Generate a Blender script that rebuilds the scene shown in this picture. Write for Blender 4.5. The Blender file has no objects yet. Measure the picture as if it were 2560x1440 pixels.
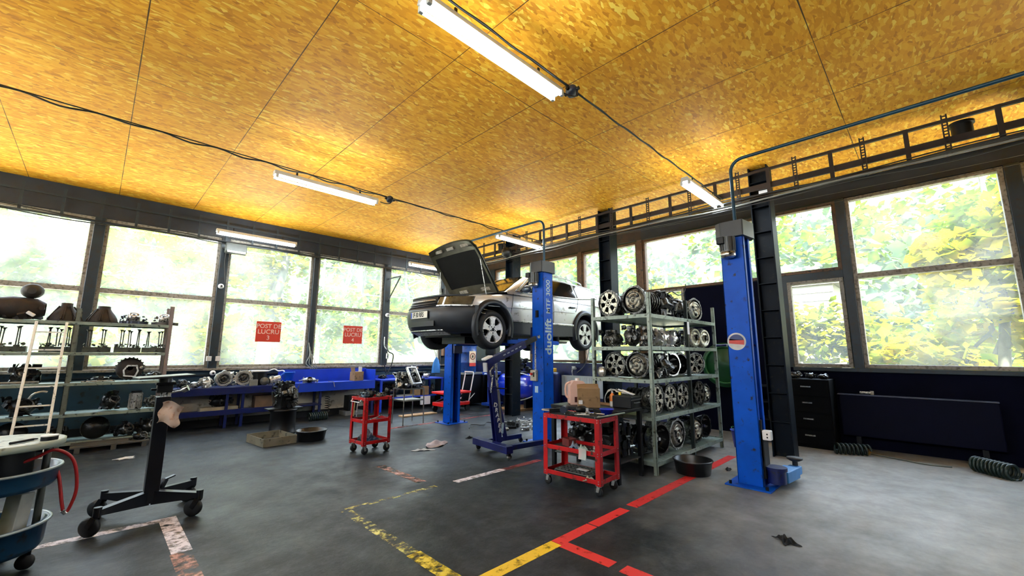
import bpy, math, random
from mathutils import Vector, Matrix, Euler
PI = math.pi
S = bpy.context.scene
COL = S.collection

# ------------------------------------------------------------------ camera
def make_camera():
    f = 1037.77
    pitch, roll, yaw = map(math.radians, (9.0, 0.24, 45.2))
    fw = Vector((math.cos(pitch)*math.cos(yaw), math.cos(pitch)*math.sin(yaw), math.sin(pitch)))
    r0 = Vector((math.sin(yaw), -math.cos(yaw), 0)); u0 = r0.cross(fw)
    r = r0*math.cos(roll) + u0*math.sin(roll); u = u0*math.cos(roll) - r0*math.sin(roll)
    cd = bpy.data.cameras.new('camera'); cd.sensor_width = 36.0; cd.lens = f*36.0/2560.0
    cd.clip_start = 0.05; cd.clip_end = 400
    co = bpy.data.objects.new('camera', cd); COL.objects.link(co)
    m = Matrix((r, u, -fw)).transposed().to_4x4(); m.translation = (0, 0, 1.5)
    co.matrix_world = m
    S.camera = co
make_camera()

# ------------------------------------------------------------------ sky, sun, exposure
W = bpy.data.worlds.new('sky'); S.world = W; W.use_nodes = True
_n = W.node_tree.nodes; _l = W.node_tree.links
_bg = _n['Background']
_tc = _n.new('ShaderNodeTexCoord'); _sx = _n.new('ShaderNodeSeparateXYZ'); _rp = _n.new('ShaderNodeValToRGB')
_rp.color_ramp.elements[0].position = 0.0; _rp.color_ramp.elements[0].color = (0.93, 0.97, 1.0, 1)
_rp.color_ramp.elements[1].position = 0.7; _rp.color_ramp.elements[1].color = (0.62, 0.80, 1.0, 1)
_l.new(_tc.outputs['Generated'], _sx.inputs[0]); _l.new(_sx.outputs['Z'], _rp.inputs[0])
_l.new(_rp.outputs[0], _bg.inputs['Color']); _bg.inputs['Strength'].default_value = 2.3
sl = bpy.data.lights.new('sun', 'SUN'); sl.energy = 12.5; sl.angle = math.radians(3); sl.color = (1.0, 0.95, 0.82)
so = bpy.data.objects.new('sun', sl); COL.objects.link(so)
so.rotation_euler = Vector((0.62, 0.50, -0.95)).to_track_quat('-Z', 'Y').to_euler()
S.view_settings.view_transform = 'Standard'; S.view_settings.look = 'None'
S.view_settings.gamma = 1.0; S.view_settings.use_curve_mapping = False
S.view_settings.exposure = 2.58
TUBE = 15.0          # emission of the fluorescent tubes
S.cycles.max_bounces = 7; S.cycles.diffuse_bounces = 3; S.cycles.glossy_bounces = 3
S.cycles.transparent_max_bounces = 16; S.cycles.transmission_bounces = 4
S.cycles.sample_clamp_indirect = 6.0
S.cycles.caustics_reflective = False; S.cycles.caustics_refractive = False

# ------------------------------------------------------------------ helpers: meshes
class MB:
    """collects shapes and links them as ONE mesh object"""
    def __init__(s): s.v = []; s.f = []; s.m = []; s.s = []
    def add(s, vs, fs, mi=0, sm=False):
        b = len(s.v); s.v += [tuple(v) for v in vs]
        for f in fs: s.f.append(tuple(i+b for i in f)); s.m.append(mi); s.s.append(sm)
        return s
    def box(s, x0, x1, y0, y1, z0, z1, mi=0):
        if x0 > x1: x0, x1 = x1, x0
        if y0 > y1: y0, y1 = y1, y0
        if z0 > z1: z0, z1 = z1, z0
        vs = [(x, y, z) for z in (z0, z1) for y in (y0, y1) for x in (x0, x1)]
        return s.add(vs, [(0,2,3,1),(4,5,7,6),(0,1,5,4),(2,6,7,3),(0,4,6,2),(1,3,7,5)], mi)
    def obox(s, c, size, rot=(0,0,0), mi=0):
        M = Euler(rot).to_matrix(); c = Vector(c); hx, hy, hz = (k/2 for k in size)
        vs = [c + M @ Vector((x, y, z)) for z in (-hz, hz) for y in (-hy, hy) for x in (-hx, hx)]
        return s.add(vs, [(0,2,3,1),(4,5,7,6),(0,1,5,4),(2,6,7,3),(0,4,6,2),(1,3,7,5)], mi)
    def beam(s, p, q, w, h, mi=0, up=(0,0,1)):
        p = Vector(p); q = Vector(q); d = (q-p).normalized(); u = Vector(up)
        sd = d.cross(u)
        if sd.length < 1e-4: sd = d.cross(Vector((1,0,0)))
        sd.normalize(); u = sd.cross(d)
        vs = [e + sd*a*w/2 + u*b*h/2 for e in (p, q) for a, b in ((-1,-1),(1,-1),(1,1),(-1,1))]
        return s.add(vs, [(0,1,2,3),(7,6,5,4),(0,4,5,1),(1,5,6,2),(2,6,7,3),(3,7,4,0)], mi)
    @staticmethod
    def frame(d):
        d = Vector(d).normalized(); a = Vector((0,0,1)) if abs(d.z) < 0.9 else Vector((1,0,0))
        u = d.cross(a).normalized(); return d, u, d.cross(u)
    def cyl(s, p, q, r0, r1=None, n=16, mi=0, caps=True, sm=True):
        r1 = r0 if r1 is None else r1; p = Vector(p); q = Vector(q); d, u, w = s.frame(q-p)
        vs = []
        for c, r in ((p, r0), (q, r1)):
            vs += [c + (u*math.cos(2*PI*i/n) + w*math.sin(2*PI*i/n))*r for i in range(n)]
        s.add(vs, [(i, (i+1) % n, n+(i+1) % n, n+i) for i in range(n)], mi, sm)
        if caps: s.add(vs, [tuple(range(n-1, -1, -1)), tuple(range(n, 2*n))], mi)
        return s
    def lathe(s, prof, o=(0,0,0), ax=(0,0,1), n=24, mi=0, sm=True, a0=0, a1=2*PI):
        o = Vector(o); d, u, w = s.frame(ax); full = abs(a1-a0-2*PI) < 1e-6; m = n if full else n+1
        vs = []
        for r, h in prof:
            r = max(r, 1e-5)
            vs += [o + d*h + (u*math.cos(a0+(a1-a0)*i/n) + w*math.sin(a0+(a1-a0)*i/n))*r for i in range(m)]
        fs = []
        for k in range(len(prof)-1):
            for i in range(n):
                j = (i+1) % m
                fs.append((k*m+i, k*m+j, (k+1)*m+j, (k+1)*m+i))
        return s.add(vs, fs, mi, sm)
    def tube(s, pts, r, n=8, mi=0, closed=False, sm=True):
        pts = [Vector(p) for p in pts]; k = len(pts); vs = []; u = None
        for i, p in enumerate(pts):
            if closed: d = pts[(i+1) % k]-pts[i-1]
            else: d = pts[min(i+1, k-1)]-pts[max(i-1, 0)]
            d.normalize()
            if u is None: _, u, w = s.frame(d)
            else:
                u = u-d*u.dot(d)
                if u.length < 1e-5: _, u, w = s.frame(d)
                u.normalize(); w = d.cross(u)
            rr = r(i/(k-1)) if callable(r) else r
            vs += [p+(u*math.cos(2*PI*j/n)+w*math.sin(2*PI*j/n))*rr for j in range(n)]
        fs = []
        for i in range(k if closed else k-1):
            a = i*n; b = ((i+1) % k)*n
            fs += [(a+j, a+(j+1) % n, b+(j+1) % n, b+j) for j in range(n)]
        s.add(vs, fs, mi, sm)
        if not closed: s.add(vs, [tuple(range(n-1, -1, -1)), tuple(range((k-1)*n, k*n))], mi)
        return s
    def prism(s, poly, fn, t0, t1, mi=0, sm=False):
        """poly: 2d outline; fn(a, b, t) -> 3d point"""
        n = len(poly); vs = [fn(a, b, t) for t in (t0, t1) for a, b in poly]
        s.add(vs, [(i, (i+1) % n, n+(i+1) % n, n+i) for i in range(n)], mi, sm)
        return s.add(vs, [tuple(range(n-1, -1, -1)), tuple(range(n, 2*n))], mi)
    def ring(s, outer, inner, fn, t0, t1, mi=0):
        """two outlines of the same count joined as a plate with a hole"""
        n = len(outer); vs = [fn(a, b, t) for t in (t0, t1) for p in (outer, inner) for a, b in p]
        fs = []
        for i in range(n):
            j = (i+1) % n
            fs += [(i, j, n+j, n+i), (2*n+i, 3*n+i, 3*n+j, 2*n+j), (i, 2*n+i, 2*n+j, j), (n+i, n+j, 3*n+j, 3*n+i)]
        return s.add(vs, fs, mi)
    def ball(s, c, r, n=14, mi=0, sx=1, sy=1, sz=1, jit=0, seed=0):
        rg = random.Random(seed); c = Vector(c); k = n//2; vs = []
        for i in range(k+1):
            th = PI*i/k
            for j in range(n):
                q = 1+(rg.uniform(-jit, jit) if 0 < i < k else 0); ph = 2*PI*j/n
                vs.append(c+Vector((math.sin(th)*math.cos(ph)*sx, math.sin(th)*math.sin(ph)*sy, math.cos(th)*sz))*r*q)
        fs = [(i*n+j, (i+1)*n+j, (i+1)*n+(j+1) % n, i*n+(j+1) % n) for i in range(k) for j in range(n)]
        return s.add(vs, fs, mi, True)
    def grid(s, P, mi=0, sm=True, flip=False, closed=False):
        """P: rows of points"""
        k = len(P); n = len(P[0]); vs = [p for row in P for p in row]; fs = []
        for i in range(k-1):
            for j in range(n if closed else n-1):
                q = (i*n+j, i*n+(j+1) % n, (i+1)*n+(j+1) % n, (i+1)*n+j)
                fs.append(q[::-1] if flip else q)
        return s.add(vs, fs, mi, sm)
    def sheet(s, P, th, mi=0, sm=True):
        """a grid of points thickened by the vector th"""
        th = Vector(th); Q = [[Vector(p)+th for p in row] for row in P]
        s.grid(P, mi, sm); s.grid(Q, mi, sm, True)
        edge = lambda R: R[0]+[r[-1] for r in R[1:-1]]+R[-1][::-1]+[r[0] for r in R[1:-1]][::-1]
        a = edge(P); b = edge(Q); n = len(a)
        return s.add(a+b, [(i, n+i, n+(i+1) % n, (i+1) % n) for i in range(n)], mi)
    def build(s, name, mats, parent=None, loc=None, rot=None, bevel=0, seg=2, subd=0, angle=35, kind=None):
        me = bpy.data.meshes.new(name); me.from_pydata(s.v, [], s.f); me.update()
        if not isinstance(mats, (list, tuple)): mats = [mats]
        for m in mats: me.materials.append(m)
        me.polygons.foreach_set('material_index', s.m); me.polygons.foreach_set('use_smooth', s.s)
        o = bpy.data.objects.new(name, me); COL.objects.link(o)
        if parent: o.parent = parent
        if loc is not None: o.location = loc
        if rot is not None: o.rotation_euler = rot
        if bevel:
            md = o.modifiers.new('edge', 'BEVEL'); md.width = bevel; md.segments = seg; md.limit_method = 'ANGLE'; md.angle_limit = math.radians(angle)
        if subd:
            md = o.modifiers.new('smooth', 'SUBSURF'); md.levels = subd; md.render_levels = subd
        if kind: o['kind'] = kind
        return o

def tag(o, label, cat, group=None, kind=None):
    o['label'] = label; o['category'] = cat
    if group: o['group'] = group
    if kind: o['kind'] = kind
    return o
def thing(name, label, cat, loc=(0,0,0), rz=0, group=None, rot=None):
    o = bpy.data.objects.new(name, None); COL.objects.link(o); o.empty_display_size = 0.1
    o.location = loc; o.rotation_euler = rot if rot else (0, 0, rz)
    return tag(o, label, cat, group)
KIDS = {}
def kids(o): return [c for c in o.children]
def dup(o, loc=None, rz=None, label=None, group=None, rot=None, scale=None):
    def cp(a, par):
        c = a.copy(); COL.objects.link(c)
        if par: c.parent = par
        for ch in list(a.children): cp(ch, c)
        return c
    r = cp(o, None)
    if loc is not None: r.location = loc
    if rz is not None: r.rotation_euler = (0, 0, rz)
    if rot is not None: r.rotation_euler = rot
    if scale is not None: r.scale = (scale,)*3
    if label: r['label'] = label
    if group: r['group'] = group
    return r
FONT_N = {}
def lettering(text, size, m, loc, xdir, ydir, parent=None, name='lettering', ext=0.001, align='CENTER', sx=1.0, bold=0.0, shear=0.0):
    """raised letters lying in the plane xdir/ydir"""
    cu = bpy.data.curves.new(name, 'FONT'); cu.body = text; cu.size = size; cu.extrude = ext; cu.align_x = align; cu.align_y = 'CENTER'
    cu.offset = bold; cu.shear = shear; cu.space_line = 0.9
    cu.materials.append(m)
    tmp = bpy.data.objects.new(name, cu); COL.objects.link(tmp); bpy.context.view_layer.update()
    me = bpy.data.meshes.new_from_object(tmp.evaluated_get(bpy.context.evaluated_depsgraph_get())); bpy.data.objects.remove(tmp); bpy.data.curves.remove(cu)
    me.name = name; o = bpy.data.objects.new(name, me); COL.objects.link(o)
    if not me.materials: me.materials.append(m)
    X = Vector(xdir).normalized(); Y = Vector(ydir).normalized(); Z = X.cross(Y)
    M = Matrix((X*sx, Y, Z)).transposed().to_4x4(); M.translation = Vector(loc)
    if parent: o.parent = parent
    o.matrix_local = M if parent else M
    if not parent: o.matrix_world = M
    return o
def circle(r, n=32, a0=0): return [(r*math.cos(a0+2*PI*i/n), r*math.sin(a0+2*PI*i/n)) for i in range(n)]
def XZ(y=0): return lambda a, b, t: (a, y+t, b)
def smoothpath(pts, k=6):
    """catmull-rom through points"""
    P = [Vector(p) for p in pts]; out = []
    for i in range(len(P)-1):
        a = P[max(i-1, 0)]; b = P[i]; c = P[i+1]; d = P[min(i+2, len(P)-1)]
        for j in range(k):
            t = j/k
            out.append(0.5*((2*b)+(c-a)*t+(2*a-5*b+4*c-d)*t*t+(3*b-3*c+d-a)*t**3))
    return out+[P[-1]]

# ------------------------------------------------------------------ helpers: materials
MATS = {}
def mat(name, col, rough=0.5, metal=0.0, var=0.25, scale=9.0, bump=0.0, bscale=60.0, col2=None, dirt=0.0, dirtcol=(0.02,0.018,0.015), spec=0.5, coat=0.0, rvar=0.0, sheen=0.0):
    if name in MATS: return MATS[name]
    m = bpy.data.materials.new(name); m.use_nodes = True; N = m.node_tree.nodes; L = m.node_tree.links
    b = N['Principled BSDF']; b.inputs['Roughness'].default_value = rough; b.inputs['Metallic'].default_value = metal
    b.inputs['Specular IOR Level'].default_value = spec
    if coat: b.inputs['Coat Weight'].default_value = coat; b.inputs['Coat Roughness'].default_value = 0.08
    tc = N.new('ShaderNodeTexCoord'); nz = N.new('ShaderNodeTexNoise'); nz.inputs['Scale'].default_value = scale; nz.inputs['Detail'].default_value = 6
    L.new(tc.outputs['Object'], nz.inputs['Vector'])
    mx = N.new('ShaderNodeMix'); mx.data_type = 'RGBA'
    if max(col)-min(col) < 0.30 or max(col) < 0.3: col = tuple(c*0.74 for c in col); col2 = tuple(c*0.74 for c in col2) if col2 else None; dirtcol = tuple(c*0.74 for c in dirtcol)
    c2 = col2 if col2 else tuple(c*(1-var) for c in col)
    mx.inputs['A'].default_value = (*col, 1); mx.inputs['B'].default_value = (*c2, 1)
    mr = N.new('ShaderNodeMapRange'); mr.inputs['From Min'].default_value = 0.35; mr.inputs['From Max'].default_value = 0.65
    L.new(nz.outputs['Fac'], mr.inputs['Value']); L.new(mr.outputs[0], mx.inputs['Factor'])
    out = mx.outputs['Result']
    if dirt:
        n2 = N.new('ShaderNodeTexNoise'); n2.inputs['Scale'].default_value = scale*2.7; n2.inputs['Detail'].default_value = 8
        L.new(tc.outputs['Object'], n2.inputs['Vector'])
        m2 = N.new('ShaderNodeMapRange'); m2.inputs['From Min'].default_value = 0.62-dirt*0.35; m2.inputs['From Max'].default_value = 0.72-dirt*0.2
        L.new(n2.outputs['Fac'], m2.inputs['Value'])
        mx2 = N.new('ShaderNodeMix'); mx2.data_type = 'RGBA'; L.new(m2.outputs[0], mx2.inputs['Factor'])
        L.new(out, mx2.inputs['A']); mx2.inputs['B'].default_value = (*dirtcol, 1); out = mx2.outputs['Result']
    L.new(out, b.inputs['Base Color'])
    if rvar:
        r = N.new('ShaderNodeMapRange'); r.inputs['To Min'].default_value = max(0, rough-rvar); r.inputs['To Max'].default_value = min(1, rough+rvar)
        L.new(nz.outputs['Fac'], r.inputs['Value']); L.new(r.outputs[0], b.inputs['Roughness'])
    if bump:
        n3 = N.new('ShaderNodeTexNoise'); n3.inputs['Scale'].default_value = bscale; n3.inputs['Detail'].default_value = 4
        L.new(tc.outputs['Object'], n3.inputs['Vector'])
        bp = N.new('ShaderNodeBump'); bp.inputs['Strength'].default_value = bump; bp.inputs['Distance'].default_value = 0.01
        L.new(n3.outputs['Fac'], bp.inputs['Height']); L.new(bp.outputs[0], b.inputs['Normal'])
    MATS[name] = m
    return m
def emit(name, col, strength):
    m = bpy.data.materials.new(name); m.use_nodes = True; b = m.node_tree.nodes['Principled BSDF']
    b.inputs['Base Color'].default_value = (*col, 1); b.inputs['Emission Color'].default_value = (*col, 1); b.inputs['Emission Strength'].default_value = strength
    return m
BLUE = mat('lift blue paint', (0.0005, 0.085, 0.56), 0.42, 0, 0.2, 5, dirt=0.02, spec=0.18)
DBLUE = mat('dark blue paint', (0.004, 0.014, 0.13), 0.4, 0, 0.3, 6, dirt=0.1)
NAVY = mat('navy wall paint', (0.0008, 0.0014, 0.015), 0.7, 0, 0.35, 2, bump=0.1, spec=0.08)
TEAL = mat('teal grey paint', (0.012, 0.030, 0.045), 0.5, 0, 0.35, 5, dirt=0.25)
TEALW = mat('teal wall paint', (0.03, 0.085, 0.13), 0.55, 0, 0.3, 3, dirt=0.1)
CREAM = mat('dirty cream frame paint', (0.42, 0.39, 0.33), 0.6, 0, 0.3, 8, dirt=0.35, dirtcol=(0.16, 0.14, 0.11))
RED = mat('red cart paint', (0.46, 0.003, 0.005), 0.38, 0, 0.25, 6, dirt=0.1)
REDL = mat('bright red lift paint', (0.75, 0.015, 0.012), 0.35, 0, 0.2, 6)
BLACK = mat('black grimy steel', (0.005, 0.005, 0.006), 0.42, 0.0, 0.4, 9, spec=0.3)
RUBBER = mat('black rubber', (0.010, 0.010, 0.011), 0.6, 0, 0.3, 14)
TYRE = mat('tyre rubber', (0.014, 0.015, 0.016), 0.65, 0, 0.3, 20)
STEEL = mat('scratched steel', (0.85, 0.85, 0.81), 0.32, 0.9, 0.35, 12, dirt=0.25)
ALU = mat('cast aluminium', (0.80, 0.80, 0.75), 0.38, 0.75, 0.4, 16, dirt=0.35, bump=0.15, bscale=90)
ALUD = mat('oily aluminium', (0.28, 0.28, 0.26), 0.35, 0.7, 0.6, 14, dirt=0.6, bump=0.2, bscale=80)
ALUB = mat('bright aluminium', (1.0, 0.99, 0.92), 0.33, 0.7, 0.25, 14, dirt=0.2)
OIL = mat('oily dark iron', (0.022, 0.021, 0.019), 0.28, 0.5, 0.5, 12, bump=0.3, bscale=50)
RUST = mat('rusty brown casting', (0.040, 0.024, 0.017), 0.7, 0.2, 0.5, 8, dirt=0.3, bump=0.4, bscale=40)
SHELF = mat('grey green shelf steel', (0.36, 0.44, 0.37), 0.42, 0.2, 0.3, 6, dirt=0.15)
SHELFD = mat('dark rack upright', (0.035, 0.048, 0.042), 0.45, 0.3, 0.4, 6, dirt=0.2)
WHITE = mat('white enamel', (1.0, 1.0, 1.0), 0.4, 0, 0.1, 5)
GREYP = mat('grey plastic', (0.20, 0.21, 0.21), 0.5, 0, 0.2, 10)
CARD = mat('brown cardboard', (0.36, 0.225, 0.105), 0.8, 0, 0.2, 6, dirt=0.1, dirtcol=(0.15, 0.09, 0.04))
WOOD = mat('raw timber', (0.45, 0.27, 0.12), 0.7, 0, 0.35, 7)
CABLE = mat('black cable sheath', (0.012, 0.012, 0.014), 0.5)
CONDUIT = mat('teal blue conduit', (0.010, 0.07, 0.13), 0.35, 0.2, 0.2, 4)
# ------------------------------------------------------------------ the room
XR, YL, ZC = 9.10, 11.00, 4.55       # right wall, left window wall, ceiling
XB, YB = -4.2, -4.6                  # walls behind the camera
def floor_material():
    m = bpy.data.materials.new('worn concrete'); m.use_nodes = True; N = m.node_tree.nodes; L = m.node_tree.links; b = N['Principled BSDF']
    tc = N.new('ShaderNodeTexCoord')
    def noise(sc, det=8, rough=0.6, dist=0):
        n = N.new('ShaderNodeTexNoise'); n.inputs['Scale'].default_value = sc; n.inputs['Detail'].default_value = det
        n.inputs['Roughness'].default_value = rough; n.inputs['Distortion'].default_value = dist; L.new(tc.outputs['Object'], n.inputs['Vector']); return n.outputs['Fac']
    def rng(v, a, b_, c=0, d=1):
        r = N.new('ShaderNodeMapRange'); r.inputs['From Min'].default_value = a; r.inputs['From Max'].default_value = b_
        r.inputs['To Min'].default_value = c; r.inputs['To Max'].default_value = d; L.new(v, r.inputs['Value']); return r.outputs[0]
    def mix(f, a, c):
        x = N.new('ShaderNodeMix'); x.data_type = 'RGBA'; L.new(f, x.inputs['Factor'])
        for k, q in (('A', a), ('B', c)):
            if isinstance(q, tuple): x.inputs[k].default_value = (*q, 1)
            else: L.new(q, x.inputs[k])
        return x.outputs['Result']
    def math_(op, a, c):
        x = N.new('ShaderNodeMath'); x.operation = op
        for i, q in enumerate((a, c)):
            if isinstance(q, (int, float)): x.inputs[i].default_value = q
            else: L.new(q, x.inputs[i])
        return x.outputs[0]
    base = mix(rng(noise(0.55), 0.35, 0.65), (0.0065, 0.0080, 0.0095), (0.0145, 0.0175, 0.020))
    base = mix(rng(noise(5.5, 10, 0.7), 0.45, 0.75, 0, 0.75), base, (0.055, 0.061, 0.066))
    base = mix(rng(noise(26, 6, 0.7), 0.54, 0.66, 0, 0.85), base, (0.003, 0.0035, 0.004))
    base = mix(rng(noise(60, 5, 0.75), 0.60, 0.70, 0, 0.75), base, (0.12, 0.125, 0.13))
    base = mix(rng(noise(11, 10, 0.75), 0.62, 0.72, 0, 0.6), base, (0.10, 0.105, 0.11))
    # paler towards the right wall: window light painted into the colour, plus worn paint
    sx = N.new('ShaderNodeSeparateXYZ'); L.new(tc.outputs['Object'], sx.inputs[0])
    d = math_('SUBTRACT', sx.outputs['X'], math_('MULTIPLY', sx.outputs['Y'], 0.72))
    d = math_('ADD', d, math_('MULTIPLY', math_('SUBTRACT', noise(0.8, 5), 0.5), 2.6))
    dusty_lit = mix(rng(noise(3.2, 10, 0.7), 0.35, 0.7), (0.20, 0.20, 0.185), (0.36, 0.36, 0.35))
    base = mix(rng(d, 1.9, 5.2, 0, 0.92), base, dusty_lit)
    L.new(base, b.inputs['Base Color']); b.inputs['Specular IOR Level'].default_value = 0.22
    L.new(rng(noise(1.3, 8, 0.65), 0.3, 0.7, 0.28, 0.62), b.inputs['Roughness'])
    bp = N.new('ShaderNodeBump'); bp.inputs['Strength'].default_value = 0.35; bp.inputs['Distance'].default_value = 0.012
    L.new(noise(14, 10, 0.7), bp.inputs['Height']); L.new(bp.outputs[0], b.inputs['Normal'])
    return m
def osb_material():
    m = bpy.data.materials.new('oriented strand board'); m.use_nodes = True; N = m.node_tree.nodes; L = m.node_tree.links; b = N['Principled BSDF']
    tc = N.new('ShaderNodeTexCoord'); P = tc.outputs['Object']
    def flakes(ang, sx, sy):
        mp = N.new('ShaderNodeMapping'); mp.inputs['Rotation'].default_value = (0, 0, ang); mp.inputs['Scale'].default_value = (sx, sy, 1)
        nz = N.new('ShaderNodeTexNoise'); nz.inputs['Scale'].default_value = 2.2; L.new(P, nz.inputs['Vector'])
        ad = N.new('ShaderNodeMix'); ad.data_type = 'RGBA'; ad.blend_type = 'ADD'; ad.inputs['Factor'].default_value = 0.10
        L.new(P, ad.inputs['A']); L.new(nz.outputs['Color'], ad.inputs['B'])
        L.new(ad.outputs['Result'], mp.inputs['Vector'])
        v = N.new('ShaderNodeTexVoronoi'); v.voronoi_dimensions = '2D'; v.inputs['Scale'].default_value = 1; L.new(mp.outputs[0], v.inputs['Vector'])
        s = N.new('ShaderNodeSeparateColor'); L.new(v.outputs['Color'], s.inputs[0]); return s.outputs
    def mixf(f, a, c):
        x = N.new('ShaderNodeMix'); x.data_type = 'FLOAT'; L.new(f, x.inputs[0]); L.new(a, x.inputs[2]); L.new(c, x.inputs[3]); return x.outputs[0]
    def gt(v, t):
        x = N.new('ShaderNodeMath'); x.operation = 'GREATER_THAN'; L.new(v, x.inputs[0]); x.inputs[1].default_value = t; return x.outputs[0]
    A = flakes(0.3, 11, 36); B = flakes(1.45, 10, 33); C = flakes(2.4, 13, 40); D = flakes(0.85, 9, 26); E_ = flakes(2.0, 12, 34); F_ = flakes(-0.2, 15, 30)
    v = mixf(gt(B[1], 0.45), A[0], B[0]); v = mixf(gt(C[1], 0.55), v, C[0]); v = mixf(gt(D[1], 0.62), v, D[0]); v = mixf(gt(E_[1], 0.66), v, E_[0]); v = mixf(gt(F_[1], 0.74), v, F_[0])
    r = N.new('ShaderNodeValToRGB'); e = r.color_ramp.elements
    e[0].position = 0.0; e[0].color = (0.56, 0.21, 0.012, 1); e[1].position = 1.0; e[1].color = (0.96, 0.66, 0.10, 1)
    for p, c in ((0.12, (0.70, 0.285, 0.014, 1)), (0.55, (0.82, 0.365, 0.020, 1)), (0.88, (0.89, 0.46, 0.035, 1))):
        q = e.new(p); q.color = c
    L.new(v, r.inputs[0])
    big = N.new('ShaderNodeTexNoise'); big.inputs['Scale'].default_value = 0.5; big.inputs['Detail'].default_value = 5; L.new(P, big.inputs['Vector'])
    bm = N.new('ShaderNodeMapRange'); bm.inputs['From Min'].default_value = 0.3; bm.inputs['From Max'].default_value = 0.7; bm.inputs['To Min'].default_value = 0.86; bm.inputs['To Max'].default_value = 1.06
    L.new(big.outputs['Fac'], bm.inputs['Value'])
    sc = N.new('ShaderNodeMix'); sc.data_type = 'RGBA'; sc.blend_type = 'MULTIPLY'; sc.inputs['Factor'].default_value = 1
    L.new(r.outputs[0], sc.inputs['A']); L.new(bm.outputs[0], sc.inputs['B'])
    # board joints: 1.17 m by 2.72 m
    sx = N.new('ShaderNodeSeparateXYZ'); L.new(P, sx.inputs[0])
    wob = N.new('ShaderNodeTexNoise'); wob.inputs['Scale'].default_value = 1.7; wob.inputs['Detail'].default_value = 3; L.new(P, wob.inputs['Vector'])
    def joint(out, off, per, w):
        a = N.new('ShaderNodeMath'); a.operation = 'ADD'; L.new(out, a.inputs[0]); a.inputs[1].default_value = 40*per-off
        mo = N.new('ShaderNodeMath'); mo.operation = 'PINGPONG'; L.new(a.outputs[0], mo.inputs[0]); mo.inputs[1].default_value = per/2
        t = N.new('ShaderNodeMapRange'); t.inputs['From Min'].default_value = 0.2; t.inputs['From Max'].default_value = 0.8
        t.inputs['To Min'].default_value = w*0.2; t.inputs['To Max'].default_value = w*1.9; L.new(wob.outputs['Fac'], t.inputs['Value'])
        lt = N.new('ShaderNodeMath'); lt.operation = 'LESS_THAN'; L.new(mo.outputs[0], lt.inputs[0]); L.new(t.outputs[0], lt.inputs[1]); return lt.outputs[0]
    mxm = N.new('ShaderNodeMath'); mxm.operation = 'MAXIMUM'
    L.new(joint(sx.outputs['X'], 0.0, 1.17, 0.004), mxm.inputs[0]); L.new(joint(sx.outputs['Y'], 5.95, 2.72, 0.004), mxm.inputs[1])
    jm = N.new('ShaderNodeMix'); jm.data_type = 'RGBA'; L.new(mxm.outputs[0], jm.inputs['Factor']); L.new(sc.outputs['Result'], jm.inputs['A']); jm.inputs['B'].default_value = (0.10, 0.045, 0.008, 1)
    L.new(jm.outputs['Result'], b.inputs['Base Color']); b.inputs['Roughness'].default_value = 0.6; b.inputs['Specular IOR Level'].default_value = 0.2
    bp = N.new('ShaderNodeBump'); bp.inputs['Strength'].default_value = 0.25; bp.inputs['Distance'].default_value = 0.006; L.new(v, bp.inputs['Height']); L.new(bp.outputs[0], b.inputs['Normal'])
    return m
def glass_material(name='dusty window glass', lo=0.02, hi=0.08):
    """window glass with a film of dust"""
    m = bpy.data.materials.new(name); m.use_nodes = True; N = m.node_tree.nodes; L = m.node_tree.links
    N.remove(N['Principled BSDF']); out = N['Material Output']
    tr = N.new('ShaderNodeBsdfTransparent'); tl = N.new('ShaderNodeBsdfTranslucent'); tl.inputs['Color'].default_value = (0.93, 0.96, 0.93, 1)
    gl = N.new('ShaderNodeBsdfGlossy'); gl.inputs['Roughness'].default_value = 0.03
    tc = N.new('ShaderNodeTexCoord'); nz = N.new('ShaderNodeTexNoise'); nz.inputs['Scale'].default_value = 1.4; nz.inputs['Detail'].default_value = 8; L.new(tc.outputs['Object'], nz.inputs['Vector'])
    mr = N.new('ShaderNodeMapRange'); mr.inputs['From Min'].default_value = 0.3; mr.inputs['From Max'].default_value = 0.7; mr.inputs['To Min'].default_value = lo; mr.inputs['To Max'].default_value = hi
    L.new(nz.outputs['Fac'], mr.inputs['Value'])
    a = N.new('ShaderNodeMixShader'); L.new(mr.outputs[0], a.inputs[0]); L.new(tr.outputs[0], a.inputs[1]); L.new(tl.outputs[0], a.inputs[2])
    c = N.new('ShaderNodeMixShader'); c.inputs[0].default_value = 0.008; L.new(a.outputs[0], c.inputs[1]); L.new(gl.outputs[0], c.inputs[2])
    L.new(c.outputs[0], out.inputs['Surface'])
    return m
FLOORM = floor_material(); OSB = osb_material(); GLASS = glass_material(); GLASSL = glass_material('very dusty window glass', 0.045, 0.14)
BEIGE = mat('stained beige plaster', (0.85, 0.78, 0.62), 0.75, 0, 0.25, 3, dirt=0.15, dirtcol=(0.2, 0.17, 0.12), bump=0.2)
DARKB = mat('soot dark skirting', (0.006, 0.006, 0.008), 0.7)
BEAM = mat('dark beam paint', (0.020, 0.026, 0.038), 0.6, 0, 0.4, 3, dirt=0.2)
BEAMB = mat('brown timber beam', (0.060, 0.030, 0.013), 0.65, 0, 0.5, 3, dirt=0.3)
BROWNF = mat('brown window frame', (0.17, 0.085, 0.035), 0.6, 0, 0.4, 6, dirt=0.2)
BACKW = mat('grey back wall', (0.10, 0.11, 0.125), 0.8, 0, 0.25, 2)
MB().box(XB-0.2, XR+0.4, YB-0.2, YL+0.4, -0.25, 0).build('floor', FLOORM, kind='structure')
MB().box(XB-0.2, XR+0.55, YB-0.2, YL+0.55, ZC, ZC+0.22).build('ceiling', OSB, kind='structure')
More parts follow.
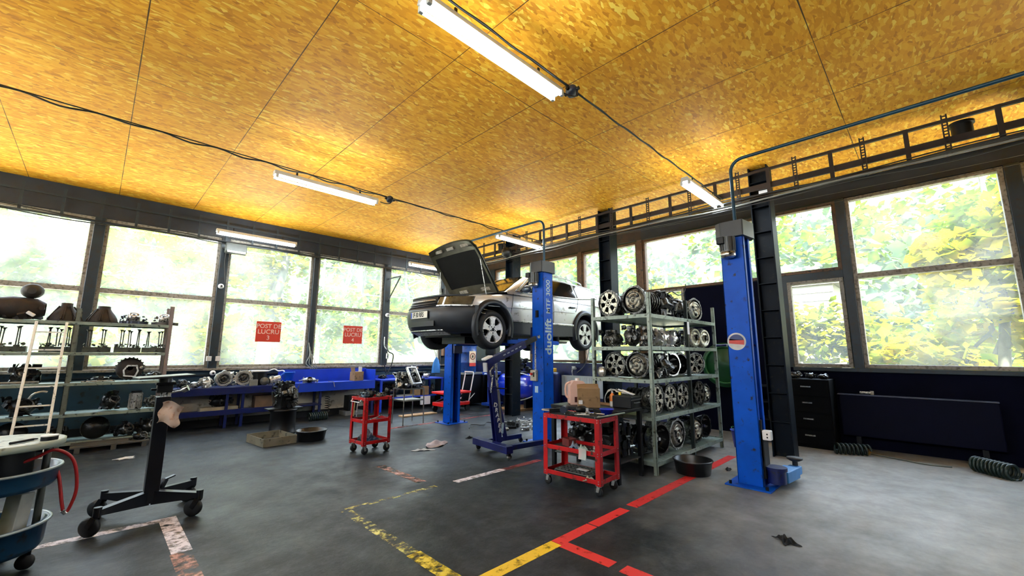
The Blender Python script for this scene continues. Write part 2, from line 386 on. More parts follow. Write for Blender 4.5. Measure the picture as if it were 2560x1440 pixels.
# left wall: sill wall, beige band, skirting and top beam
MB().box(XB, XR, YL, YL+0.25, 0, 1.16).build('wall_left', TEALW, kind='structure')
MB().box(1.0, 5.25, 10.63, 10.67, 0.15, 0.76).build('trim_1', BEIGE, kind='structure'); MB().box(1.0, 5.25, 10.64, 10.66, 0.0, 0.15).build('trim_6', DARKB, kind='structure')
MB().box(XB, XR, YL-0.03, YL, 0.0, 0.14).build('baseboard_left', DARKB, kind='structure')
MB().box(XB, XR, YL-0.06, YL+0.25, 4.04, ZC).build('wall_left.001', BEAM, kind='structure')
o = MB().tube([(XB, YL-0.03, 1.02), (XR-0.2, YL-0.03, 1.02)], 0.018).build('wall_pipe', TEAL); tag(o, 'thin painted pipe running along the wall under the left windows', 'pipe')
NW = [0]
def window(axis, a0, a1, z0, z1, mids=(), fr=0.06, frm=CREAM, fixed=None, midh=0.09, split=()):
    """one window in the left wall (axis x) or right wall (axis y): frame, rail, panes"""
    NW[0] += 1
    n = bpy.data.objects.new('window_%d' % NW[0], None); COL.objects.link(n); n['kind'] = 'structure'
    b = MB(); d0, d1 = -0.03, 0.10
    def bx(p0, p1, q0, q1, e0=d0, e1=d1, B=b):
        if axis == 'x': B.box(p0, p1, YL+e0, YL+e1, q0, q1)
        else: B.box(XR+e0, XR+e1, p0, p1, q0, q1)
    bx(a0-fr, a0, z0-fr, z1+fr); bx(a1, a1+fr, z0-fr, z1+fr); bx(a0, a1, z0-fr, z0); bx(a0, a1, z1, z1+fr)
    b.build('window_frame', frm, n, bevel=0.006)
    zs = [z0]
    for mz in mids:
        r = MB(); bx(a0, a1, mz-midh/2, mz+midh/2, d0, d1, r); r.build('window_rail', frm, n, bevel=0.005); zs += [mz-midh/2, mz+midh/2]
    zs.append(z1); us = [a0]+[k for sp in split for k in (sp-0.03, sp+0.03)]+[a1]
    for sp in split:
        r = MB(); bx(sp-0.03, sp+0.03, z0, z1, d0, d1, r); r.build('window_mullion', frm, n, bevel=0.005)
    for i in range(0, len(zs), 2):
        for j in range(0, len(us), 2):
            g = MB(); bx(us[j]+0.001, us[j+1]-0.001, zs[i]+0.001, zs[i+1]-0.001, 0.045, 0.051, g); g.build('window_pane', GLASSL if axis == 'x' else GLASS, n)
    return n
LW = [(-3.80, -2.06), (-2.06+0.27, -0.33), (-0.06, 1.68), (1.95, 3.67), (3.90, 5.64), (5.92, 7.64), (7.93, 8.92)]
for a, c in LW: window('x', a, c, 1.24, 3.98, (2.655,))
px = [(LW[i][1]+LW[i+1][0])/2 for i in range(len(LW)-1)]
for i, x in enumerate(px):
    w = (LW[i+1][0]-LW[i][1])/2-0.06
    MB().box(x-w-0.004, x+w+0.004, YL-0.10, YL+0.20, 1.16, 4.04).build('pillar', TEAL, kind='structure', bevel=0.01)
for x0, x1 in ((XB, -3.86), (8.98, XR)): MB().box(x0, x1, YL-0.06, YL+0.2, 1.16, 4.04).build('pillar', TEAL, kind='structure')
MB().box(XB, XR, YL-0.10, YL+0.02, 1.12, 1.178).build('window_sill', CREAM, kind='structure', bevel=0.01)
# right wall
MB().box(XR, XR+0.25, YB, 1.84, 0, 1.28).build('wall_right', NAVY, kind='structure')
MB().box(XR, XR+0.25, 1.84, 3.74, 0, 2.93).build('wall_right.001', NAVY, kind='structure')
MB().box(XR, XR+0.25, 3.74, YL+0.25, 0, 1.26).build('wall_right.002', DBLUE, kind='structure')
MB().box(XR-0.05, XR+0.25, YB, 4.7, 4.235, ZC).build('wall_right.003', BEAM, kind='structure')
MB().box(XR-0.05, XR+0.25, 4.7, YL-0.06, 4.235, ZC).build('wall_right.004', BEAMB, kind='structure')
MB().box(XR-0.06, XR+0.02, YB, 1.84, 1.22, 1.288).build('window_sill.001', TEAL, kind='structure', bevel=0.008)
window('y', -0.93, 0.78, 1.35, 4.17, (2.835,), frm=CREAM)
window('y', -3.9, -1.21, 1.35, 4.17, (2.835,), frm=CREAM)
window('y', 1.03, 1.92, 3.03, 4.16, frm=BROWNF)
window('y', 1.04, 1.76, 1.35, 2.78, frm=CREAM)
window('y', 2.10, 4.63, 3.00, 4.16, frm=BROWNF)
window('y', 3.82, 4.63, 1.34, 2.90, frm=CREAM)
for a, c in ((4.88, 6.40), (6.63, 8.15), (8.38, 9.86)): window('y', a, c, 1.34, 4.15, (2.86,), frm=BROWNF)
for y0, y1, z0, m in ((-1.15, -0.99, 1.28, TEAL), (0.84, 0.97, 1.28, TEAL), (1.98, 2.04, 2.93, TEAL), (4.69, 4.82, 1.26, BROWNF), (6.46, 6.57, 1.26, BROWNF), (8.21, 8.32, 1.26, BROWNF), (9.92, YL, 1.26, TEAL), (YB, -3.96, 1.28, TEAL)):
    MB().box(XR-0.06, XR+0.2, y0, y1, z0, 4.235).build('pillar', m, kind='structure', bevel=0.008)
MB().box(XR-0.03, XR+0.2, 0.97, 1.98, 2.84, 2.97).build('trim_2', TEAL, kind='structure')
MB().box(XR-0.03, XR+0.2, 1.82, 1.98, 1.28, 2.84).build('trim_3', TEAL, kind='structure')
MB().box(XR, XR+0.2, 3.74, 3.76, 1.26, 2.94).build('trim_4', TEAL, kind='structure')
MB().box(XR-0.02, XR+0.2, 3.74, 4.69, 2.955, 2.945).build('trim_5', TEAL, kind='structure')
# free standing columns in front of the right wall (hollow blue steel, open ribs on one side)
for y in (-1.25, 1.73, 4.66, 7.52):
    b = MB(); x = 7.5
    b.box(x-0.14, x+0.14, y+0.12, y+0.14, 0, ZC).box(x-0.14, x+0.14, y-0.14, y-0.12, 0, ZC).box(x-0.03, x+0.03, y-0.12, y+0.12, 0, ZC)
    for k in range(10): b.box(x-0.13, x-0.03, y-0.12, y+0.12, 0.5+k*0.42, 0.512+k*0.42)
    b.build('column', mat('column paint', (0.002, 0.007, 0.015), 0.5, 0, 0.4, 5, dirt=0.1, spec=0.15), kind='structure', bevel=0.004)
MB().box(XB-0.2, XB, YB-0.2, YL+0.25, 0, 2.85).build('wall_back', BACKW, kind='structure')
MB().box(XB-0.2, XB, YB-0.2, YL+0.25, 4.1, ZC).build('wall_back.001', BACKW, kind='structure')
FILLW = [(-4.4+2.2*i, -2.4+2.2*i) for i in range(7)]  # unseen high windows, added to give light from behind the camera
for i, (y0, y1) in enumerate(FILLW):
    NW[0] += 1; n = bpy.data.objects.new('window_%d' % NW[0], None); COL.objects.link(n); n['kind'] = 'structure'
    MB().box(XB-0.08, XB-0.074, y0, y1, 2.85, 4.1).build('window_pane', GLASS, n)
    b = MB(); b.box(XB-0.15, XB+0.02, y0, y1, 2.85, 2.92).box(XB-0.15, XB+0.02, y0, y1, 4.03, 4.1); b.build('window_frame', CREAM, n)
for y in [YB]+[w[1] for w in FILLW]: MB().box(XB-0.2, XB+0.02, y, y+0.2, 2.85, 4.1).build('pillar', TEAL, kind='structure')
MB().box(XB, XR+0.25, YB-0.2, YB, 0, ZC).build('wall_near', BACKW, kind='structure')

# painted lines on the floor
def line_material(name, col, wear, sc=7.0, soft=0.08):
    m = bpy.data.materials.new(name); m.use_nodes = True; N = m.node_tree.nodes; L = m.node_tree.links; b = N['Principled BSDF']
    b.inputs['Roughness'].default_value = 0.5; b.inputs['Base Color'].default_value = (*col, 1)
    tc = N.new('ShaderNodeTexCoord'); nz = N.new('ShaderNodeTexNoise'); nz.inputs['Scale'].default_value = sc; nz.inputs['Detail'].default_value = 9; nz.inputs['Roughness'].default_value = 0.7
    L.new(tc.outputs['Object'], nz.inputs['Vector'])
    mr = N.new('ShaderNodeMapRange'); mr.inputs['From Min'].default_value = wear-soft; mr.inputs['From Max'].default_value = wear+soft; L.new(nz.outputs['Fac'], mr.inputs['Value'])
    L.new(mr.outputs[0], b.inputs['Alpha'])
    return m
YEL = line_material('yellow floor paint', (0.72, 0.46, 0.004), 0.39, 12); YELW = line_material('worn yellow floor paint', (0.66, 0.50, 0.03), 0.49, 13)
YELX = line_material('mostly worn yellow floor paint', (0.66, 0.60, 0.16), 0.56, 11)
REDP = line_material('red floor paint', (0.62, 0.022, 0.018), 0.36, 10); REDW = line_material('faded red floor paint', (0.55, 0.10, 0.09), 0.56, 3, 0.2)
WHP = line_material('worn white floor paint', (0.62, 0.56, 0.60), 0.46, 14); PINK = line_material('worn pink floor paint', (0.55, 0.27, 0.20), 0.53, 8)
for x0, x1, y0, y1, m in ((1.9, 2.95, 4.155, 4.225, YELX), (1.84, 1.94, 2.95, 4.16, YELX), (1.83, 1.95, 0.6, 2.95, YELW), (1.95, 2.80, 2.25, 2.36, YEL),
        (2.805, 3.30, 2.25, 2.36, REDP), (3.32, 3.86, 2.25, 2.36, REDP), (3.98, 6.95, 2.24, 2.36, REDP), (2.77, 2.88, 1.80, 2.25, REDP), (2.77, 2.89, 0.9, 1.72, REDP),
        (2.85, 2.97, 4.42, 5.45, PINK), (3.2, 3.98, 4.11, 4.21, WHP), (3.98, 4.7, 4.10, 4.20, REDW), (-0.4, 0.58, 5.03, 5.13, WHP), (0.58, 0.71, 4.2, 5.13, WHP), (0.57, 0.70, 3.2, 4.2, PINK), (4.4, 7.9, 7.85, 7.97, REDW)):
    MB().box(x0, x1, y0, y1, 0.0, 0.0015).build('floor_marking', m, kind='structure')
# ------------------------------------------------------------------ fluorescent lamps, cables, cable ladders, conduits
TUBEM = emit('lit fluorescent tube', (0.86, 0.95, 1.0), TUBE)
LAMPB = mat('white lamp enamel', (0.75, 0.76, 0.76), 0.35, 0, 0.1, 6)
def lamp(x, y, z, label, L=1.56):
    t = thing('fluorescent_lamp', label, 'ceiling lamp', (x, y, z), 0, 'twin tube fluorescent lamps')
    b = MB(); b.prism([(-0.062, 0.0), (0.062, 0.0), (0.045, 0.06), (-0.045, 0.06)], lambda a, c, q: (q, a, c), 0, L)
    b.build('lamp_housing', LAMPB, t, bevel=0.004)
    for s in (-1, 1):
        MB().cyl((0.05, s*0.058, -0.030), (L-0.05, s*0.058, -0.030), 0.0145, n=12).build('tube', TUBEM, t)
        for e in (0.03, L-0.03): MB().obox((e, s*0.055, -0.02), (0.035, 0.034, 0.055)).build('tube_holder', LAMPB, t, bevel=0.004)
    for e in (0.30, L-0.30): MB().box(e-0.012, e+0.012, -0.006, 0.006, 0.06, 0.135).build('hanger_strap', BLACK, t)
    return t
lamp(1.38, 2.32, 4.0, 'lit twin tube lamp hanging largest at the top of the picture')
lamp(5.82, 2.30, 4.0, 'lit twin tube lamp hanging above the blue lift post by the rack', 1.42)
lamp(1.52, 6.33, 4.0, 'lit twin tube lamp halfway back under the left ceiling cable')
lamp(5.82, 6.33, 4.0, 'lit twin tube lamp above the silver car roof', 1.42)
lamp(1.52, 10.30, 4.0, 'lit twin tube lamp along the windows above the floodlight')
lamp(6.02, 10.18, 4.0, 'lit twin tube lamp by the windows beside the raised hood')
def ceiling_cable(y, sag, label, x1):
    t = thing('ceiling_cable', label, 'cable', (0, 0, 4.13), 0, 'cables carrying the lamps')
    MB().tube([(x, y, 0.012) for x in (XB, 0, 4, x1)], 0.007, 6).build('carrier_wire', CABLE, t)
    rg = random.Random(int(y*10)); pts = []
    x = XB
    while x < x1:
        pts += [(x, y-0.02, 0.0), (x+0.28, y-0.015-rg.uniform(0, 0.02), -rg.uniform(0.3, 1.0)*sag)]; x += 0.56
    pts.append((x1, y-0.02, 0))
    MB().tube(smoothpath(pts, 4), 0.010, 6).build('power_cable', CABLE, t)
    return t
ceiling_cable(2.30, 0.035, 'black cable pair strung under the ceiling through the nearest lamp', 7.3)
ceiling_cable(6.31, 0.045, 'black cable pair strung under the ceiling from the left edge', 7.4)
def junction(x, y, z, label):
    t = thing('junction_box', label, 'junction box', (x, y, z), 0, 'round junction boxes on the cables')
    MB().lathe([(0, -0.035), (0.055, -0.035), (0.062, -0.02), (0.062, 0.02), (0.05, 0.035), (0, 0.035)], (0,0,0), (0.2,-0.6,-1), 20).build('body', mat('dark blue grey plastic', (0.03, 0.04, 0.07), 0.4), t)
    for a in (0, PI/2, PI, -PI/2): MB().cyl((0.055*math.cos(a), 0.055*math.sin(a), 0), (0.085*math.cos(a), 0.085*math.sin(a), 0), 0.018, n=10).build('cable_gland', BLACK, t)
    MB().tube(smoothpath([(0, -0.06, -0.01), (-0.02, -0.06, -0.09), (-0.10, -0.04, -0.11), (-0.17, 0.0, -0.09)], 5), 0.008, 6).build('lead', CABLE, t)
junction(3.10, 2.28, 4.10, 'round dark junction box at the end of the nearest lamp')
junction(3.29, 6.29, 4.10, 'round dark junction box by the lamp halfway back')
# cable ladder on the columns by the right wall
LADM = mat('dark brown ladder steel', (0.030, 0.014, 0.009), 0.55, 0.3, 0.4, 8)
t = thing('cable_ladder', 'long dark cable ladder hung under the ceiling along the right columns', 'cable ladder', (7.27, 0, 0))
MB().box(-0.02, 0.02, YB+0.3, 9.9, 4.40, 4.44).build('rail', LADM, t); MB().box(-0.02, 0.02, YB+0.3, 9.9, 3.98, 4.015).build('rail', LADM, t)
MB().box(0.02, 0.05, YB+0.3, 9.9, 4.12, 4.21).build('rail', LADM, t)
y = -3.6; k = 0
while y < 9.8:
    b = MB()
    if k % 2: b.box(-0.025, 0.0, y-0.025, y+0.025, 3.98, 4.44)
    else:
        b.box(-0.022, -0.012, y-0.03, y-0.014, 3.94, 4.5).box(-0.022, -0.012, y+0.014, y+0.03, 3.94, 4.5)
        for q in range(14): b.box(-0.022, -0.012, y-0.014, y+0.014, 3.95+q*0.04, 3.965+q*0.04)
    b.build('rung', LADM, t); y += 0.44 if k % 2 else 0.36; k += 1
rg = random.Random(3)
for k in range(5):
    pts = []; y = -4.0; z0 = 3.95-0.05*k
    while y < 10.4: pts.append((7.215-0.03*k, y, 4.03-0.045*k+rg.uniform(-0.03, 0.03))); y += 0.9
    o = MB().tube(smoothpath(pts, 4), 0.009+0.004*(k % 2), 6).build('cable', CABLE if k != 3 else mat('grey cable sheath', (0.30, 0.29, 0.27), 0.5))
    tag(o, 'loose cable sagging along the dark cable ladder under the ceiling', 'cable', 'loose cables along the ladder')
for q, (z0, z1, y0, y1) in enumerate(((4.02, 4.30, 4.9, -3.9), (3.80, 4.24, 4.8, -3.9))):
    o = MB().tube(smoothpath([(9.0-1.4*(0 if y0 < 4 else 1)+1.4*s, y0+(y1-y0)*s, z0+(z1-z0)*s-0.05*math.sin(PI*s)) for s in (0, 0.3, 0.6, 1)], 6), 0.0035, 6).build('wire', mat('thin grey wire', (0.12, 0.12, 0.11), 0.5))
    tag(o, ('upper' if q == 0 else 'lower')+' thin wire stretched across the top of the right windows', 'wire')
# cable ladder along the left windows
t = thing('cable_ladder', 'dark cable ladder along the top of the left windows', 'cable ladder', (0, 10.80, 0))
MB().box(-3.9, 8.9, -0.01, 0.01, 3.90, 3.93).build('rail', TEAL, t); MB().box(-3.9, 8.9, -0.01, 0.01, 4.27, 4.30).build('rail', TEAL, t)
x = -3.7
while x < 8.8: MB().box(x-0.02, x+0.02, 0.0, 0.02, 3.90, 4.42).build('rung', TEAL, t); x += 0.50
for k in range(3):
    pts = []; x = -3.8
    while x < 8.8: pts.append((x, 10.77-0.035*k, 3.95-0.04*k+rg.uniform(-0.03, 0.03))); x += 0.8
    o = MB().tube(smoothpath(pts, 4), 0.010, 6).build('cable', CABLE); tag(o, 'dark cable drooping along the left cable ladder above the windows', 'cable', 'cables along the left ladder')
# white box on the near column, rain pipe ends on the beam
o = MB().box(7.33, 7.36, 1.60, 1.73, 4.00, 4.12).build('switch_box', WHITE, bevel=0.01); tag(o, 'small white box high on the column right of the blue lift post', 'switch box')
for y, nm in ((-0.55, 'dark round ventilator stub on the ceiling ladder at the right edge'), (7.9, 'dark round ventilator stub on the ladder near the far lamp')):
    t = thing('ventilator_stub', nm, 'ventilator', (7.46, y, 4.23))
    MB().cyl((0, 0, -0.02), (0, 0, 0.15), 0.10, n=20).build('body', BLACK, t); MB().cyl((0, 0, 0.15), (0, 0, 0.18), 0.12, n=20).build('cap', BLACK, t)
t = thing('loudspeaker', 'dark round speaker fixed to the column behind the car', 'speaker', (7.08, 7.34, 4.02))
MB().lathe([(0, 0.10), (0.10, 0.08), (0.14, 0), (0.12, -0.10), (0.0, -0.10)], (0,0,0), (-1,0.2,-0.1), 20).build('body', BLACK, t); MB().box(0, 0.12, -0.03, 0.03, -0.04, 0.04).build('bracket', BLACK, t)
# floodlight, cameras, bracket and sockets on the left pillars
t = thing('floodlight', 'square grey floodlight on the pillar left of sign 3', 'floodlight', (1.97, 10.68, 3.77))
b = MB(); b.obox((0, 0, 0), (0.40, 0.14, 0.22), (-0.35, 0, 0)); b.build('housing', mat('grey floodlight body', (0.05, 0.055, 0.05), 0.5, 0.3), t, bevel=0.02)
MB().obox((0, -0.078, -0.03), (0.35, 0.01, 0.17), (-0.35, 0, 0)).build('glass', mat('unlit floodlight glass', (0.55, 0.52, 0.42), 0.15, 0, 0.15, 3), t)
MB().beam((-0.18, 0.0, 0), (-0.18, 0.22, 0.02), 0.04, 0.03).build('bracket', BLACK, t)
MB().tube(smoothpath([(-0.16, 0.05, -0.05), (-0.15, 0.13, -0.4), (-0.10, 0.15, -0.75)], 5), 0.012, 6).build('lead', CABLE, t)
for x, z, lb in ((1.80, 2.93, 'small white round camera on the pillar under the floodlight'), (5.78, 2.57, 'small white round camera on the pillar right of sign 4'), (1.83, 1.07, 'small white knob on the wall below the floodlight pillar')):
    t = thing('wall_camera', lb, 'camera', (x, 10.86, z)); MB().ball((0, -0.02, 0), 0.055, 16).build('body', WHITE, t); MB().cyl((0.0, -0.06, 0), (0.0, -0.08, 0), 0.02, n=12).build('lens', BLACK, t); MB().cyl((0, 0.0, 0), (0, 0.03, 0), 0.04, n=14).build('base', WHITE, t)
t = thing('wall_bracket', 'black triangular bracket on the pillar between the last left windows', 'bracket', (5.79, 10.89, 0))
MB().beam((0, 0, 3.62), (0.13, -0.45, 3.66), 0.03, 0.03).build('arm', BLACK, t); MB().beam((0.13, -0.45, 3.66), (0.0, 0, 2.96), 0.025, 0.025).build('strut', BLACK, t)
for x, lb in ((1.74, 'white socket low on the pillar under the floodlight'), (1.90, 'second white socket low on the pillar under the floodlight')):
    o = MB().box(x-0.045, x+0.045, 10.86, 10.90, 1.32, 1.42).build('wall_socket', WHITE, bevel=0.008); tag(o, lb, 'socket')
t = thing('hanging_cables', 'pale cables bunched on the pillar between the two red signs', 'cable', (3.78, 10.86, 0))
for k in range(4):
    MB().tube(smoothpath([(0.03*k-0.05, 0.0, 1.75-0.1*k), (0.02*k-0.03, -0.05, 1.45), (-0.12+0.07*k, -0.12, 1.25), (0.02+0.05*k, -0.06, 1.14), (0.05*k, -0.05, 1.12)], 6), 0.009, 6).build('cable', mat('pale cable sheath', (0.42, 0.44, 0.38), 0.5), t)
t = thing('hose_bundle', 'dark air hose and coupling on the pillar right of sign 4', 'hose', (5.80, 10.84, 0))
MB().tube(smoothpath([(0, 0.04, 1.75), (0.04, -0.06, 1.55), (0.18, -0.08, 1.45), (0.14, -0.06, 1.15), (0.02, -0.05, 0.95), (-0.06, -0.05, 1.2)], 6), 0.016, 8).build('hose', CABLE, t)
MB().tube(smoothpath([(-0.05, 0.04, 1.95), (-0.08, -0.04, 1.7), (-0.02, -0.06, 1.6)], 5), 0.014, 8).build('hook', STEEL, t)
MB().cyl((0.02, -0.04, 1.35), (0.02, -0.04, 1.5), 0.035, n=12).build('coupling', STEEL, t)
# the two red work bay signs hanging in the windows
SIGNR = mat('red sign board', (0.62, 0.045, 0.018), 0.5, 0, 0.12, 4); SIGNL = mat('pale sign lettering', (0.85, 0.62, 0.52), 0.5)
for xc, num in ((2.84, '3'), (4.865, '4')):
    t = thing('work_bay_sign', 'square red sign reading POST DE LUCRU '+num+(' in the window beside the floodlight' if num == '3' else ' in the window nearer the silver car'), 'sign', (xc, 10.955, 1.985))
    MB().box(-0.26, 0.26, -0.008, 0.0, -0.235, 0.235).build('board', SIGNR, t)
    for ln, z, s in (('POST DE', 0.125, 0.135), ('LUCRU', -0.005, 0.145), (num, -0.145, 0.14)):
        lettering(ln, s, SIGNL, (0.0, -0.0095, z), (1, 0, 0), (0, 0, 1), t, sx=0.98, bold=0.0015)
    for s in (-0.22, 0.22): MB().cyl((s, -0.004, 0.235), (s*0.9, 0.03, 0.64), 0.0025, n=5).build('string', STEEL, t)

# ------------------------------------------------------------------ outside
def leaf_mat(name, c, c2, tr=0.45):
    m = bpy.data.materials.new(name); m.use_nodes = True; N = m.node_tree.nodes; L = m.node_tree.links; N.remove(N['Principled BSDF'])
    oi = N.new('ShaderNodeTexCoord'); nz = N.new('ShaderNodeTexNoise'); nz.inputs['Scale'].default_value = 1.9; nz.inputs['Detail'].default_value = 7; L.new(oi.outputs['Object'], nz.inputs['Vector'])
    mr = N.new('ShaderNodeMapRange'); mr.inputs['From Min'].default_value = 0.38; mr.inputs['From Max'].default_value = 0.62; L.new(nz.outputs['Fac'], mr.inputs['Value'])
    mx = N.new('ShaderNodeMix'); mx.data_type = 'RGBA'; mx.inputs['A'].default_value = (*c, 1); mx.inputs['B'].default_value = (*c2, 1); L.new(mr.outputs[0], mx.inputs['Factor'])
    d = N.new('ShaderNodeBsdfDiffuse'); t = N.new('ShaderNodeBsdfTranslucent'); s = N.new('ShaderNodeMixShader'); s.inputs[0].default_value = tr
    L.new(mx.outputs['Result'], d.inputs['Color']); L.new(mx.outputs['Result'], t.inputs['Color']); L.new(d.outputs[0], s.inputs[1]); L.new(t.outputs[0], s.inputs[2]); L.new(s.outputs[0], N['Material Output'].inputs['Surface'])
    return m
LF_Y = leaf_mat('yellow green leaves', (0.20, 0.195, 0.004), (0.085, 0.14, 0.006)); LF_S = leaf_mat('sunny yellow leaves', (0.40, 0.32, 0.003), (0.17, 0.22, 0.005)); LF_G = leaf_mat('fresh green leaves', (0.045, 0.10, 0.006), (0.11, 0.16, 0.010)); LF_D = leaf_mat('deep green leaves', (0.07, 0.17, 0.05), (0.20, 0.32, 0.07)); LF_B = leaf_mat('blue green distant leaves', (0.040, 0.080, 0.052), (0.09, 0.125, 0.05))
BARK = mat('grey bark', (0.11, 0.12, 0.09), 0.85, 0, 0.4, 6, bump=0.4)
def leaves(mb, c, r, n, size, rg, droop=0.0, mi=0, shell=0.55):
    for _ in range(n):
        while True:
            p = Vector((rg.uniform(-1, 1), rg.uniform(-1, 1), rg.uniform(-1, 1)))
            if shell < p.length < 1: break
        p = Vector((p.x*r[0], p.y*r[1], p.z*r[2]))+Vector(c)
        a = Euler((rg.gauss(0, 0.55), rg.gauss(0, 0.55), rg.uniform(0, 6.28))).to_matrix(); s = size*rg.uniform(0.6, 1.35)
        u = a @ Vector((s, 0, -droop*s)); w = a @ Vector((0, s*0.42, 0))
        mb.add([p-u*0.5, p-u*0.1+w, p+u*0.5, p-u*0.1-w], [(0, 1, 2, 3)], mi)
def tree(label, x, y, h, crowns, size, lm, trunk=0.15, lean=(0, 0), seed=0, group=None, n=650, branches=5, name='tree'):
    rg = random.Random(seed); t = thing(name, label, 'tree', (x, y, -0.15), 0, group)
    top = Vector((lean[0], lean[1], h))
    b = MB(); path = [Vector((0, 0, 0)), top*0.3+Vector((rg.uniform(-0.15, 0.15), rg.uniform(-0.15, 0.15), 0)), top*0.65+Vector((rg.uniform(-0.2, 0.2), rg.uniform(-0.2, 0.2), 0)), top]
    b.tube(smoothpath(path, 5), lambda k: trunk*(1-0.7*k), 10)
    for q in range(branches):
        c = crowns[q % len(crowns)][0]; st = top*rg.uniform(0.3, 0.9); e = Vector(c)+Vector((rg.uniform(-.5, .5), rg.uniform(-.5, .5), rg.uniform(-.4, .4)))
        b.tube(smoothpath([st, (st+e)/2+Vector((0, 0, 0.25)), e], 4), lambda k: trunk*0.4*(1-0.75*k), 6)
    b.build('trunk', BARK, t)
    f = MB()
    for c, r in crowns: leaves(f, c, r, int(n*max(0.4, (r[0]*r[1]*r[2])**0.6)), size, rg)
    f.build('crown', lm, t); return t
GRASS = mat('sunlit pale gravel', (1.0, 0.96, 0.80), 0.9, 0, 0.3, 1.5, col2=(0.95, 0.92, 0.70))
MB().box(-60, 90, -40, 110, -0.5, -0.15).build('ground', GRASS, kind='structure')
# wooded hillside that rises behind the trees
def hill_z(d): return -0.2+max(0, d-13)*0.36
b = MB(); P = []
for i in range(26):
    row = []
    for j in range(30):
        a = math.radians(-35+j*160/29); d = 13+i*2.6; row.append((d*math.cos(a)+4, d*math.sin(a)+4, hill_z(d)+0.5*math.sin(i*1.7+j*2.3)*(i > 0)))
    P.append(row)
b.grid(P, flip=True).build('hill', mat('leafy hillside', (0.07, 0.11, 0.04), 0.95, 0, 0.4, 0.5, col2=(0.04, 0.07, 0.03)), kind='structure')
rg = random.Random(11); f = MB()
for k in range(230):
    a = math.radians(rg.uniform(-26, 118)); d = 15+42*rg.random()**0.9; x, y, z = d*math.cos(a)+4, d*math.sin(a)+4, hill_z(d)
    if x < XR+5 and y < YL+5: continue
    r = rg.uniform(1.3, 2.6)
    leaves(f, (x, y, z+r*0.9), (r, r, r*1.1), 70 if d > 32 else 110, 0.75 if d > 30 else 0.55, rg, 0.2, 0 if rg.random() < 0.6 else 1)
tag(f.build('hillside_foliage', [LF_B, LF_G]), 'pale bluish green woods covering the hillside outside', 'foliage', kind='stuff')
# undergrowth right behind the panes
f = MB(); rg = random.Random(5)
for k in range(70): leaves(f, (rg.uniform(-8, 13), rg.uniform(19, 22), rg.uniform(0.2, 2.4)), (1.2, 1.0, 1.0), 70, 0.36, rg, 0.2)
tag(f.build('undergrowth', LF_Y), 'sunlit yellow green undergrowth outside the left windows', 'foliage', kind='stuff')
f = MB()
for k in range(70): leaves(f, (rg.uniform(16.5, 19.5), rg.uniform(-9, 11), rg.uniform(0.2, 2.4)), (1.1, 1.1, 1.0), 70, 0.34, rg, 0.2)
tag(f.build('undergrowth', LF_Y), 'sunlit yellow green undergrowth outside the right windows', 'foliage', kind='stuff')
tree('thick grey trunk with ivy leaves seen behind the sign for bay 3', 3.75, 14.6, 7.5, [((0.1, 0, 3.3), (0.55, 0.4, 1.0)), ((0.4, 0.1, 5.2), (1.3, 1.0, 1.1)), ((-0.7, 0.3, 4.4), (1.0, .8, .8))], 0.20, LF_Y, 0.24, (0.35, 0), 1)
tree('slim grey tree seen behind the sign for bay 4', 7.0, 15.2, 7.0, [((-1.1, -0.3, 3.3), (1.2, 0.9, 0.8)), ((-0.2, 0, 2.0), (1.3, 0.9, 0.9)), ((0.5, 0, 5.6), (1.2, 1.0, 0.9))], 0.20, LF_G, 0.16, (0.0, 0), 2)
tree('leaning thin tree seen through the last left window', 10.2, 15.4, 6.5, [((0.7, 0, 4.4), (1.5, 1.1, 1.0)), ((-0.8, 0.2, 3.2), (0.9, 0.8, 0.7))], 0.22, LF_Y, 0.12, (-1.6, 0), 3)
tree('pale leafy tree outside the second left window', 0.8, 17.0, 6.0, [((0, 0, 4.2), (1.9, 1.4, 1.3)), ((1.2, 0, 2.6), (1.1, 1.0, 0.9))], 0.24, LF_Y, 0.15, (0.2, 0), 4)
tree('bushy green tree outside the leftmost window', -2.6, 16.0, 6.0, [((0, 0, 4.0), (1.6, 1.4, 1.3)), ((-1.0, 0, 2.4), (1.3, 1.0, 1.0)), ((1.1, 0.3, 2.8), (1.0, .9, .9))], 0.24, LF_G, 0.15, (0.1, 0), 6)
tree('bright yellow green tree filling the large right window', 12.2, -0.72, 5.2, [((0.1, 0.1, 2.9), (0.9, 0.7, 1.0)), ((0.0, -0.5, 3.6), (0.8, 0.7, 0.9)), ((0.2, 0.9, 1.6), (0.9, 0.8, 0.6)), ((0.2, -1.2, 2.2), (1.1, 1.0, 1.1)), ((-0.2, -0.9, 4.3), (0.8, 0.8, 0.7)), ((-0.1, 0.3, 3.7), (0.6, 0.6, 0.5)), ((0.0, 0.4, 0.9), (0.9, 1.0, 0.7))], 0.24, LF_S, 0.11, (-0.1, -0.3), 7, n=760, branches=9)
tree('dense green tree at the right end of the large right window', 14.0, -2.0, 6.0, [((0, 0, 3.0), (1.5, 1.3, 1.3)), ((0.2, 0.3, 4.6), (1.3, 1.2, 1.0))], 0.28, LF_G, 0.15, (0.1, 0.1), 8)
tree('leafy yellow green shrub before the white shed beyond the small lower right window', 12.2, 2.0, 2.2, [((0, 0, 1.4), (0.55, 1.1, 0.95)), ((0.1, 0.5, 2.3), (0.5, 0.7, 0.72)), ((0.0, -0.5, 2.25), (0.5, 0.7, 0.72)), ((0.0, 0.0, 2.0), (0.5, 0.9, 0.8))], 0.20, LF_Y, 0.05, (0, 0), 19, n=620, name='shrub')
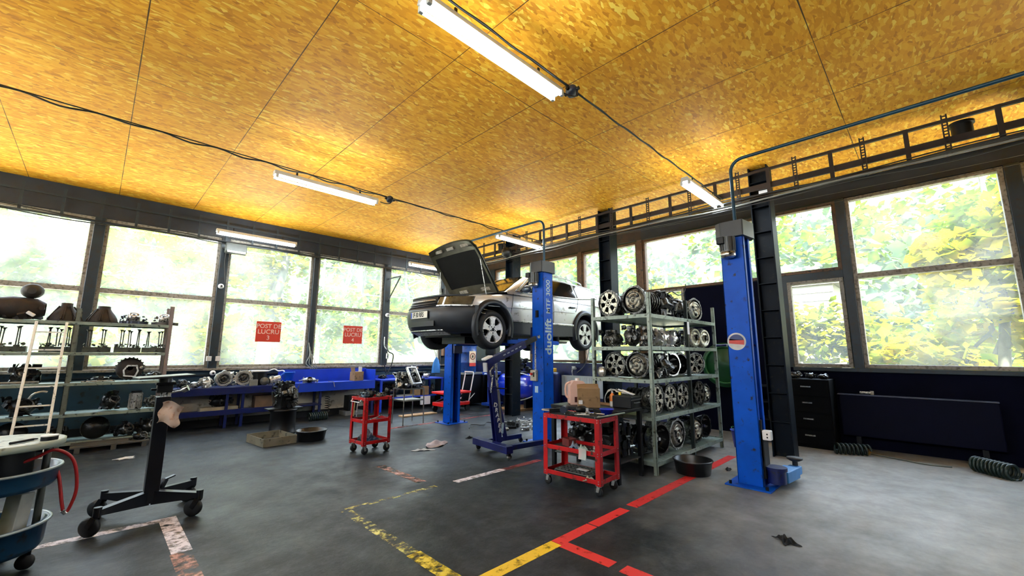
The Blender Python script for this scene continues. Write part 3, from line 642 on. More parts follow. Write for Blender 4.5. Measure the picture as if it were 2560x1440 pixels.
tree('feathery tree beyond the two small right windows', 15.5, 3.4, 5.0, [((0, 0, 2.4), (1.4, 1.2, 1.0)), ((0.2, -0.8, 3.4), (1.0, 0.9, 0.8))], 0.28, LF_Y, 0.12, (0.1, 0.1), 9)
tree('pale tree beyond the transom behind the rack', 16.5, 7.5, 5.0, [((0, 0, 3.2), (1.9, 1.6, 1.3)), ((0.2, -1.5, 2.4), (1.2, 1.1, 0.9))], 0.30, LF_Y, 0.14, (0.1, 0.1), 10)
# pale clapboard shed beyond the small lower right window
t = thing('garden_shed', 'white clapboard shed wall beyond the small lower right window', 'shed', (13.6, 2.6, -0.15))
b = MB()
for k in range(16): b.prism([(0.0, 0.22*k), (-0.03, 0.22*k+0.005), (-0.008, 0.22*k+0.22), (0.0, 0.22*k+0.22)], lambda a, c, q: (a, q, c), -0.9, 1.0)
b.box(0, 1.6, -0.9, 1.0, 0, 3.52).build('siding', mat('white clapboard', (0.45, 0.44, 0.36), 0.6, 0, 0.08, 3), t)
MB().prism([(-0.08, 3.52), (1.68, 3.56), (1.68, 3.62), (-0.08, 3.58)], lambda a, c, q: (a, q, c), -1.1, 1.2).build('roof', mat('grey roof felt', (0.3, 0.29, 0.28), 0.8), t)
# lattice pole and wires beyond the left windows
t = thing('utility_pole', 'pale lattice utility pole beyond the window with sign 3', 'utility pole', (5.35, 15.3, -0.15))
b = MB()
for s in (-1, 1): b.box(s*0.20-0.04, s*0.20+0.04, -0.1, 0.1, 0, 8)
for k in range(9): b.box(-0.2, 0.2, -0.08, 0.08, 0.4+k*0.9, 0.65+k*0.9)
b.build('post', mat('weathered concrete', (0.42, 0.42, 0.38), 0.8, 0, 0.2, 3), t)
for k, (z0, z1) in enumerate(((5.6, 5.3), (5.2, 4.9), (4.2, 3.9))):
    o = MB().tube(smoothpath([(-14, 17, z0), (-2, 16.6, (z0+z1)/2-0.35), (10, 16, z1), (20, 15.8, z1+0.3)], 8), 0.02, 6).build('overhead_wire', mat('aluminium wire', (0.5, 0.5, 0.5), 0.5))
    tag(o, ('topmost', 'middle', 'lowest')[k]+' overhead wire crossing outside the left windows', 'wire')
# ------------------------------------------------------------------ the silver car on the lift
SILV = mat('silver car paint', (0.98, 1.0, 1.0), 0.28, 0.30, 0.06, 3, coat=0.6, dirt=0.06, dirtcol=(0.35, 0.33, 0.28))
CLAD = mat('dark grey bumper plastic', (0.018, 0.022, 0.030), 0.42, 0, 0.25, 8)
CGLASS = mat('tinted car glass', (0.012, 0.013, 0.012), 0.04, 0, 0.2, 3, spec=0.9, coat=1.0)
WELL = mat('wheel well black', (0.006, 0.006, 0.006), 0.8)
CHROME = mat('polished trim', (0.85, 0.85, 0.82), 0.12, 1.0, 0.05, 5)
HLGLASS = mat('smoky headlight glass', (0.13, 0.12, 0.085), 0.08, 0.2, 0.6, 9, coat=1.0)
car = thing('car', 'silver estate car raised on the two post lift with its hood open', 'car', (3.97, 6.31, 1.60))
def nose_w(x): return 0.925*min(1, max(0, (x-0.06)/0.50))**(1/3.4)
def sect(x, zb, zs, zt, w=None):
    k = nose_w(x) if w is None else w
    return [(x, 0, zb), (x, 0.55*k, zb), (x, 0.93*k, zb+0.03), (x, 0.985*k, zb+0.14), (x, 1.0*k, 0.62), (x, 0.995*k, 0.76), (x, 0.965*k, zs), (x, 0.86*k, (zs+zt)/2+0.025), (x, 0.5*k, zt), (x, 0, zt+0.01)]
ST = [(0.078, .34, .74, .78, None), (0.12, .30, .78, .82, None), (0.21, .27, .82, .85, None), (0.37, .25, .85, .885, None), (0.56, .25, .875, .915, None), (0.93, .25, .915, .955, .925),
      (1.30, .25, .955, 1.0, .925), (1.7, .25, 1.0, 1.02, .92), (2.4, .25, 1.05, 1.06, .92), (3.2, .25, 1.09, 1.09, .92), (3.75, .26, 1.11, 1.11, .92), (4.15, .30, 1.12, 1.12, .905), (4.50, .36, 1.10, 1.12, .85), (4.70, .42, 1.06, 1.08, .77), (4.78, .46, .98, 1.0, .70)]
rows = []
for x, zb, zs, zt, w in ST:
    h = sect(x, zb, zs, zt, w); rows.append([(a, -c, d) for a, c, d in h]+[(a, c, d) for a, c, d in h[-2:0:-1]])
b = MB(); b.grid(rows, closed=True, flip=False); n = len(rows[0])
b.add(rows[0], [tuple(range(n))]); b.add(rows[-1], [tuple(range(n-1, -1, -1))])
def weld_apply(o, levels, cutters):
    import bmesh
    bm = bmesh.new(); bm.from_mesh(o.data); bmesh.ops.remove_doubles(bm, verts=bm.verts, dist=1e-5); bmesh.ops.recalc_face_normals(bm, faces=bm.faces); bm.to_mesh(o.data); bm.free()
    if levels: md = o.modifiers.new('s', 'SUBSURF'); md.levels = levels; md.render_levels = levels
    for c in cutters:
        md = o.modifiers.new('b', 'BOOLEAN'); md.operation = 'DIFFERENCE'; md.object = c; md.solver = 'EXACT'
    bpy.context.view_layer.update()
    dg = bpy.context.evaluated_depsgraph_get(); me = bpy.data.meshes.new_from_object(o.evaluated_get(dg)); o.modifiers.clear(); o.data = me
    me.polygons.foreach_set('use_smooth', [True]*len(me.polygons))
    md = o.modifiers.new('e', 'EDGE_SPLIT'); md.split_angle = math.radians(40)
    for c in cutters: bpy.data.objects.remove(c)
body = b.build('body', [SILV, WELL], car)
cuts = []
for x in (0.93, 3.68):
    for s in (-1, 1):
        c = MB().cyl((x, s*0.60, 0.36), (x, s*1.2, 0.36), 0.395, n=40, mi=0).build('cut', WELL, car); cuts.append(c)
weld_apply(body, 1, cuts)
# greenhouse
def gy(z): return 0.885-(z-1.05)*0.47
TOPL = [(1.28, 1.03), (1.66, 1.24), (2.02, 1.425), (2.40, 1.485), (2.85, 1.505), (3.35, 1.495), (3.85, 1.46), (4.18, 1.415), (4.42, 1.25), (4.60, 1.10)]
rows = []
for x, zt in TOPL:
    zl = min(zt, 1.0+0.02); ze = max(zl, zt-0.055)
    rows.append([(x, -gy(zl), 0.99), (x, -gy((zl+ze)/2), (zl+ze)/2), (x, -gy(ze), ze), (x, -gy(ze)+0.10, zt), (x, -0.3, zt+0.018), (x, 0.3, zt+0.018), (x, gy(ze)-0.10, zt), (x, gy(ze), ze), (x, gy((zl+ze)/2), (zl+ze)/2), (x, gy(zl), 0.99)])
MB().grid(rows).build('roof', SILV, car)
def sidepane(poly, s, off=0.012): return [(x, s*(gy(z)+off), z) for x, z in poly]
for s in (-1, 1):
    for poly in ([(1.62, 1.075), (2.55, 1.085), (2.55, 1.435), (2.30, 1.425), (2.06, 1.37)], [(2.62, 1.09), (3.42, 1.115), (3.42, 1.425), (3.2, 1.44), (2.62, 1.438)], [(3.50, 1.12), (4.20, 1.16), (4.02, 1.385), (3.60, 1.42), (3.50, 1.422)]):
        P = sidepane(poly, s); q = MB(); th = Vector((0, -s*0.02, 0)); n = len(P)
        q.add(P, [tuple(range(n)) if s < 0 else tuple(range(n-1, -1, -1))]); q.build('side_window', CGLASS, car)
    q = MB(); q.tube([(x, s*(gy(z)+0.014), z) for x, z in ((1.50, 1.06), (2.03, 1.395), (2.30, 1.455), (2.85, 1.47), (3.5, 1.455), (4.05, 1.405), (4.32, 1.18), (3.4, 1.10), (2.5, 1.07), (1.55, 1.055))], 0.011, 6, closed=True); q.build('window_trim', CHROME, car)
    q = MB(); q.tube(smoothpath([(2.25, s*0.66, 1.475), (2.35, s*0.66, 1.535), (3.1, s*0.66, 1.56), (3.8, s*0.65, 1.525), (3.95, s*0.64, 1.455)], 6), 0.017, 8); q.build('roof_rail', STEEL, car)
ws = [[(1.30+0.755*k, y*(0.80-0.24*k), 1.045+0.395*k+0.02*(1-y*y)) for y in (-1, -0.5, 0, 0.5, 1)] for k in (0, 0.5, 1)]
MB().grid([[(x-0.012, y, z+0.012) for x, y, z in r] for r in ws]).build('windshield', CGLASS, car)
rw = [[(4.63-0.42*k, y*(0.72-0.14*k), 1.11+0.29*k) for y in (-1, 0, 1)] for k in (0, 1)]
MB().grid([[(x+0.014, y, z+0.014) for x, y, z in r] for r in rw]).build('rear_window', CGLASS, car)
a = MB().tube([(4.0, 0.0, 1.45), (4.03, 0, 1.50), (4.16, 0, 1.53), (4.2, 0, 1.50)], 0.014, 6).build('roof_aerial', CLAD, car)
# bumpers: a band swept round the plan curve of the nose
def nose(y, inset=0.0): return 0.055+0.505*abs(min(1, abs(y)/0.93))**3.4+inset
def band(levels, ys, wmul=1.0): return [[(nose(y, ins)-0.0, y*(1-ins*0.05), z) for y in ys] for z, ins in levels]
YS = [-0.93+0.93*2*i/40 for i in range(41)]
b = MB(); R = band([(0.24, 0.22), (0.27, 0.06), (0.36, 0.0), (0.45, -0.035), (0.58, -0.045), (0.66, -0.03), (0.71, 0.0), (0.715, 0.07)], YS); b.grid(R, flip=True)
fb = b.build('front_bumper', CLAD, car)
b = MB()
for s in (-1, 1):
    b.sheet([[(x, s*0.948, z) for x in (0.50, 0.54, 0.56)] for z in (0.27, 0.5, 0.71)], (0, -s*0.03, 0))
b.build('bumper_end', CLAD, car)
def rear(y, i=0): return 4.80-0.26*abs(y/0.9)**3+i
b = MB(); b.grid([[(rear(y, i), y, z) for y in [-0.9+1.8*j/24 for j in range(25)]] for z, i in ((0.34, -0.15), (0.38, 0.0), (0.5, 0.05), (0.66, 0.05), (0.74, -0.02))]); b.build('rear_bumper', SILV, car)
def patch(y0, y1, z0, z1, off, n=10, lean=0.0):
    return [[(nose(y)-off+lean*(z-z0), y, z) for y in [y0+(y1-y0)*i/n for i in range(n+1)]] for z in (z0, (z0+z1)/2, z1)]
for s in (-1, 1):
    P = [[(nose(y)-0.016+0.5*(z-0.715), y*(1.0-0.02*(z-0.7)), z+0.03*(abs(y)-0.5)) for y in [s*(0.42+0.455*i/10) for i in range(11)]] for z in (0.715, 0.78, 0.86)]
    MB().sheet(P, (0.03, 0, 0)).build('headlight', HLGLASS, car)
    MB().sheet(patch(s*0.42, s*0.885, 0.695, 0.715, 0.025), (0.02, 0, 0)).build('headlight_trim', STEEL, car)
g = MB().sheet(patch(-0.40, 0.40, 0.715, 0.86, 0.012, 10, 0.35), (0.03, 0, 0)).build('grille', BLACK, car)
for z in (0.745, 0.80): MB().sheet(patch(-0.38, 0.38, z, z+0.012, 0.025, 10, 0.35), (0.02, 0, 0)).build('grille_bar', STEEL if z > 0.78 else CLAD, g)
MB().sheet([[(nose(y)+d+0.05, y*0.98, 0.875+0.03*d) for y in [-0.80+1.6*i/16 for i in range(17)]] for d in (0.0, 0.12, 0.25)], (0, 0, 0.025)).build('radiator_cover', BLACK, car)
MB().sheet(patch(-0.40, 0.40, 0.36, 0.45, 0.047), (0.02, 0, 0)).build('lower_grille', BLACK, car)
b = MB(); b.sheet([[(nose(y, 0.03+d*0.18), y, 0.30-0.075*d) for y in [-0.50+1.0*i/16 for i in range(17)]] for d in (0, 0.5, 1)], (0, 0, -0.012)); b.build('skid_plate', STEEL, car)
pl = MB().box(-0.062, -0.052, -0.26, 0.26, 0.505, 0.62).build('number_plate', mat('plate white', (0.82, 0.80, 0.70), 0.35, 0, 0.05), car, bevel=0.003)
lettering('IF·30 RRS', 0.118, BLACK, (-0.0635, 0.015, 0.5625), (0, -1, 0), (0, 0, 1), pl, sx=0.72, bold=0.0025)
MB().box(-0.0635, -0.062, 0.215, 0.255, 0.51, 0.615).build('plate_band', mat('plate blue', (0.01, 0.05, 0.4), 0.4), pl)
MB().box(-0.056, -0.050, -0.275, 0.275, 0.492, 0.635).build('plate_holder', BLACK, pl)
pl.location.x = 0.055
# wheel arch flares, sills, door seams, handles, mirrors
for s in (-1, 1):
    for x in (0.93, 3.68):
        rows = []
        for i in range(31):
            an = math.radians(-22+224*i/30); row = []
            for r, o in ((0.385, -0.03), (0.39, 0.030), (0.42, 0.040), (0.475, 0.022), (0.485, -0.02)): row.append((x+r*math.cos(an), s*(0.925+o), 0.36+r*math.sin(an)*1.02))
            rows.append(row)
        MB().grid(rows, flip=(s > 0)).build('arch_flare', CLAD, car)
    MB().sheet([[(x, s*0.935, z) for x in (1.33, 2.3, 3.28)] for z in (0.26, 0.36, 0.47)], (0, -s*0.04, 0)).build('side_skirt', CLAD, car)
    MB().box(1.38, 3.22, s*0.915, s*0.950, 0.475, 0.515).build('sill_trim', STEEL, car, bevel=0.008)
    for xs in (((1.33, 0.52), (1.40, 0.80), (1.44, 1.0)), ((2.58, 0.52), (2.59, 0.8), (2.59, 1.08)), ((3.34, 0.80), (3.44, 0.95), (3.46, 1.10))):
        MB().tube([(x, s*(0.919 if z < 0.95 else 0.897), z) for x, z in xs], 0.005, 6).build('door_seam', BLACK, car)
    for x in (2.40, 3.22): MB().obox((x, s*0.925, 0.885), (0.19, 0.035, 0.03)).build('door_handle', SILV if x < 3 else CLAD, car, bevel=0.01)
    MB().tube([(0.62, s*0.926, 0.72), (1.34, s*0.93, 0.735), (2.6, s*0.93, 0.76), (3.3, s*0.93, 0.775)], 0.006, 6).build('waist_line', SILV, car)
    m = MB(); m.ball((1.68, s*1.01, 1.10), 0.1, 16, 0, 0.75, 1.15, 0.75); mo = m.build('mirror', mat('mirror cap grey', (0.16, 0.20, 0.25), 0.25, 0.5, 0.1), car)
    MB().beam((1.68, s*0.87, 1.06), (1.68, s*0.95, 1.07), 0.06, 0.05).build('mirror_arm', CLAD, mo)
    MB().obox((4.48, s*0.80, 0.92), (0.16, 0.12, 0.20), (0, 0, -s*0.35)).build('tail_light', mat('tail light red', (0.35, 0.01, 0.01), 0.15), car, bevel=0.02)
    for k in range(2): MB().tube([(0.60+0.03*k, s*0.915, 0.665-0.075*k), (0.60+0.14*(2-k)*0.9, s*0.93, 0.645-0.06*k)], 0.004, 6).build('fender_line', CHROME, car)
# underside
b = MB(); b.box(0.5, 4.4, -0.55, 0.55, 0.20, 0.27); b.box(0.75, 1.5, -0.35, 0.35, 0.08, 0.22); b.cyl((1.4, 0.1, 0.17), (4.4, 0.2, 0.2), 0.05, n=10); b.cyl((0.93, -0.75, 0.33), (0.93, 0.75, 0.33), 0.04, n=10); b.cyl((3.68, -0.75, 0.33), (3.68, 0.75, 0.33), 0.05, n=10); b.box(3.0, 3.4, -0.4, 0.4, 0.14, 0.22)
b.build('underbody', BLACK, car)
# wheels
RIM = mat('alloy wheel silver', (0.95, 0.95, 0.93), 0.35, 0.5, 0.12, 12, dirt=0.12)
def wheel(x, s):
    t = bpy.data.objects.new('wheel', None); COL.objects.link(t); t.parent = car; t.location = (x, s*0.80, 0.315); t.rotation_euler = (0, 0, (0.0 if s < 0 else PI))
    MB().lathe([(0.235, 0.10), (0.25, 0.118), (0.29, 0.122), (0.325, 0.105), (0.342, 0.07), (0.345, 0), (0.342, -0.07), (0.32, -0.105), (0.25, -0.115), (0.235, -0.10)], (0,0,0), (0,-1,0), 40).build('tyre', TYRE, t)
    MB().lathe([(0.24, 0.10), (0.225, 0.095), (0.215, 0.05), (0.20, -0.06), (0.0, -0.07)], (0,0,0), (0,-1,0), 36).build('barrel', WELL, t)
    b = MB(); b.lathe([(0.238, 0.10), (0.236, 0.112), (0.222, 0.112), (0.212, 0.085)], (0,0,0), (0,-1,0), 40)
    for k in range(5):
        a = PI/2+2*PI*k/5; c, d = math.cos(a), math.sin(a)
        f = lambda p, q, tt, c=c, d=d: (p*c-q*d, -tt, p*d+q*c)
        b.prism([(0.03, -0.050), (0.10, -0.043), (0.16, -0.048), (0.222, -0.076), (0.222, 0.076), (0.16, 0.048), (0.10, 0.043), (0.03, 0.050)], f, 0.07, 0.105)
    b.cyl((0, -0.06, 0), (0, -0.108, 0), 0.082, n=24); b.build('rim', RIM, t, bevel=0.006)
    b = MB(); b.cyl((0, -0.108, 0), (0, -0.112, 0), 0.032, n=18)
    for k in range(5): a = PI/2+PI/5+2*PI*k/5; b.cyl((0.056*math.cos(a), -0.106, 0.056*math.sin(a)), (0.056*math.cos(a), -0.111, 0.056*math.sin(a)), 0.012, n=8)
    b.build('hub_cap', BLACK, t)
for x in (0.93, 3.68):
    for s in (-1, 1): wheel(x, s)
# raised hood: outer skin, padded liner, frame, struts
hd = bpy.data.objects.new('hood', None); COL.objects.link(hd); hd.parent = car; hd.location = (1.30, 0, 1.07); hd.rotation_euler = (0, math.radians(54), 0)
# local: -x runs from the hinge to the tip, +z is the outer skin
def hoodp(u, v, dz=0.0):
    w = 0.71+0.03*u-0.07*u**6; x = -1.15*u+0.06*v*v*(u > 0.9)
    z = 0.055*(1-v*v)+dz-0.14*max(0, u-0.82)**1.2*1.6-0.05*abs(v)**6
    return (x, v*w, z)
U = [i/14 for i in range(15)]; V = [-1+2*j/16 for j in range(17)]
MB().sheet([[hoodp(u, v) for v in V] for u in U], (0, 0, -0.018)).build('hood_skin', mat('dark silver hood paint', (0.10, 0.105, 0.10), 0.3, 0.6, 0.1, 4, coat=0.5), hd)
MB().sheet([[hoodp(0.17+u*0.62, v*0.84, -0.030) for v in V] for u in U], (0, 0, -0.022)).build('hood_liner', mat('black hood insulation', (0.003, 0.003, 0.0035), 0.85, 0, 0.3, 10, bump=0.3, spec=0.2), hd)
OLV = mat('olive hood underside', (0.085, 0.082, 0.055), 0.35, 0.4, 0.4, 6)
b = MB(); b.sheet([[hoodp(0.0+u*0.17, v*0.93, -0.030) for v in V] for u in U[::2]], (0, 0, -0.02))
b.sheet([[hoodp(0.79+u*0.20, v*0.95, -0.024) for v in V] for u in U[::2]], (0, 0, -0.03))
for s in (-1, 1): b.sheet([[hoodp(u*0.97, s*(0.86+0.11*k), -0.026) for k in (0, 0.5, 1)] for u in U], (0, 0, -0.025))
b.build('hood_frame', OLV, hd)
b = MB()
for v in (-0.55, 0.1, 0.6): x, y, z = hoodp(0.90, v, -0.06); b.obox((x, y, z), (0.06, 0.22, 0.03))
for v in (-0.5, 0.45): x, y, z = hoodp(0.08, v, -0.055); b.obox((x, y, z), (0.07, 0.25, 0.03))
b.build('hood_pocket', CREAM, hd, bevel=0.006)
for s, u in ((-1, 0.62), (1, 0.55)):
    Mh = Euler((0, math.radians(54), 0)).to_matrix(); p = Mh @ Vector(hoodp(u, s*0.9, -0.05))+Vector((1.30, 0, 1.07))
    MB().tube([(0.95, s*0.70, 0.94), tuple(p)], 0.008, 8).build('hood_strut', STEEL, car)
# ------------------------------------------------------------------ two post lifts
def lift_post(name_label, x, y, open_dir, motor=True, text=False, carriage=None):
    """a blue C section column; open_dir = +1 opens to +y, -1 to -y"""
    t = thing('lift_post', name_label, 'car lift post', (x, y, 0))
    o = open_dir; h = 2.96; wx = 0.26; wy = 0.27
    b = MB(); b.box(-wx/2, wx/2, -o*wy/2, -o*(wy/2-0.012), 0.012, h)
    for s in (-1, 1):
        b.box(s*wx/2, s*(wx/2-0.012), -o*wy/2, o*wy/2, 0.012, h); b.box(s*wx/2, s*(wx/2-0.065), o*wy/2, o*(wy/2-0.012), 0.012, h)
    b.build('column', BLUE, t, bevel=0.004)
    b = MB(); b.box(-0.27, 0.27, -0.24, 0.24, 0, 0.014); b.build('base_plate', BLUE, t, bevel=0.003)
    for sx in (-0.22, 0.22):
        for sy in (-0.19, 0.19): MB().cyl((sx, sy, 0.014), (sx, sy, 0.05), 0.016, n=8).build('anchor_bolt', BLACK, t)
    MB().cyl((0, o*0.03, 0.05), (0, o*0.03, h-0.05), 0.025, n=10).build('lifting_screw', BLACK, t)
    if motor:
        b = MB(); b.prism([(-0.20, -0.16), (0.12, -0.20), (0.20, -0.14), (0.20, 0.16), (-0.14, 0.18), (-0.20, 0.10)], lambda p, q, k: (p, q*(-o if o < 0 else 1), k), h, h+0.20); b.build('head_cover', mat('dark grey head cover', (0.03, 0.033, 0.035), 0.45, 0, 0.2, 6), t, bevel=0.012)
        b = MB(); b.cyl((-0.22, 0.02, h-0.20), (-0.22, 0.02, h-0.01), 0.078, n=24)
        for k in range(16): a = 2*PI*k/16; b.obox((-0.22+0.082*math.cos(a), 0.02+0.082*math.sin(a), h-0.10), (0.02, 0.006, 0.17), (0, 0, a))
        mo = b.build('motor', mat('grey motor casting', (0.16, 0.17, 0.17), 0.4, 0.4, 0.2), t)
        MB().lathe([(0.0, -0.07), (0.06, -0.07), (0.084, -0.055), (0.086, 0.0), (0.0, 0.0)], (-0.22, 0.02, h-0.20), (0, 0, 1), 24).build('fan_cowl', STEEL, mo)
        MB().obox((-0.30, 0.07, h-0.06), (0.07, 0.09, 0.09)).build('terminal_box', BLACK, mo, bevel=0.008)
    return t
PR = lift_post('blue lift post standing alone right of the gearbox rack', 5.68, 1.66, -1)
b = MB(); b.box(-0.10, 0.10, -0.16, 0.02, 0.10, 0.62); b.build('carriage', BLACK, PR, bevel=0.01)
ar = MB(); ar.cyl((0, -0.24, 0.06), (0, -0.24, 0.20), 0.095, n=24); ar.cyl((-0.0, -0.24, 0.20), (0, -0.24, 0.235), 0.11, n=24); arm = ar.build('swing_arm_hub', DBLUE, PR, bevel=0.006)
b = MB(); b.beam((0.06, -0.26, 0.12), (0.42, -0.30, 0.12), 0.17, 0.12); b.beam((0.38, -0.30, 0.12), (0.62, -0.30, 0.11), 0.13, 0.09); b.build('swing_arm', mat('light lift blue', (0.05, 0.25, 0.62), 0.45, 0, 0.2, 6), PR, bevel=0.008)
b = MB(); b.cyl((0.60, -0.30, 0.15), (0.60, -0.30, 0.21), 0.03, n=14); b.lathe([(0, 0.0), (0.05, 0.0), (0.085, 0.02), (0.085, 0.04), (0, 0.04)], (0.60, -0.30, 0.21), (0, 0, 1), 24); b.build('arm_pad', RUBBER, PR)
MB().box(-0.115, -0.03, -0.245, -0.155, 0.53, 0.64).build('control_plate', WHITE, PR, bevel=0.012)
for z in (0.6, 0.565): MB().box(-0.118, -0.1145, -0.215, -0.20, z-0.008, z+0.008).build('control_button', BLACK, PR)
b = MB(); b.box(-0.10, -0.06, -0.15, -0.10, 0.3, 0.75); b.build('arm_lock', BLACK, PR)
st = MB().cyl((-0.130, 0.03, 1.66), (-0.1325, 0.03, 1.66), 0.105, n=40).build('round_sticker', mat('sticker white', (0.78, 0.78, 0.76), 0.4), PR)
MB().obox((-0.134, 0.03, 1.655), (0.002, 0.17, 0.055), (0.10, 0, 0)).build('sticker_band', mat('sticker red', (0.65, 0.05, 0.03), 0.4), st)
b = MB(); b.prism([(0.085*math.cos(math.radians(a)), 0.085*math.sin(math.radians(a))) for a in range(10, 171, 10)], lambda p, q, k: (-k, 0.03+p, 1.66+q), 0.133, 0.135); b.build('sticker_cap', mat('sticker blue', (0.02, 0.04, 0.2), 0.4), st)
PM = lift_post('blue lift post with duolift lettering beside the silver car', 5.70, 4.95, 1)
PL = lift_post('far blue lift post below the raised front of the silver car', 5.74, 7.66, -1, motor=True)
WL = mat('pale blue lettering', (0.55, 0.72, 0.80), 0.45)
lettering('duolift', 0.235, WL, (0.005, -0.137, 1.80), (0, 0, 1), (-1, 0, 0), PM, sx=1.05, bold=0.006)
lettering('MTF 3000', 0.15, WL, (0.005, -0.137, 2.52), (0, 0, 1), (-1, 0, 0), PM, sx=1.0, bold=0.002)
b = MB(); b.box(-0.185, -0.13, 0.00, 0.14, 1.03, 1.22); cb = b.build('control_box', mat('cream control box', (0.62, 0.60, 0.48), 0.45), PM, bevel=0.008)
MB().cyl((-0.185, 0.10, 1.15), (-0.215, 0.10, 1.15), 0.022, n=14).build('stop_button', REDL, cb)
MB().box(-0.188, -0.184, 0.04, 0.07, 1.10, 1.18).build('switch', BLACK, cb)
MB().box(-0.133, -0.13, 0.0, 0.075, 0.83, 0.94).build('notice', mat('pale notice', (0.45, 0.62, 0.75), 0.5), PM)
MB().cyl((-0.13, -0.03, 1.80), (-0.142, -0.03, 1.80), 0.03, n=16).build('round_badge', STEEL, PM)
MB().box(-0.16, -0.13, -0.02, 0.03, 2.15, 2.27).build('limit_switch', BLACK, PM)
for P_, o, ya in ((PM, 1, 0.20), (PL, -1, -0.20)):
    b = MB(); b.box(-0.11, 0.11, o*0.02, o*0.20, 1.50, 1.98); b.build('carriage', DBLUE, P_, bevel=0.01)
    for dx, yy in ((-0.30, 0.60), (1.15, 0.60)):
        q = MB(); q.beam((0.05*(1 if dx > 0 else -1), o*0.17, 1.72), (dx*0.6, o*(0.17+(yy-0.17)*0.6), 1.72), 0.11, 0.10); q.beam((dx*0.5, o*(0.17+(yy-0.17)*0.5), 1.72), (dx, o*yy, 1.72), 0.08, 0.075)
        aa = q.build('swing_arm', BLUE, P_, bevel=0.006)
        MB().cyl((dx*0.97, o*yy*0.97, 1.75), (dx*0.97, o*yy*0.97, 1.85), 0.055, n=16).build('arm_pad', RUBBER, aa)
# conduits rising from the motor heads
def conduit(x, y, ydir, ylen, label, m):
    pts = [(x, y, 3.16), (x, y, 3.84)]
    for k in range(7): a = PI/2*k/6; pts.append((x, y+ydir*0.15*(1-math.cos(a)), 3.85+0.15*math.sin(a)))
    pts.append((x, y+ydir*ylen, 4.0)); o = MB().tube(pts, 0.021, 10).build('conduit', m); tag(o, label, 'conduit')
conduit(5.62, 1.62, -1, 4.6, 'blue conduit bent from the right lift post towards the right edge', CONDUIT)
conduit(5.72, 4.92, 1, 2.72, 'dark conduit bent over the car between the two lift posts', CONDUIT)
# ------------------------------------------------------------------ gearboxes and engine parts (built once, then copied)
def greeble(b, lo, hi, n, seed, mis=(0,), tubes=0.25):
    """random castings, bosses and pipes filling a box"""
    rg = random.Random(seed); i0 = len(b.v)
    for _ in range(n):
        c = [rg.uniform(lo[k], hi[k]) for k in range(3)]; mi = rg.choice(mis); q = rg.random()
        e = min(hi[k]-lo[k] for k in range(3))
        if q < tubes:
            p = [Vector(c)+Vector([rg.gauss(0, e*0.22) for _ in range(3)]) for _ in range(4)]
            p = [Vector([min(max(v[k], lo[k]), hi[k]) for k in range(3)]) for v in p]
            b.tube(smoothpath(p, 4), e*rg.uniform(0.018, 0.035), 6, mi)
        elif q < 0.55:
            ax = rg.choice(((1,0,0), (0,1,0), (0,0,1))); l = e*rg.uniform(0.08, 0.3); r = e*rg.uniform(0.06, 0.16)
            p = Vector([min(max(c[k], lo[k]+r), hi[k]-r) for k in range(3)]); b.cyl(p-Vector(ax)*l/2, p+Vector(ax)*l/2, r, r*rg.uniform(0.6, 1), 12, mi)
        else:
            sz = [e*rg.uniform(0.08, 0.34) for _ in range(3)]; p = [min(max(c[k], lo[k]+sz[k]*0.6), hi[k]-sz[k]*0.6) for k in range(3)]
            b.obox(p, sz, (rg.gauss(0, .3), rg.gauss(0, .3), rg.gauss(0, .5)), mi)
    for i in range(i0, len(b.v)): b.v[i] = tuple(min(max(b.v[i][k], lo[k]), hi[k]) for k in range(3))
    return b
def bell_outline(R, seed, n=48):
    """the lobed outline of a bell housing flange"""
    rg = random.Random(seed); ears = [rg.uniform(0, 2*PI) for _ in range(9)]; out = []
    for i in range(n):
        a = 2*PI*i/n; r = R*(1+0.02*math.sin(3*a+seed))
        for e in ears:
            d = abs((a-e+PI) % (2*PI)-PI)
            if d < 0.13: r = R*1.07
        out.append((r*math.cos(a), r*math.sin(a)))
    return out
FACE = mat('machined flexplate', (0.92, 0.88, 0.70), 0.4, 0.55, 0.3, 14, dirt=0.3)
CONV = mat('torque converter steel', (0.44, 0.42, 0.34), 0.35, 0.6, 0.4, 8, dirt=0.35)
YZ = lambda ox: (lambda p, q, t: (ox+t, p, q))
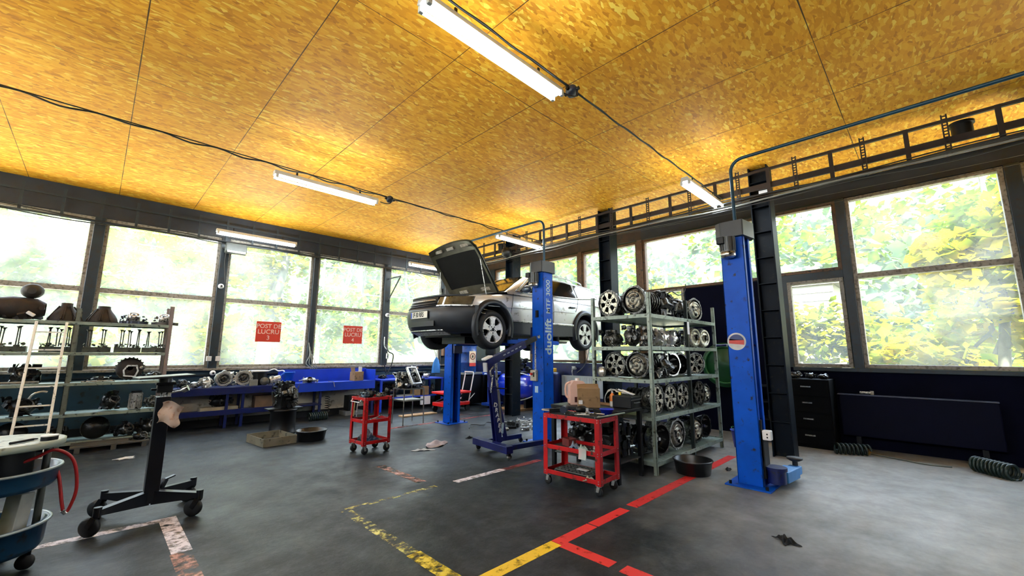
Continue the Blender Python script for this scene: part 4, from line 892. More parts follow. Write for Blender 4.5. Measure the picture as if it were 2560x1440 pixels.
def gearbox(kind, label, loc, rz, R=0.185, seed=0, group=None, body=ALUD, face=None, L=0.62, loose=False):
    """flange faces local -x; the case runs along +x; the origin lies under the flange"""
    t = thing('gearbox', label, 'gearbox', loc, rz, group)
    rg = random.Random(seed); zc = R*1.06; o = (0, 0, zc)
    out = bell_outline(R, seed); inn = circle(R*0.90, len(out))
    f = lambda p, q, k: (k, p, zc+q)
    b = MB(); b.ring(out, inn, f, 0.0, 0.022); b.lathe([(R*0.985, 0.02), (R*0.93, 0.07), (R*0.80, 0.13), (R*0.62, 0.17)], o, (1,0,0), 28)
    b.lathe([(R*0.90, 0.001), (R*0.88, 0.08), (R*0.70, 0.13), (0.0, 0.14)], o, (1,0,0), 28, 1)
    for k in range(8): a = 2*PI*k/8+0.2; b.beam((0.03, R*0.97*math.cos(a), zc+R*0.97*math.sin(a)), (0.16, R*0.66*math.cos(a), zc+R*0.66*math.sin(a)), 0.012, 0.03)
    b.build('bell_housing', [ALUB if kind in ('hollow', 'open') and body is not OIL else (ALUD if kind == 'hollow' else body), BLACK], t)
    fm = face or FACE
    if kind == 'flex':
        d = MB(); r2 = R*0.86; d.ring(circle(r2, 36), circle(r2*0.86, 36), f, 0.004, 0.018)
        for k in range(6):
            a = 2*PI*k/6+0.3; c, s = math.cos(a), math.sin(a)
            g = lambda p, q, kk, c=c, s=s: (kk, p*c-q*s, zc+p*s+q*c)
            d.prism([(r2*0.2, -r2*0.17), (r2*0.5, -r2*0.08), (r2*0.9, -r2*0.24), (r2*0.9, r2*0.24), (r2*0.5, r2*0.08), (r2*0.2, r2*0.17)], g, 0.004, 0.014)
        d.ring(circle(r2*0.36, 24), circle(r2*0.12, 24), f, 0.0, 0.02)
        q = d; mi_ = 1
        for k in range(8): a = 2*PI*k/8; q.cyl((-0.004, r2*0.25*math.cos(a), zc+r2*0.25*math.sin(a)), (0.005, r2*0.25*math.cos(a), zc+r2*0.25*math.sin(a)), 0.010, n=6, mi=1)
        for k in range(12): a = 2*PI*k/12; q.cyl((0.0, r2*0.93*math.cos(a), zc+r2*0.93*math.sin(a)), (0.008, r2*0.93*math.cos(a), zc+r2*0.93*math.sin(a)), 0.009, n=6, mi=1)
        d.build('flexplate', [fm, BLACK], t)
    elif kind in ('conv', 'ringed'):
        r2 = R*0.84; pr = [(0, -0.028), (r2*0.12, -0.028), (r2*0.13, -0.012), (r2*0.32, -0.010), (r2*0.34, -0.022), (r2*0.44, -0.022), (r2*0.46, -0.006), (r2*0.66, -0.002), (r2*0.68, -0.012), (r2*0.78, -0.012), (r2*0.80, 0.01), (r2*0.96, 0.02), (r2, 0.05), (r2*0.9, 0.09)]
        MB().lathe([(r, h) for r, h in pr], o, (1,0,0), 36).build('torque_converter', CONV if kind == 'conv' else FACE, t)
        q = MB()
        for k in range(3):
            a = 2*PI*k/3+0.5; q.obox((-0.012, r2*0.55*math.cos(a), zc+r2*0.55*math.sin(a)), (0.03, 0.05, 0.02), (a, 0, 0))
        q.build('lug', BLACK, t)
    else:
        q = MB(); q.cyl((0.02, 0, zc), (0.13, 0, zc), 0.022, n=14); q.cyl((0.10, 0, zc), (0.138, 0, zc), R*0.4, R*0.5, n=20); q.build('input_shaft', STEEL, t)
    b = MB(); b.cyl((0.15, 0, zc), (L*0.68, 0, zc-0.01), R*0.62, R*0.52, 20)
    for k in range(5): b.cyl((0.19+k*0.055, 0, zc), (0.20+k*0.055, 0, zc), R*0.70, n=20)
    greeble(b, (0.16, -R*0.75, 0.02), (L*0.7, R*0.75, zc+R*0.78), 26, seed+1, (0, 0, 1))
    b.build('gear_case', [body, OIL], t)
    MB().box(0.20, L*0.64, -R*0.6, R*0.6, 0.0, 0.07).build('oil_pan', OIL, t, bevel=0.012)
    b = MB(); b.cyl((L*0.66, 0, zc-0.01), (L*0.9, 0, zc-0.02), R*0.45, R*0.30, 18); b.cyl((L*0.9, 0, zc-0.02), (L, 0, zc-0.02), R*0.18, n=14); b.cyl((L*0.95, 0, zc-0.02), (L*0.97, 0, zc-0.02), R*0.28, n=14); b.build('tail_housing', body, t)
    return t
def engine(label, loc, rz, size, seed, name='engine', cat='engine', group=None, mats=(OIL, ALUD, BLACK), n=150, wires=8):
    t = thing(name, label, cat, loc, rz, group); sx, sy, sz = size
    b = MB(); b.box(-sx*0.36, sx*0.36, -sy*0.34, sy*0.34, 0.0, sz*0.62); b.obox((0, -sy*0.1, sz*0.72), (sx*0.66, sy*0.36, sz*0.3), (0.25, 0, 0)); b.build('block', mats[0], t, bevel=0.012)
    b = MB(); greeble(b, (-sx/2, -sy/2, 0), (sx/2, sy/2, sz), n, seed, (0, 0, 1, 2), 0.2); b.build('fittings', [mats[1], mats[0], mats[2]], t)
    rg = random.Random(seed+5)
    b = MB()
    for k in range(3): y = -sy*0.5; x = -sx*0.3+k*sx*0.3; b.cyl((x, y+0.02, sz*rg.uniform(.3, .7)), (x, y-0.02, sz*rg.uniform(.3, .7)), sy*0.15, n=18); b.cyl((x, y-0.02, sz*0.5), (x, y-0.03, sz*0.5), sy*0.07, n=12)
    b.build('pulley', ALUD, t)
    b = MB()
    for k in range(wires):
        p = [(rg.uniform(-sx/2, sx/2), rg.uniform(-sy/2, sy/2), sz*rg.uniform(0.6, 1.0)) for _ in range(4)]; b.tube(smoothpath(p, 5), 0.008, 6)
    b.build('wiring', CABLE, t); return t
def casting(label, loc, rz, size, seed, name='metal_casting', cat='casting', group=None, m=ALU, n=24, m2=None, rot=None):
    """a lumpy cast cover with a ringed bore, bosses and ribs"""
    t = thing(name, label, cat, loc, rz, group, rot); sx, sy, sz = size; rg = random.Random(seed)
    b = MB(); b.ball((0, 0, sz*0.45), 0.5, 14, 0, sx*0.85, sy*0.85, sz*0.86, 0.12, seed); b.v = [(x, y, max(z, 0.0)) for x, y, z in b.v]
    greeble(b, (-sx/2, -sy/2, 0), (sx/2, sy/2, sz), n, seed, (0,), 0.12); b.build('casting_body', m, t)
    r = min(sx, sy, sz*1.4)*0.29; q = MB(); a = Vector((rg.uniform(-0.4, 0.4), -0.8, 0.55)).normalized(); o = Vector((rg.uniform(-.1, .1)*sx, -sy*0.30, sz*0.55))
    q.lathe([(r*0.25, 0.0), (r*0.3, 0.015), (r*0.55, 0.015), (r*0.6, 0.0), (r*0.8, 0.005), (r*0.84, 0.03), (r, 0.03), (r, -0.05)], o, a, 24); q.v = [(x, y, max(z, 0.0)) for x, y, z in q.v]; q.build('bore', m2 or m, t); return t

# ------------------------------------------------------------------ the tall rack of gearboxes
rack = thing('storage_rack', 'tall grey green steel rack filled with gearboxes right of the silver car', 'shelving rack', (5.15, 2.60, 0))
RL, RD = 2.34, 0.92
SZ = (0.15, 0.70, 1.17, 1.60, 2.03)
for i, x in enumerate((0.0, 1.18, RL-0.04)):
    for y in (0.0, RD-0.04):
        b = MB(); h = 2.32 if x < 1.5 else 2.30; b.box(x, x+0.045, y, y+0.005, 0, h); b.box(x, x+0.005, y, y+0.045, 0, h); b.box(x+0.04, x+0.045, y, y+0.025, 0, h)
        b.build('upright', SHELF if i != 1 else SHELFD, rack)
for z in SZ:
    b = MB()
    for x0, x1 in ((0.008, 1.215), (1.19, RL-0.008)):
        b.box(x0, x1, 0.008, RD-0.008, z-0.012, z-0.006)
        b.box(x0, x1, -0.004, 0.008, z-0.045, z+0.006); b.box(x0, x1, RD-0.008, RD, z-0.045, z+0.006)
    b.box(-0.004, 0.008, 0.0, RD, z-0.045, z+0.006); b.box(RL-0.008, RL, 0, RD, z-0.045, z+0.006); b.build('shelf', SHELF, rack, bevel=0.002)
MB().box(1.155, 1.225, -0.012, -0.006, 1.80, 1.99).build('label_card', WHITE, rack)
X0, Y0 = 5.15, 2.60
G5 = 'gearboxes on the rack'
def onrack(kind, lb, x, y, shelf, rz, **k): return gearbox(kind, lb, (x, y, SZ[shelf]+0.0075), rz, **k)
Rm = math.radians
# top shelf
onrack('flex', 'gearbox with pale star holed plate at the far left end of the rack top shelf', 5.21, 3.265, 4, Rm(-8), R=0.185, seed=1, L=0.36)
onrack('conv', 'gearbox with large greenish converter disc, second from left on the rack top shelf', 5.22, 2.865, 4, Rm(-8), R=0.195, seed=2, L=0.36)
engine('dark wired engine in the middle of the rack top shelf', (5.90, 2.95, SZ[4]+0.001), 0.0, (0.52, 0.52, 0.40), 21)
engine('dark engine with bright fittings right of the middle upright on the rack top shelf', (6.44, 3.02, SZ[4]+0.001), 0.0, (0.50, 0.52, 0.36), 22)
onrack('ringed', 'gearbox with bright double ringed converter at the right end of the rack top shelf', 6.98, 2.72, 4, Rm(78), R=0.185, seed=3, L=0.55)
o = MB().tube(smoothpath([(6.02, 2.78, 2.36), (6.2, 2.76, 2.46), (6.42, 2.74, 2.42), (6.6, 2.72, 2.50), (6.63, 2.71, 2.62)], 6), 0.008, 6).build('wiring_loom', CABLE); tag(o, 'thin wiring loom sticking up from the engines on the rack top shelf', 'wire')
# second shelf from the top: transfer cases and converters
for k, (x, y, s, m, lb) in enumerate(((5.34, 3.29, (0.30, 0.30, 0.24), ALUD, 'dull lumpy casting at the far left end of the fourth rack shelf'), (5.36, 2.99, (0.30, 0.24, 0.30), ALUD, 'dull peaked casting, second from left on the fourth rack shelf'), (5.36, 2.75, (0.22, 0.18, 0.27), ALUD, 'dull casting behind the corner upright on the fourth rack shelf'),
        (5.58, 2.78, (0.20, 0.28, 0.26), ALUB, 'bright silver transfer case just right of the corner upright'), (5.80, 2.80, (0.17, 0.28, 0.28), ALUB, 'bright silver transfer case with round bore at its top'), (6.06, 2.78, (0.20, 0.28, 0.25), ALUB, 'bright silver transfer case, third right of the corner upright'), (6.40, 2.82, (0.30, 0.26, 0.26), ALUD, 'dark ribbed casting left of the paired converters on the fourth rack shelf'))):
    casting(lb, (x, y, SZ[3]+0.0075), 0.15*k, s, 30+k, name='transfer_case', cat='casting', m=m, group='castings on the fourth rack shelf')
def converter(label, loc, rz, R):
    t = thing('torque_converter', label, 'torque converter', loc, rz, 'paired converters on the fourth rack shelf')
    o = (0, 0, R); MB().lathe([(0.05, -0.06), (R*0.30, -0.05), (R*0.34, -0.03), (R*0.62, -0.03), (R*0.66, -0.045), (R*0.86, -0.04), (R*0.96, 0.0), (R, 0.03), (R*0.97, 0.09), (R*0.7, 0.13), (0, 0.14)], o, (1,0,0), 36).build('shell', FACE, t)
    b = MB(); b.cyl((-0.075, 0, R), (-0.02, 0, R), 0.022, n=14)
    for k in range(3): a = 2*PI*k/3+0.4; b.obox((-0.05, R*0.20*math.cos(a), R+R*0.20*math.sin(a)), (0.02, R*0.22, R*0.10), (a, 0, 0))
    b.build('hub', BLACK, t)
    b = MB(); b.lathe([(R*0.98, 0.02), (R*1.02, 0.025), (R*1.02, 0.05), (R*0.98, 0.055)], o, (1,0,0), 40); b.build('ring_gear', STEEL, t)
converter('bright torque converter, left one of the pair on the fourth rack shelf', (6.86, 2.73, SZ[3]+0.0075), Rm(80), 0.165)
converter('bright torque converter, right one of the pair on the fourth rack shelf', (7.25, 2.73, SZ[3]+0.0075), Rm(80), 0.165)
# third shelf
onrack('flex', 'gearbox with grey star holed plate at the left end of the third rack shelf', 5.31, 3.25, 2, Rm(-4), R=0.172, seed=5, L=0.42, face=CONV)
onrack('conv', 'gearbox with dark ringed converter beside the corner upright on the third rack shelf', 5.22, 2.855, 2, Rm(-4), R=0.172, seed=6, L=0.27)
engine('shiny valve body cluster right of the corner upright on the third rack shelf', (5.71, 2.88, SZ[2]+0.0075), 0.0, (0.33, 0.42, 0.34), 41, name='valve_body', cat='engine part', mats=(OIL, ALU, BLACK), n=110, wires=4)
onrack('hollow', 'open bright bell housing in the middle of the third rack shelf', 6.06, 2.74, 2, Rm(72), R=0.165, seed=7, L=0.5)
onrack('hollow', 'dark bell housing left of the middle upright on the third rack shelf', 6.44, 2.78, 2, Rm(72), R=0.165, seed=8, L=0.5, body=OIL)
onrack('flex', 'gearbox with pointed bright flange right of the middle upright on the third rack shelf', 6.92, 2.74, 2, Rm(64), R=0.172, seed=9, L=0.5, body=ALU)
t = thing('flange_gear', 'small pale faced gear lying in front on the left of the third rack shelf', 'gear', (5.25, 3.40, SZ[2]+0.0075), Rm(-20))
MB().lathe([(0, -0.02), (0.045, -0.02), (0.05, 0.0), (0.068, 0.0), (0.07, 0.05), (0, 0.06)], (-0.06, -0.0, 0.072), (1,0,0), 24).build('face', ALUB, t); MB().cyl((-0.02, 0, 0.072), (0.03, 0, 0.068), 0.05, 0.045, 16).build('shaft', OIL, t)
# second shelf
onrack('open', 'bright lying bell casting at the left end of the second rack shelf', 5.20, 3.22, 1, Rm(0), R=0.15, seed=10, L=0.30, body=ALUB)
for k, (x, lb, R) in enumerate(((5.42, 'gearbox with star holed plate right of the corner upright on the second rack shelf', 0.19), (5.84, 'gearbox with pale star holed plate, second from the corner on the second rack shelf', 0.178), (6.26, 'gearbox with pale star holed plate left of the middle upright on the second rack shelf', 0.182), (6.88, 'gearbox with grey star holed plate right of the middle upright on the second rack shelf', 0.182))):
    onrack('flex', lb, x, 2.69, 1, Rm(86), R=R, seed=12+k, group='gearboxes with star holed plates on the second rack shelf', face=FACE if k < 3 else CONV, L=0.66 if k else 0.36)
onrack('ringed', 'gearbox with protruding bright converter at the right end of the second rack shelf', 7.26, 2.74, 1, Rm(84), R=0.150, seed=17, L=0.5)
# bottom shelf
onrack('hollow', 'open dark bell housing right of the corner upright on the bottom rack shelf', 5.52, 2.71, 0, Rm(80), R=0.205, seed=18, L=0.65, body=OIL)
onrack('conv', 'gearbox with bright rimmed converter left of the middle upright on the bottom rack shelf', 6.06, 2.72, 0, Rm(84), R=0.205, seed=19, L=0.65, body=ALU)
onrack('ringed', 'gearbox with ringed converter right of the middle upright on the bottom rack shelf', 6.74, 2.72, 0, Rm(82), R=0.18, seed=20, L=0.6)
onrack('hollow', 'dark gearbox with rust brown bore at the right end of the bottom rack shelf', 7.22, 2.76, 0, Rm(86), R=0.18, seed=23, L=0.5, body=OIL)
# things round the foot of the rack
def tub(label, loc, R, h, sx=1.0):
    t = thing('drain_tub', label, 'tub', loc); b = MB()
    b.lathe([(0, 0.0), (R*0.86, 0.0), (R*0.88, 0.01), (R*0.97, h-0.02), (R*1.02, h-0.015), (R*1.02, h), (R*0.955, h), (R*0.85, 0.015), (0, 0.012)], n=40); b.build('tub_body', mat('black tub plastic', (0.010, 0.010, 0.011), 0.30, 0, 0.3, 10), t)
    MB().lathe([(R*0.99, h-0.012), (R*1.035, h-0.008), (R*1.035, h+0.004), (R*0.97, h+0.004)], n=40).build('rim', mat('worn tub rim', (0.05, 0.05, 0.052), 0.28, 0, 0.3, 10), t); return t
tub('large round black tub on the floor in front of the rack', (5.62, 2.345, 0), 0.235, 0.17)
t = thing('bucket', 'bright blue bucket on the floor at the far end of the rack', 'bucket', (7.72, 2.40, 0))
MB().lathe([(0, 0), (0.11, 0), (0.145, 0.26), (0.155, 0.26), (0.155, 0.275), (0.14, 0.275), (0.105, 0.015), (0, 0.012)], n=28).build('pail', mat('blue bucket plastic', (0.01, 0.03, 0.60), 0.35), t)
MB().tube([(0.145*math.cos(a), 0.145*math.sin(a)*0.9, 0.26+0.05*math.sin(a)) for a in [PI*k/12 for k in range(13)]], 0.005, 6).build('handle', mat('green plastic', (0.02, 0.30, 0.05), 0.4), t)
t = thing('hose_reel', 'dark green round hose reel on the navy wall behind the rack end', 'hose reel', (9.0, 2.98, 1.30))
MB().lathe([(0, -0.10), (0.10, -0.10), (0.12, -0.08), (0.42, -0.08), (0.44, -0.05), (0.44, 0.0), (0, 0.0)], (0,0,0), (1,0,0), 40).build('reel', mat('dark green enamel', (0.006, 0.09, 0.02), 0.4), t)
MB().tube([(-0.09, 0.36*math.cos(a), 0.36*math.sin(a)) for a in [2*PI*k/30 for k in range(30)]], 0.02, 8, closed=True).build('hose', mat('green hose', (0.03, 0.20, 0.05), 0.4), t)
t = thing('blue_tool', 'blue handled tool sticking out over the right end of the fourth rack shelf', 'tool', (7.36, 2.56, 1.62))
MB().tube([(0, 0, 0.03), (0.05, -0.06, 0.03), (0.02, -0.16, 0.035)], 0.02, 8).build('handle', DBLUE, t); MB().tube([(0.02, -0.16, 0.035), (-0.06, -0.22, 0.04)], 0.008, 6).build('shaft', STEEL, t)
# ------------------------------------------------------------------ carts and tools in the middle of the shop
def cart(label, loc, rz, lx, ly, zs, mat_, post=0.052, caster=0.10):
    """open steel shelf cart: angle posts, tray shelves, casters. lx along local x, ly along local y"""
    t = thing('tool_cart', label, 'cart', loc, rz); z0 = caster+0.015; z1 = zs[-1]
    for sx in (-1, 1):
        for sy in (-1, 1):
            b = MB(); x, y = sx*lx/2, sy*ly/2; b.box(x, x-sx*post, y, y-sy*0.004, z0, z1); b.box(x, x-sx*0.004, y, y-sy*post, z0, z1); q = b
            for z in zs:
                for dz in (-0.012, -0.036): q.cyl((x-sx*0.026, y, z+dz), (x-sx*0.026, y+sy*0.004, z+dz), 0.006, n=8, mi=1); q.cyl((x, y-sy*0.026, z+dz), (x+sx*0.004, y-sy*0.026, z+dz), 0.006, n=8, mi=1)
            b.build('corner_post', [mat_, STEEL], t, bevel=0.0015)
    for z in zs:
        b = MB(); b.box(-lx/2+0.004, lx/2-0.004, -ly/2+0.004, ly/2-0.004, z-0.046, z-0.042)
        for s in (-1, 1): b.box(s*(lx/2-0.004), s*(lx/2-0.010), -ly/2+0.004, ly/2-0.004, z-0.048, z); b.box(-lx/2+0.004, lx/2-0.004, s*(ly/2-0.004), s*(ly/2-0.010), z-0.048, z)
        sh = b.build('shelf', mat_, t, bevel=0.0015)
        MB().box(-lx/2+0.012, lx/2-0.012, -ly/2+0.012, ly/2-0.012, z-0.042, z-0.038).build('shelf_mat', RUBBER, sh)
    for sx in (-1, 1):
        for sy in (-1, 1):
            cs = bpy.data.objects.new('caster', None); COL.objects.link(cs); cs.parent = t; cs.location = (sx*(lx/2-0.045), sy*(ly/2-0.045), 0)
            MB().lathe([(0, -0.016), (caster*0.40, -0.016), (caster*0.48, -0.010), (caster*0.48, 0.010), (caster*0.40, 0.016), (0, 0.016)], (0.012, 0, caster*0.48), (0, 1, 0), 22).build('wheel', RUBBER, cs)
            b = MB(); b.prism([(-0.02, caster+0.012), (0.022, caster+0.012), (0.030, caster*0.45), (0.0, caster*0.45)], lambda p, q, k: (p, k, q), 0.018, 0.022); b.prism([(-0.02, caster+0.012), (0.022, caster+0.012), (0.030, caster*0.45), (0.0, caster*0.45)], lambda p, q, k: (p, k, q), -0.022, -0.018); b.box(-0.03, 0.03, -0.03, 0.03, caster+0.005, caster+0.015); b.build('fork', STEEL, cs)
    return t
CZ = (0.175, 0.455, 0.80)
cart('large red three shelf tool cart in front of the gearbox rack', (4.13, 3.02, 0), Rm(93), 0.76, 0.42, CZ, RED, 0.06)
def stick(name, label, cat, p, q, r, m, group=None, head=0.0):
    p = Vector(p); q = Vector(q); t = thing(name, label, cat, p, 0, group); d = q-p
    MB().tube([(0, 0, 0), tuple(d*0.5), tuple(d)], r, 8).build('shank', m, t)
    if head:
        n = Vector((d.y, -d.x, 0)).normalized()*head
        MB().ring(circle(head, 14), circle(head*0.55, 14), lambda a, b, k: tuple(d+d.normalized()*head*0.7+Vector((a, b, k-0.004))), 0, 0.008).build('ring_end', m, t)
    return t
o = MB().box(3.965, 4.295, 2.71, 3.33, 0.763, 0.799).build('tool_tray', mat('black foam tray', (0.008, 0.008, 0.009), 0.7), bevel=0.004); tag(o, 'black tray full of hand tools on top of the large red cart', 'tray')
rg = random.Random(9)
for k in range(18):
    x = rg.uniform(3.98, 4.28); y = rg.uniform(2.72, 3.30); a = rg.uniform(0, PI); l = rg.uniform(0.09, 0.17); z = 0.806+0.007*(k % 4)
    lb = ['bright combination spanner lying on the top tray of the large red cart', 'dark socket bar lying on the top tray of the large red cart'][k % 3 == 1]
    stick('spanner', lb, 'spanner', (x-l*math.cos(a)/2, y-l*math.sin(a)/2, z), (x+l*math.cos(a)/2, y+l*math.sin(a)/2, z), 0.006, STEEL if k % 3 != 1 else BLACK, 'dark bars on the large red cart' if k % 3 == 1 else 'bright spanners on the large red cart', 0.016)
t = thing('air_wrench', 'black and blue air wrench lying on the left of the large red cart top', 'air wrench', (4.10, 3.22, 0.800), 0.5)
b = MB(); b.cyl((-0.10, 0, 0.045), (0.08, 0, 0.045), 0.042, 0.036, 16); b.cyl((0.08, 0, 0.045), (0.13, 0, 0.045), 0.022, 0.018, 12); b.build('motor_body', mat('dark blue tool plastic', (0.012, 0.02, 0.05), 0.4), t, bevel=0.004)
MB().beam((-0.05, 0.02, 0.04), (-0.09, 0.17, 0.03), 0.045, 0.05).build('grip', BLACK, t, bevel=0.008); MB().tube(smoothpath([(-0.09, 0.17, 0.03), (-0.05, 0.26, 0.03), (0.10, 0.28, 0.02), (0.2, 0.2, 0.012)], 5), 0.008, 6).build('air_lead', mat('pale air lead', (0.5, 0.42, 0.36), 0.5), t)
t = thing('grinder', 'black round headed tool on the large red cart top', 'power tool', (4.18, 3.03, 0.800), -0.4)
b = MB(); b.ball((0, 0, 0.05), 0.055, 14, 0, 1.4, 1, 0.85); b.cyl((0.05, 0, 0.045), (0.16, 0.02, 0.03), 0.03, 0.022, 12); b.build('tool_body', BLACK, t); MB().box(0.03, 0.06, -0.058, -0.045, 0.03, 0.07).build('tag', WHITE, t)
t = thing('blue_bowl', 'blue plastic bowl at the right end of the large red cart top', 'bowl', (4.27, 2.74, 0.800)); t.scale = (0.8,)*3
MB().lathe([(0, 0.0), (0.06, 0.0), (0.10, 0.09), (0.105, 0.09), (0.105, 0.096), (0.096, 0.096), (0.055, 0.008), (0, 0.006)], n=28).build('shell', mat('bowl blue', (0.01, 0.035, 0.55), 0.35), t)
o = MB().tube([(3.99, 2.72, 0.80), (4.10, 2.66, 0.815), (4.42, 2.60, 0.83)], 0.011, 8).build('pry_bar', mat('pale green bar', (0.35, 0.42, 0.34), 0.35, 0.6)); tag(o, 'long pale pry bar across the right corner of the large red cart', 'bar')
# middle shelf
t = thing('red_box', 'open dark red box on the middle shelf of the large red cart', 'box', (4.15, 3.20, 0.418), Rm(70)); b = MB(); b.box(-0.075, 0.075, -0.05, 0.05, 0, 0.005)
for s in (-1, 1): b.box(s*0.075, s*0.071, -0.05, 0.05, 0, 0.085); b.box(-0.075, 0.075, s*0.05, s*0.046, 0, 0.085)
b.build('carton', mat('dark red carton', (0.25, 0.035, 0.03), 0.6, 0, 0.3, 30), t); MB().obox((0.0, -0.075, 0.08), (0.15, 0.055, 0.003), (0.5, 0, 0)).build('flap', mat('dark red carton', (0,0,0)), t)
def rag(label, loc, rz, size, m, seed, h=0.05, cat='rag', name='rag', rot=None, group=None):
    rg = random.Random(seed); n = 12; k1, k2, k3 = (rg.uniform(4, 8) for _ in range(3))
    P = []
    for i in range(n):
        row = []
        for j in range(n):
            u, v = i/(n-1)-0.5, j/(n-1)-0.5; e = 1-0.55*(abs(u)*2)**4*0.6
            z = h*(0.45+0.35*math.sin(u*k1*2+v*k2)+0.25*math.sin(v*k3*2-u*3))*max(0.05, 1-(u*u+v*v)*2.6)+0.004*rg.random()
            row.append((u*size[0]*(1+0.25*math.sin(v*5+seed)), v*size[1]*(1+0.25*math.sin(u*6+seed)), max(0.0, z)))
        P.append(row)
    o = MB().sheet(P, (0, 0, 0.004)).build(name, m, loc=loc, rot=rot if rot else (0, 0, rz)); tag(o, label, cat, group); return o
rag('blue and white rag bunched on the middle shelf of the large red cart', (4.05, 3.05, 0.420), 0.6, (0.15, 0.11), mat('blue white rag', (0.07, 0.13, 0.24), 0.85, 0, 0.2, 14, col2=(0.5, 0.55, 0.58)), 4, 0.09)
rag('pale green cloth draped over the middle shelf edge of the large red cart', (4.04, 2.93, 0.420), 0.9, (0.10, 0.13), mat('pale green cloth', (0.50, 0.66, 0.56), 0.8, 0, 0.3, 10), 5, 0.07)
o = MB().sheet([[(3.917-0.006*math.sin(z*40), y, z) for y in (2.79, 2.84, 2.89)] for z in (0.475, 0.45, 0.41, 0.36)], (-0.004, 0, 0)).build('glove', mat('pale pink glove', (0.68, 0.55, 0.52), 0.7, 0, 0.3, 9, col2=(0.5, 0.62, 0.58))); tag(o, 'pale stained work glove hanging off the middle shelf of the large red cart', 'glove')
for k, (x, y, lb) in enumerate(((4.20, 2.83, 'bright pipe fittings at the right of the large red cart middle shelf'), (4.08, 2.80, 'silver clip near the front corner of the middle shelf of the large red cart'))):
    t = thing('pipe_fitting', lb, 'fitting', (x, y, 0.419), 0.5*k); b = MB(); greeble(b, (-0.05, -0.05, 0), (0.05, 0.05, 0.14-0.09*k), 16-6*k, 60+k, (0,), 0.4); b.build('fitting_body', ALUB, t)
# bottom shelf: perforated tray and cloths
t = thing('perforated_tray', 'dark perforated tray on the bottom shelf of the large red cart', 'tray', (4.14, 3.05, 0.140), Rm(93))
b = MB(); nx, ny = 9, 5; lx, ly = 0.46, 0.30
for i in range(nx+1): x = -lx/2+lx*i/nx; b.box(x-0.008, x+0.008, -ly/2, ly/2, 0.03, 0.042)
for j in range(ny+1): y = -ly/2+ly*j/ny; b.box(-lx/2, lx/2, y-0.008, y+0.008, 0.03, 0.042)
b.build('grate', mat('grey tray plastic', (0.16, 0.17, 0.16), 0.4), t); b = MB(); b.box(-lx/2, lx/2, -ly/2, ly/2, 0, 0.008)
for s in (-1, 1): b.box(s*lx/2, s*(lx/2-0.006), -ly/2, ly/2, 0, 0.042); b.box(-lx/2, lx/2, s*ly/2, s*(ly/2-0.006), 0, 0.042)
b.build('tray_base', BLACK, t); MB().box(-0.12, 0.02, -0.03, 0.03, 0.043, 0.047).build('paper_tag', WHITE, t)
rag('cream coloured rag on the near edge of the bottom shelf of the large red cart', (3.99, 2.82, 0.139), 0.3, (0.13, 0.08), mat('cream rag', (0.66, 0.62, 0.48), 0.85, 0, 0.3, 12), 6, 0.04)
rag('cream towel bundled on the floor under the black low bench', (4.50, 3.48, 0.0), 1.5, (0.26, 0.26), mat('cream rag', (0,0,0)), 8, 0.18)
# black bench between the cart and the rack, with the things on it
t = thing('low_bench', 'black low bench between the large red cart and the rack', 'bench', (4.76, 3.22, 0))
b = MB(); b.box(-0.30, 0.30, -0.50, 0.52, 0.79, 0.83); b.build('bench_top', BLACK, t, bevel=0.005)
for sx in (-0.27, 0.27):
    for sy in (-0.47, 0.49): MB().box(sx-0.025, sx+0.025, sy-0.025, sy+0.025, 0, 0.79).build('leg', BLACK, t, bevel=0.004)
b = MB(); b.box(-0.29, 0.29, -0.48, 0.50, 0.22, 0.235); b.build('lower_shelf', mat('grey bench shelf', (0.10, 0.11, 0.11), 0.4, 0.4, 0.3), t)
engine('oily dark gearbox lying on the lower shelf of the black bench', (4.76, 3.03, 0.236), 1.5708, (0.48, 0.44, 0.44), 52, name='oily_gearbox', cat='gearbox', mats=(OIL, OIL, BLACK), n=90, wires=3)
engine('oily dark casting standing at the back of the lower shelf of the black bench', (4.76, 3.50, 0.236), 0.0, (0.40, 0.26, 0.36), 53, name='oily_casting', cat='casting', mats=(OIL, ALUD, BLACK), n=60, wires=2)
t = thing('cardboard_box', 'brown cardboard box on the black bench behind the large red cart', 'box', (4.60, 3.22, 0.83), Rm(-52))
MB().box(-0.14, 0.14, -0.10, 0.10, 0, 0.235).build('carton', CARD, t, bevel=0.003); MB().box(-0.142, 0.142, -0.102, 0.102, 0.115, 0.118).build('fold_line', mat('carton seam', (0.2, 0.12, 0.05), 0.8), t); MB().box(-0.13, -0.08, -0.102, -0.1005, 0.04, 0.09).build('sticker', WHITE, t)
b = MB(); b.obox((0.0, 0.16, 0.25), (0.28, 0.13, 0.004), (0.35, 0, 0)); b.build('flap', CARD, t)
t = thing('oil_jug', 'pale pink plastic jug beside the cardboard box on the black bench', 'jug', (4.745, 3.50, 0.83), Rm(-40))
b = MB(); b.prism([(-0.12, 0), (0.12, 0), (0.12, 0.24), (0.06, 0.31), (-0.07, 0.31), (-0.12, 0.24)], lambda p, q, k: (p, k, q), -0.085, 0.085); b.build('jug_body', mat('pale pink plastic', (0.72, 0.47, 0.38), 0.35, 0, 0.08, 5), t, bevel=0.025, seg=3)
MB().cyl((0.0, 0, 0.31), (0.0, 0, 0.345), 0.03, n=16).build('cap', WHITE, t); MB().tube(smoothpath([(-0.10, 0, 0.29), (-0.16, 0, 0.25), (-0.16, 0, 0.12), (-0.115, 0, 0.07)], 5), 0.014, 8).build('handle', mat('pale pink plastic', (0,0,0)), t); MB().box(-0.06, 0.05, -0.087, -0.0855, 0.03, 0.10).build('label', mat('dark red label', (0.10, 0.015, 0.01), 0.5), t)
t = thing('orange_bottle', 'orange bottle with white cap on the black bench', 'bottle', (4.83, 3.01, 0.83))
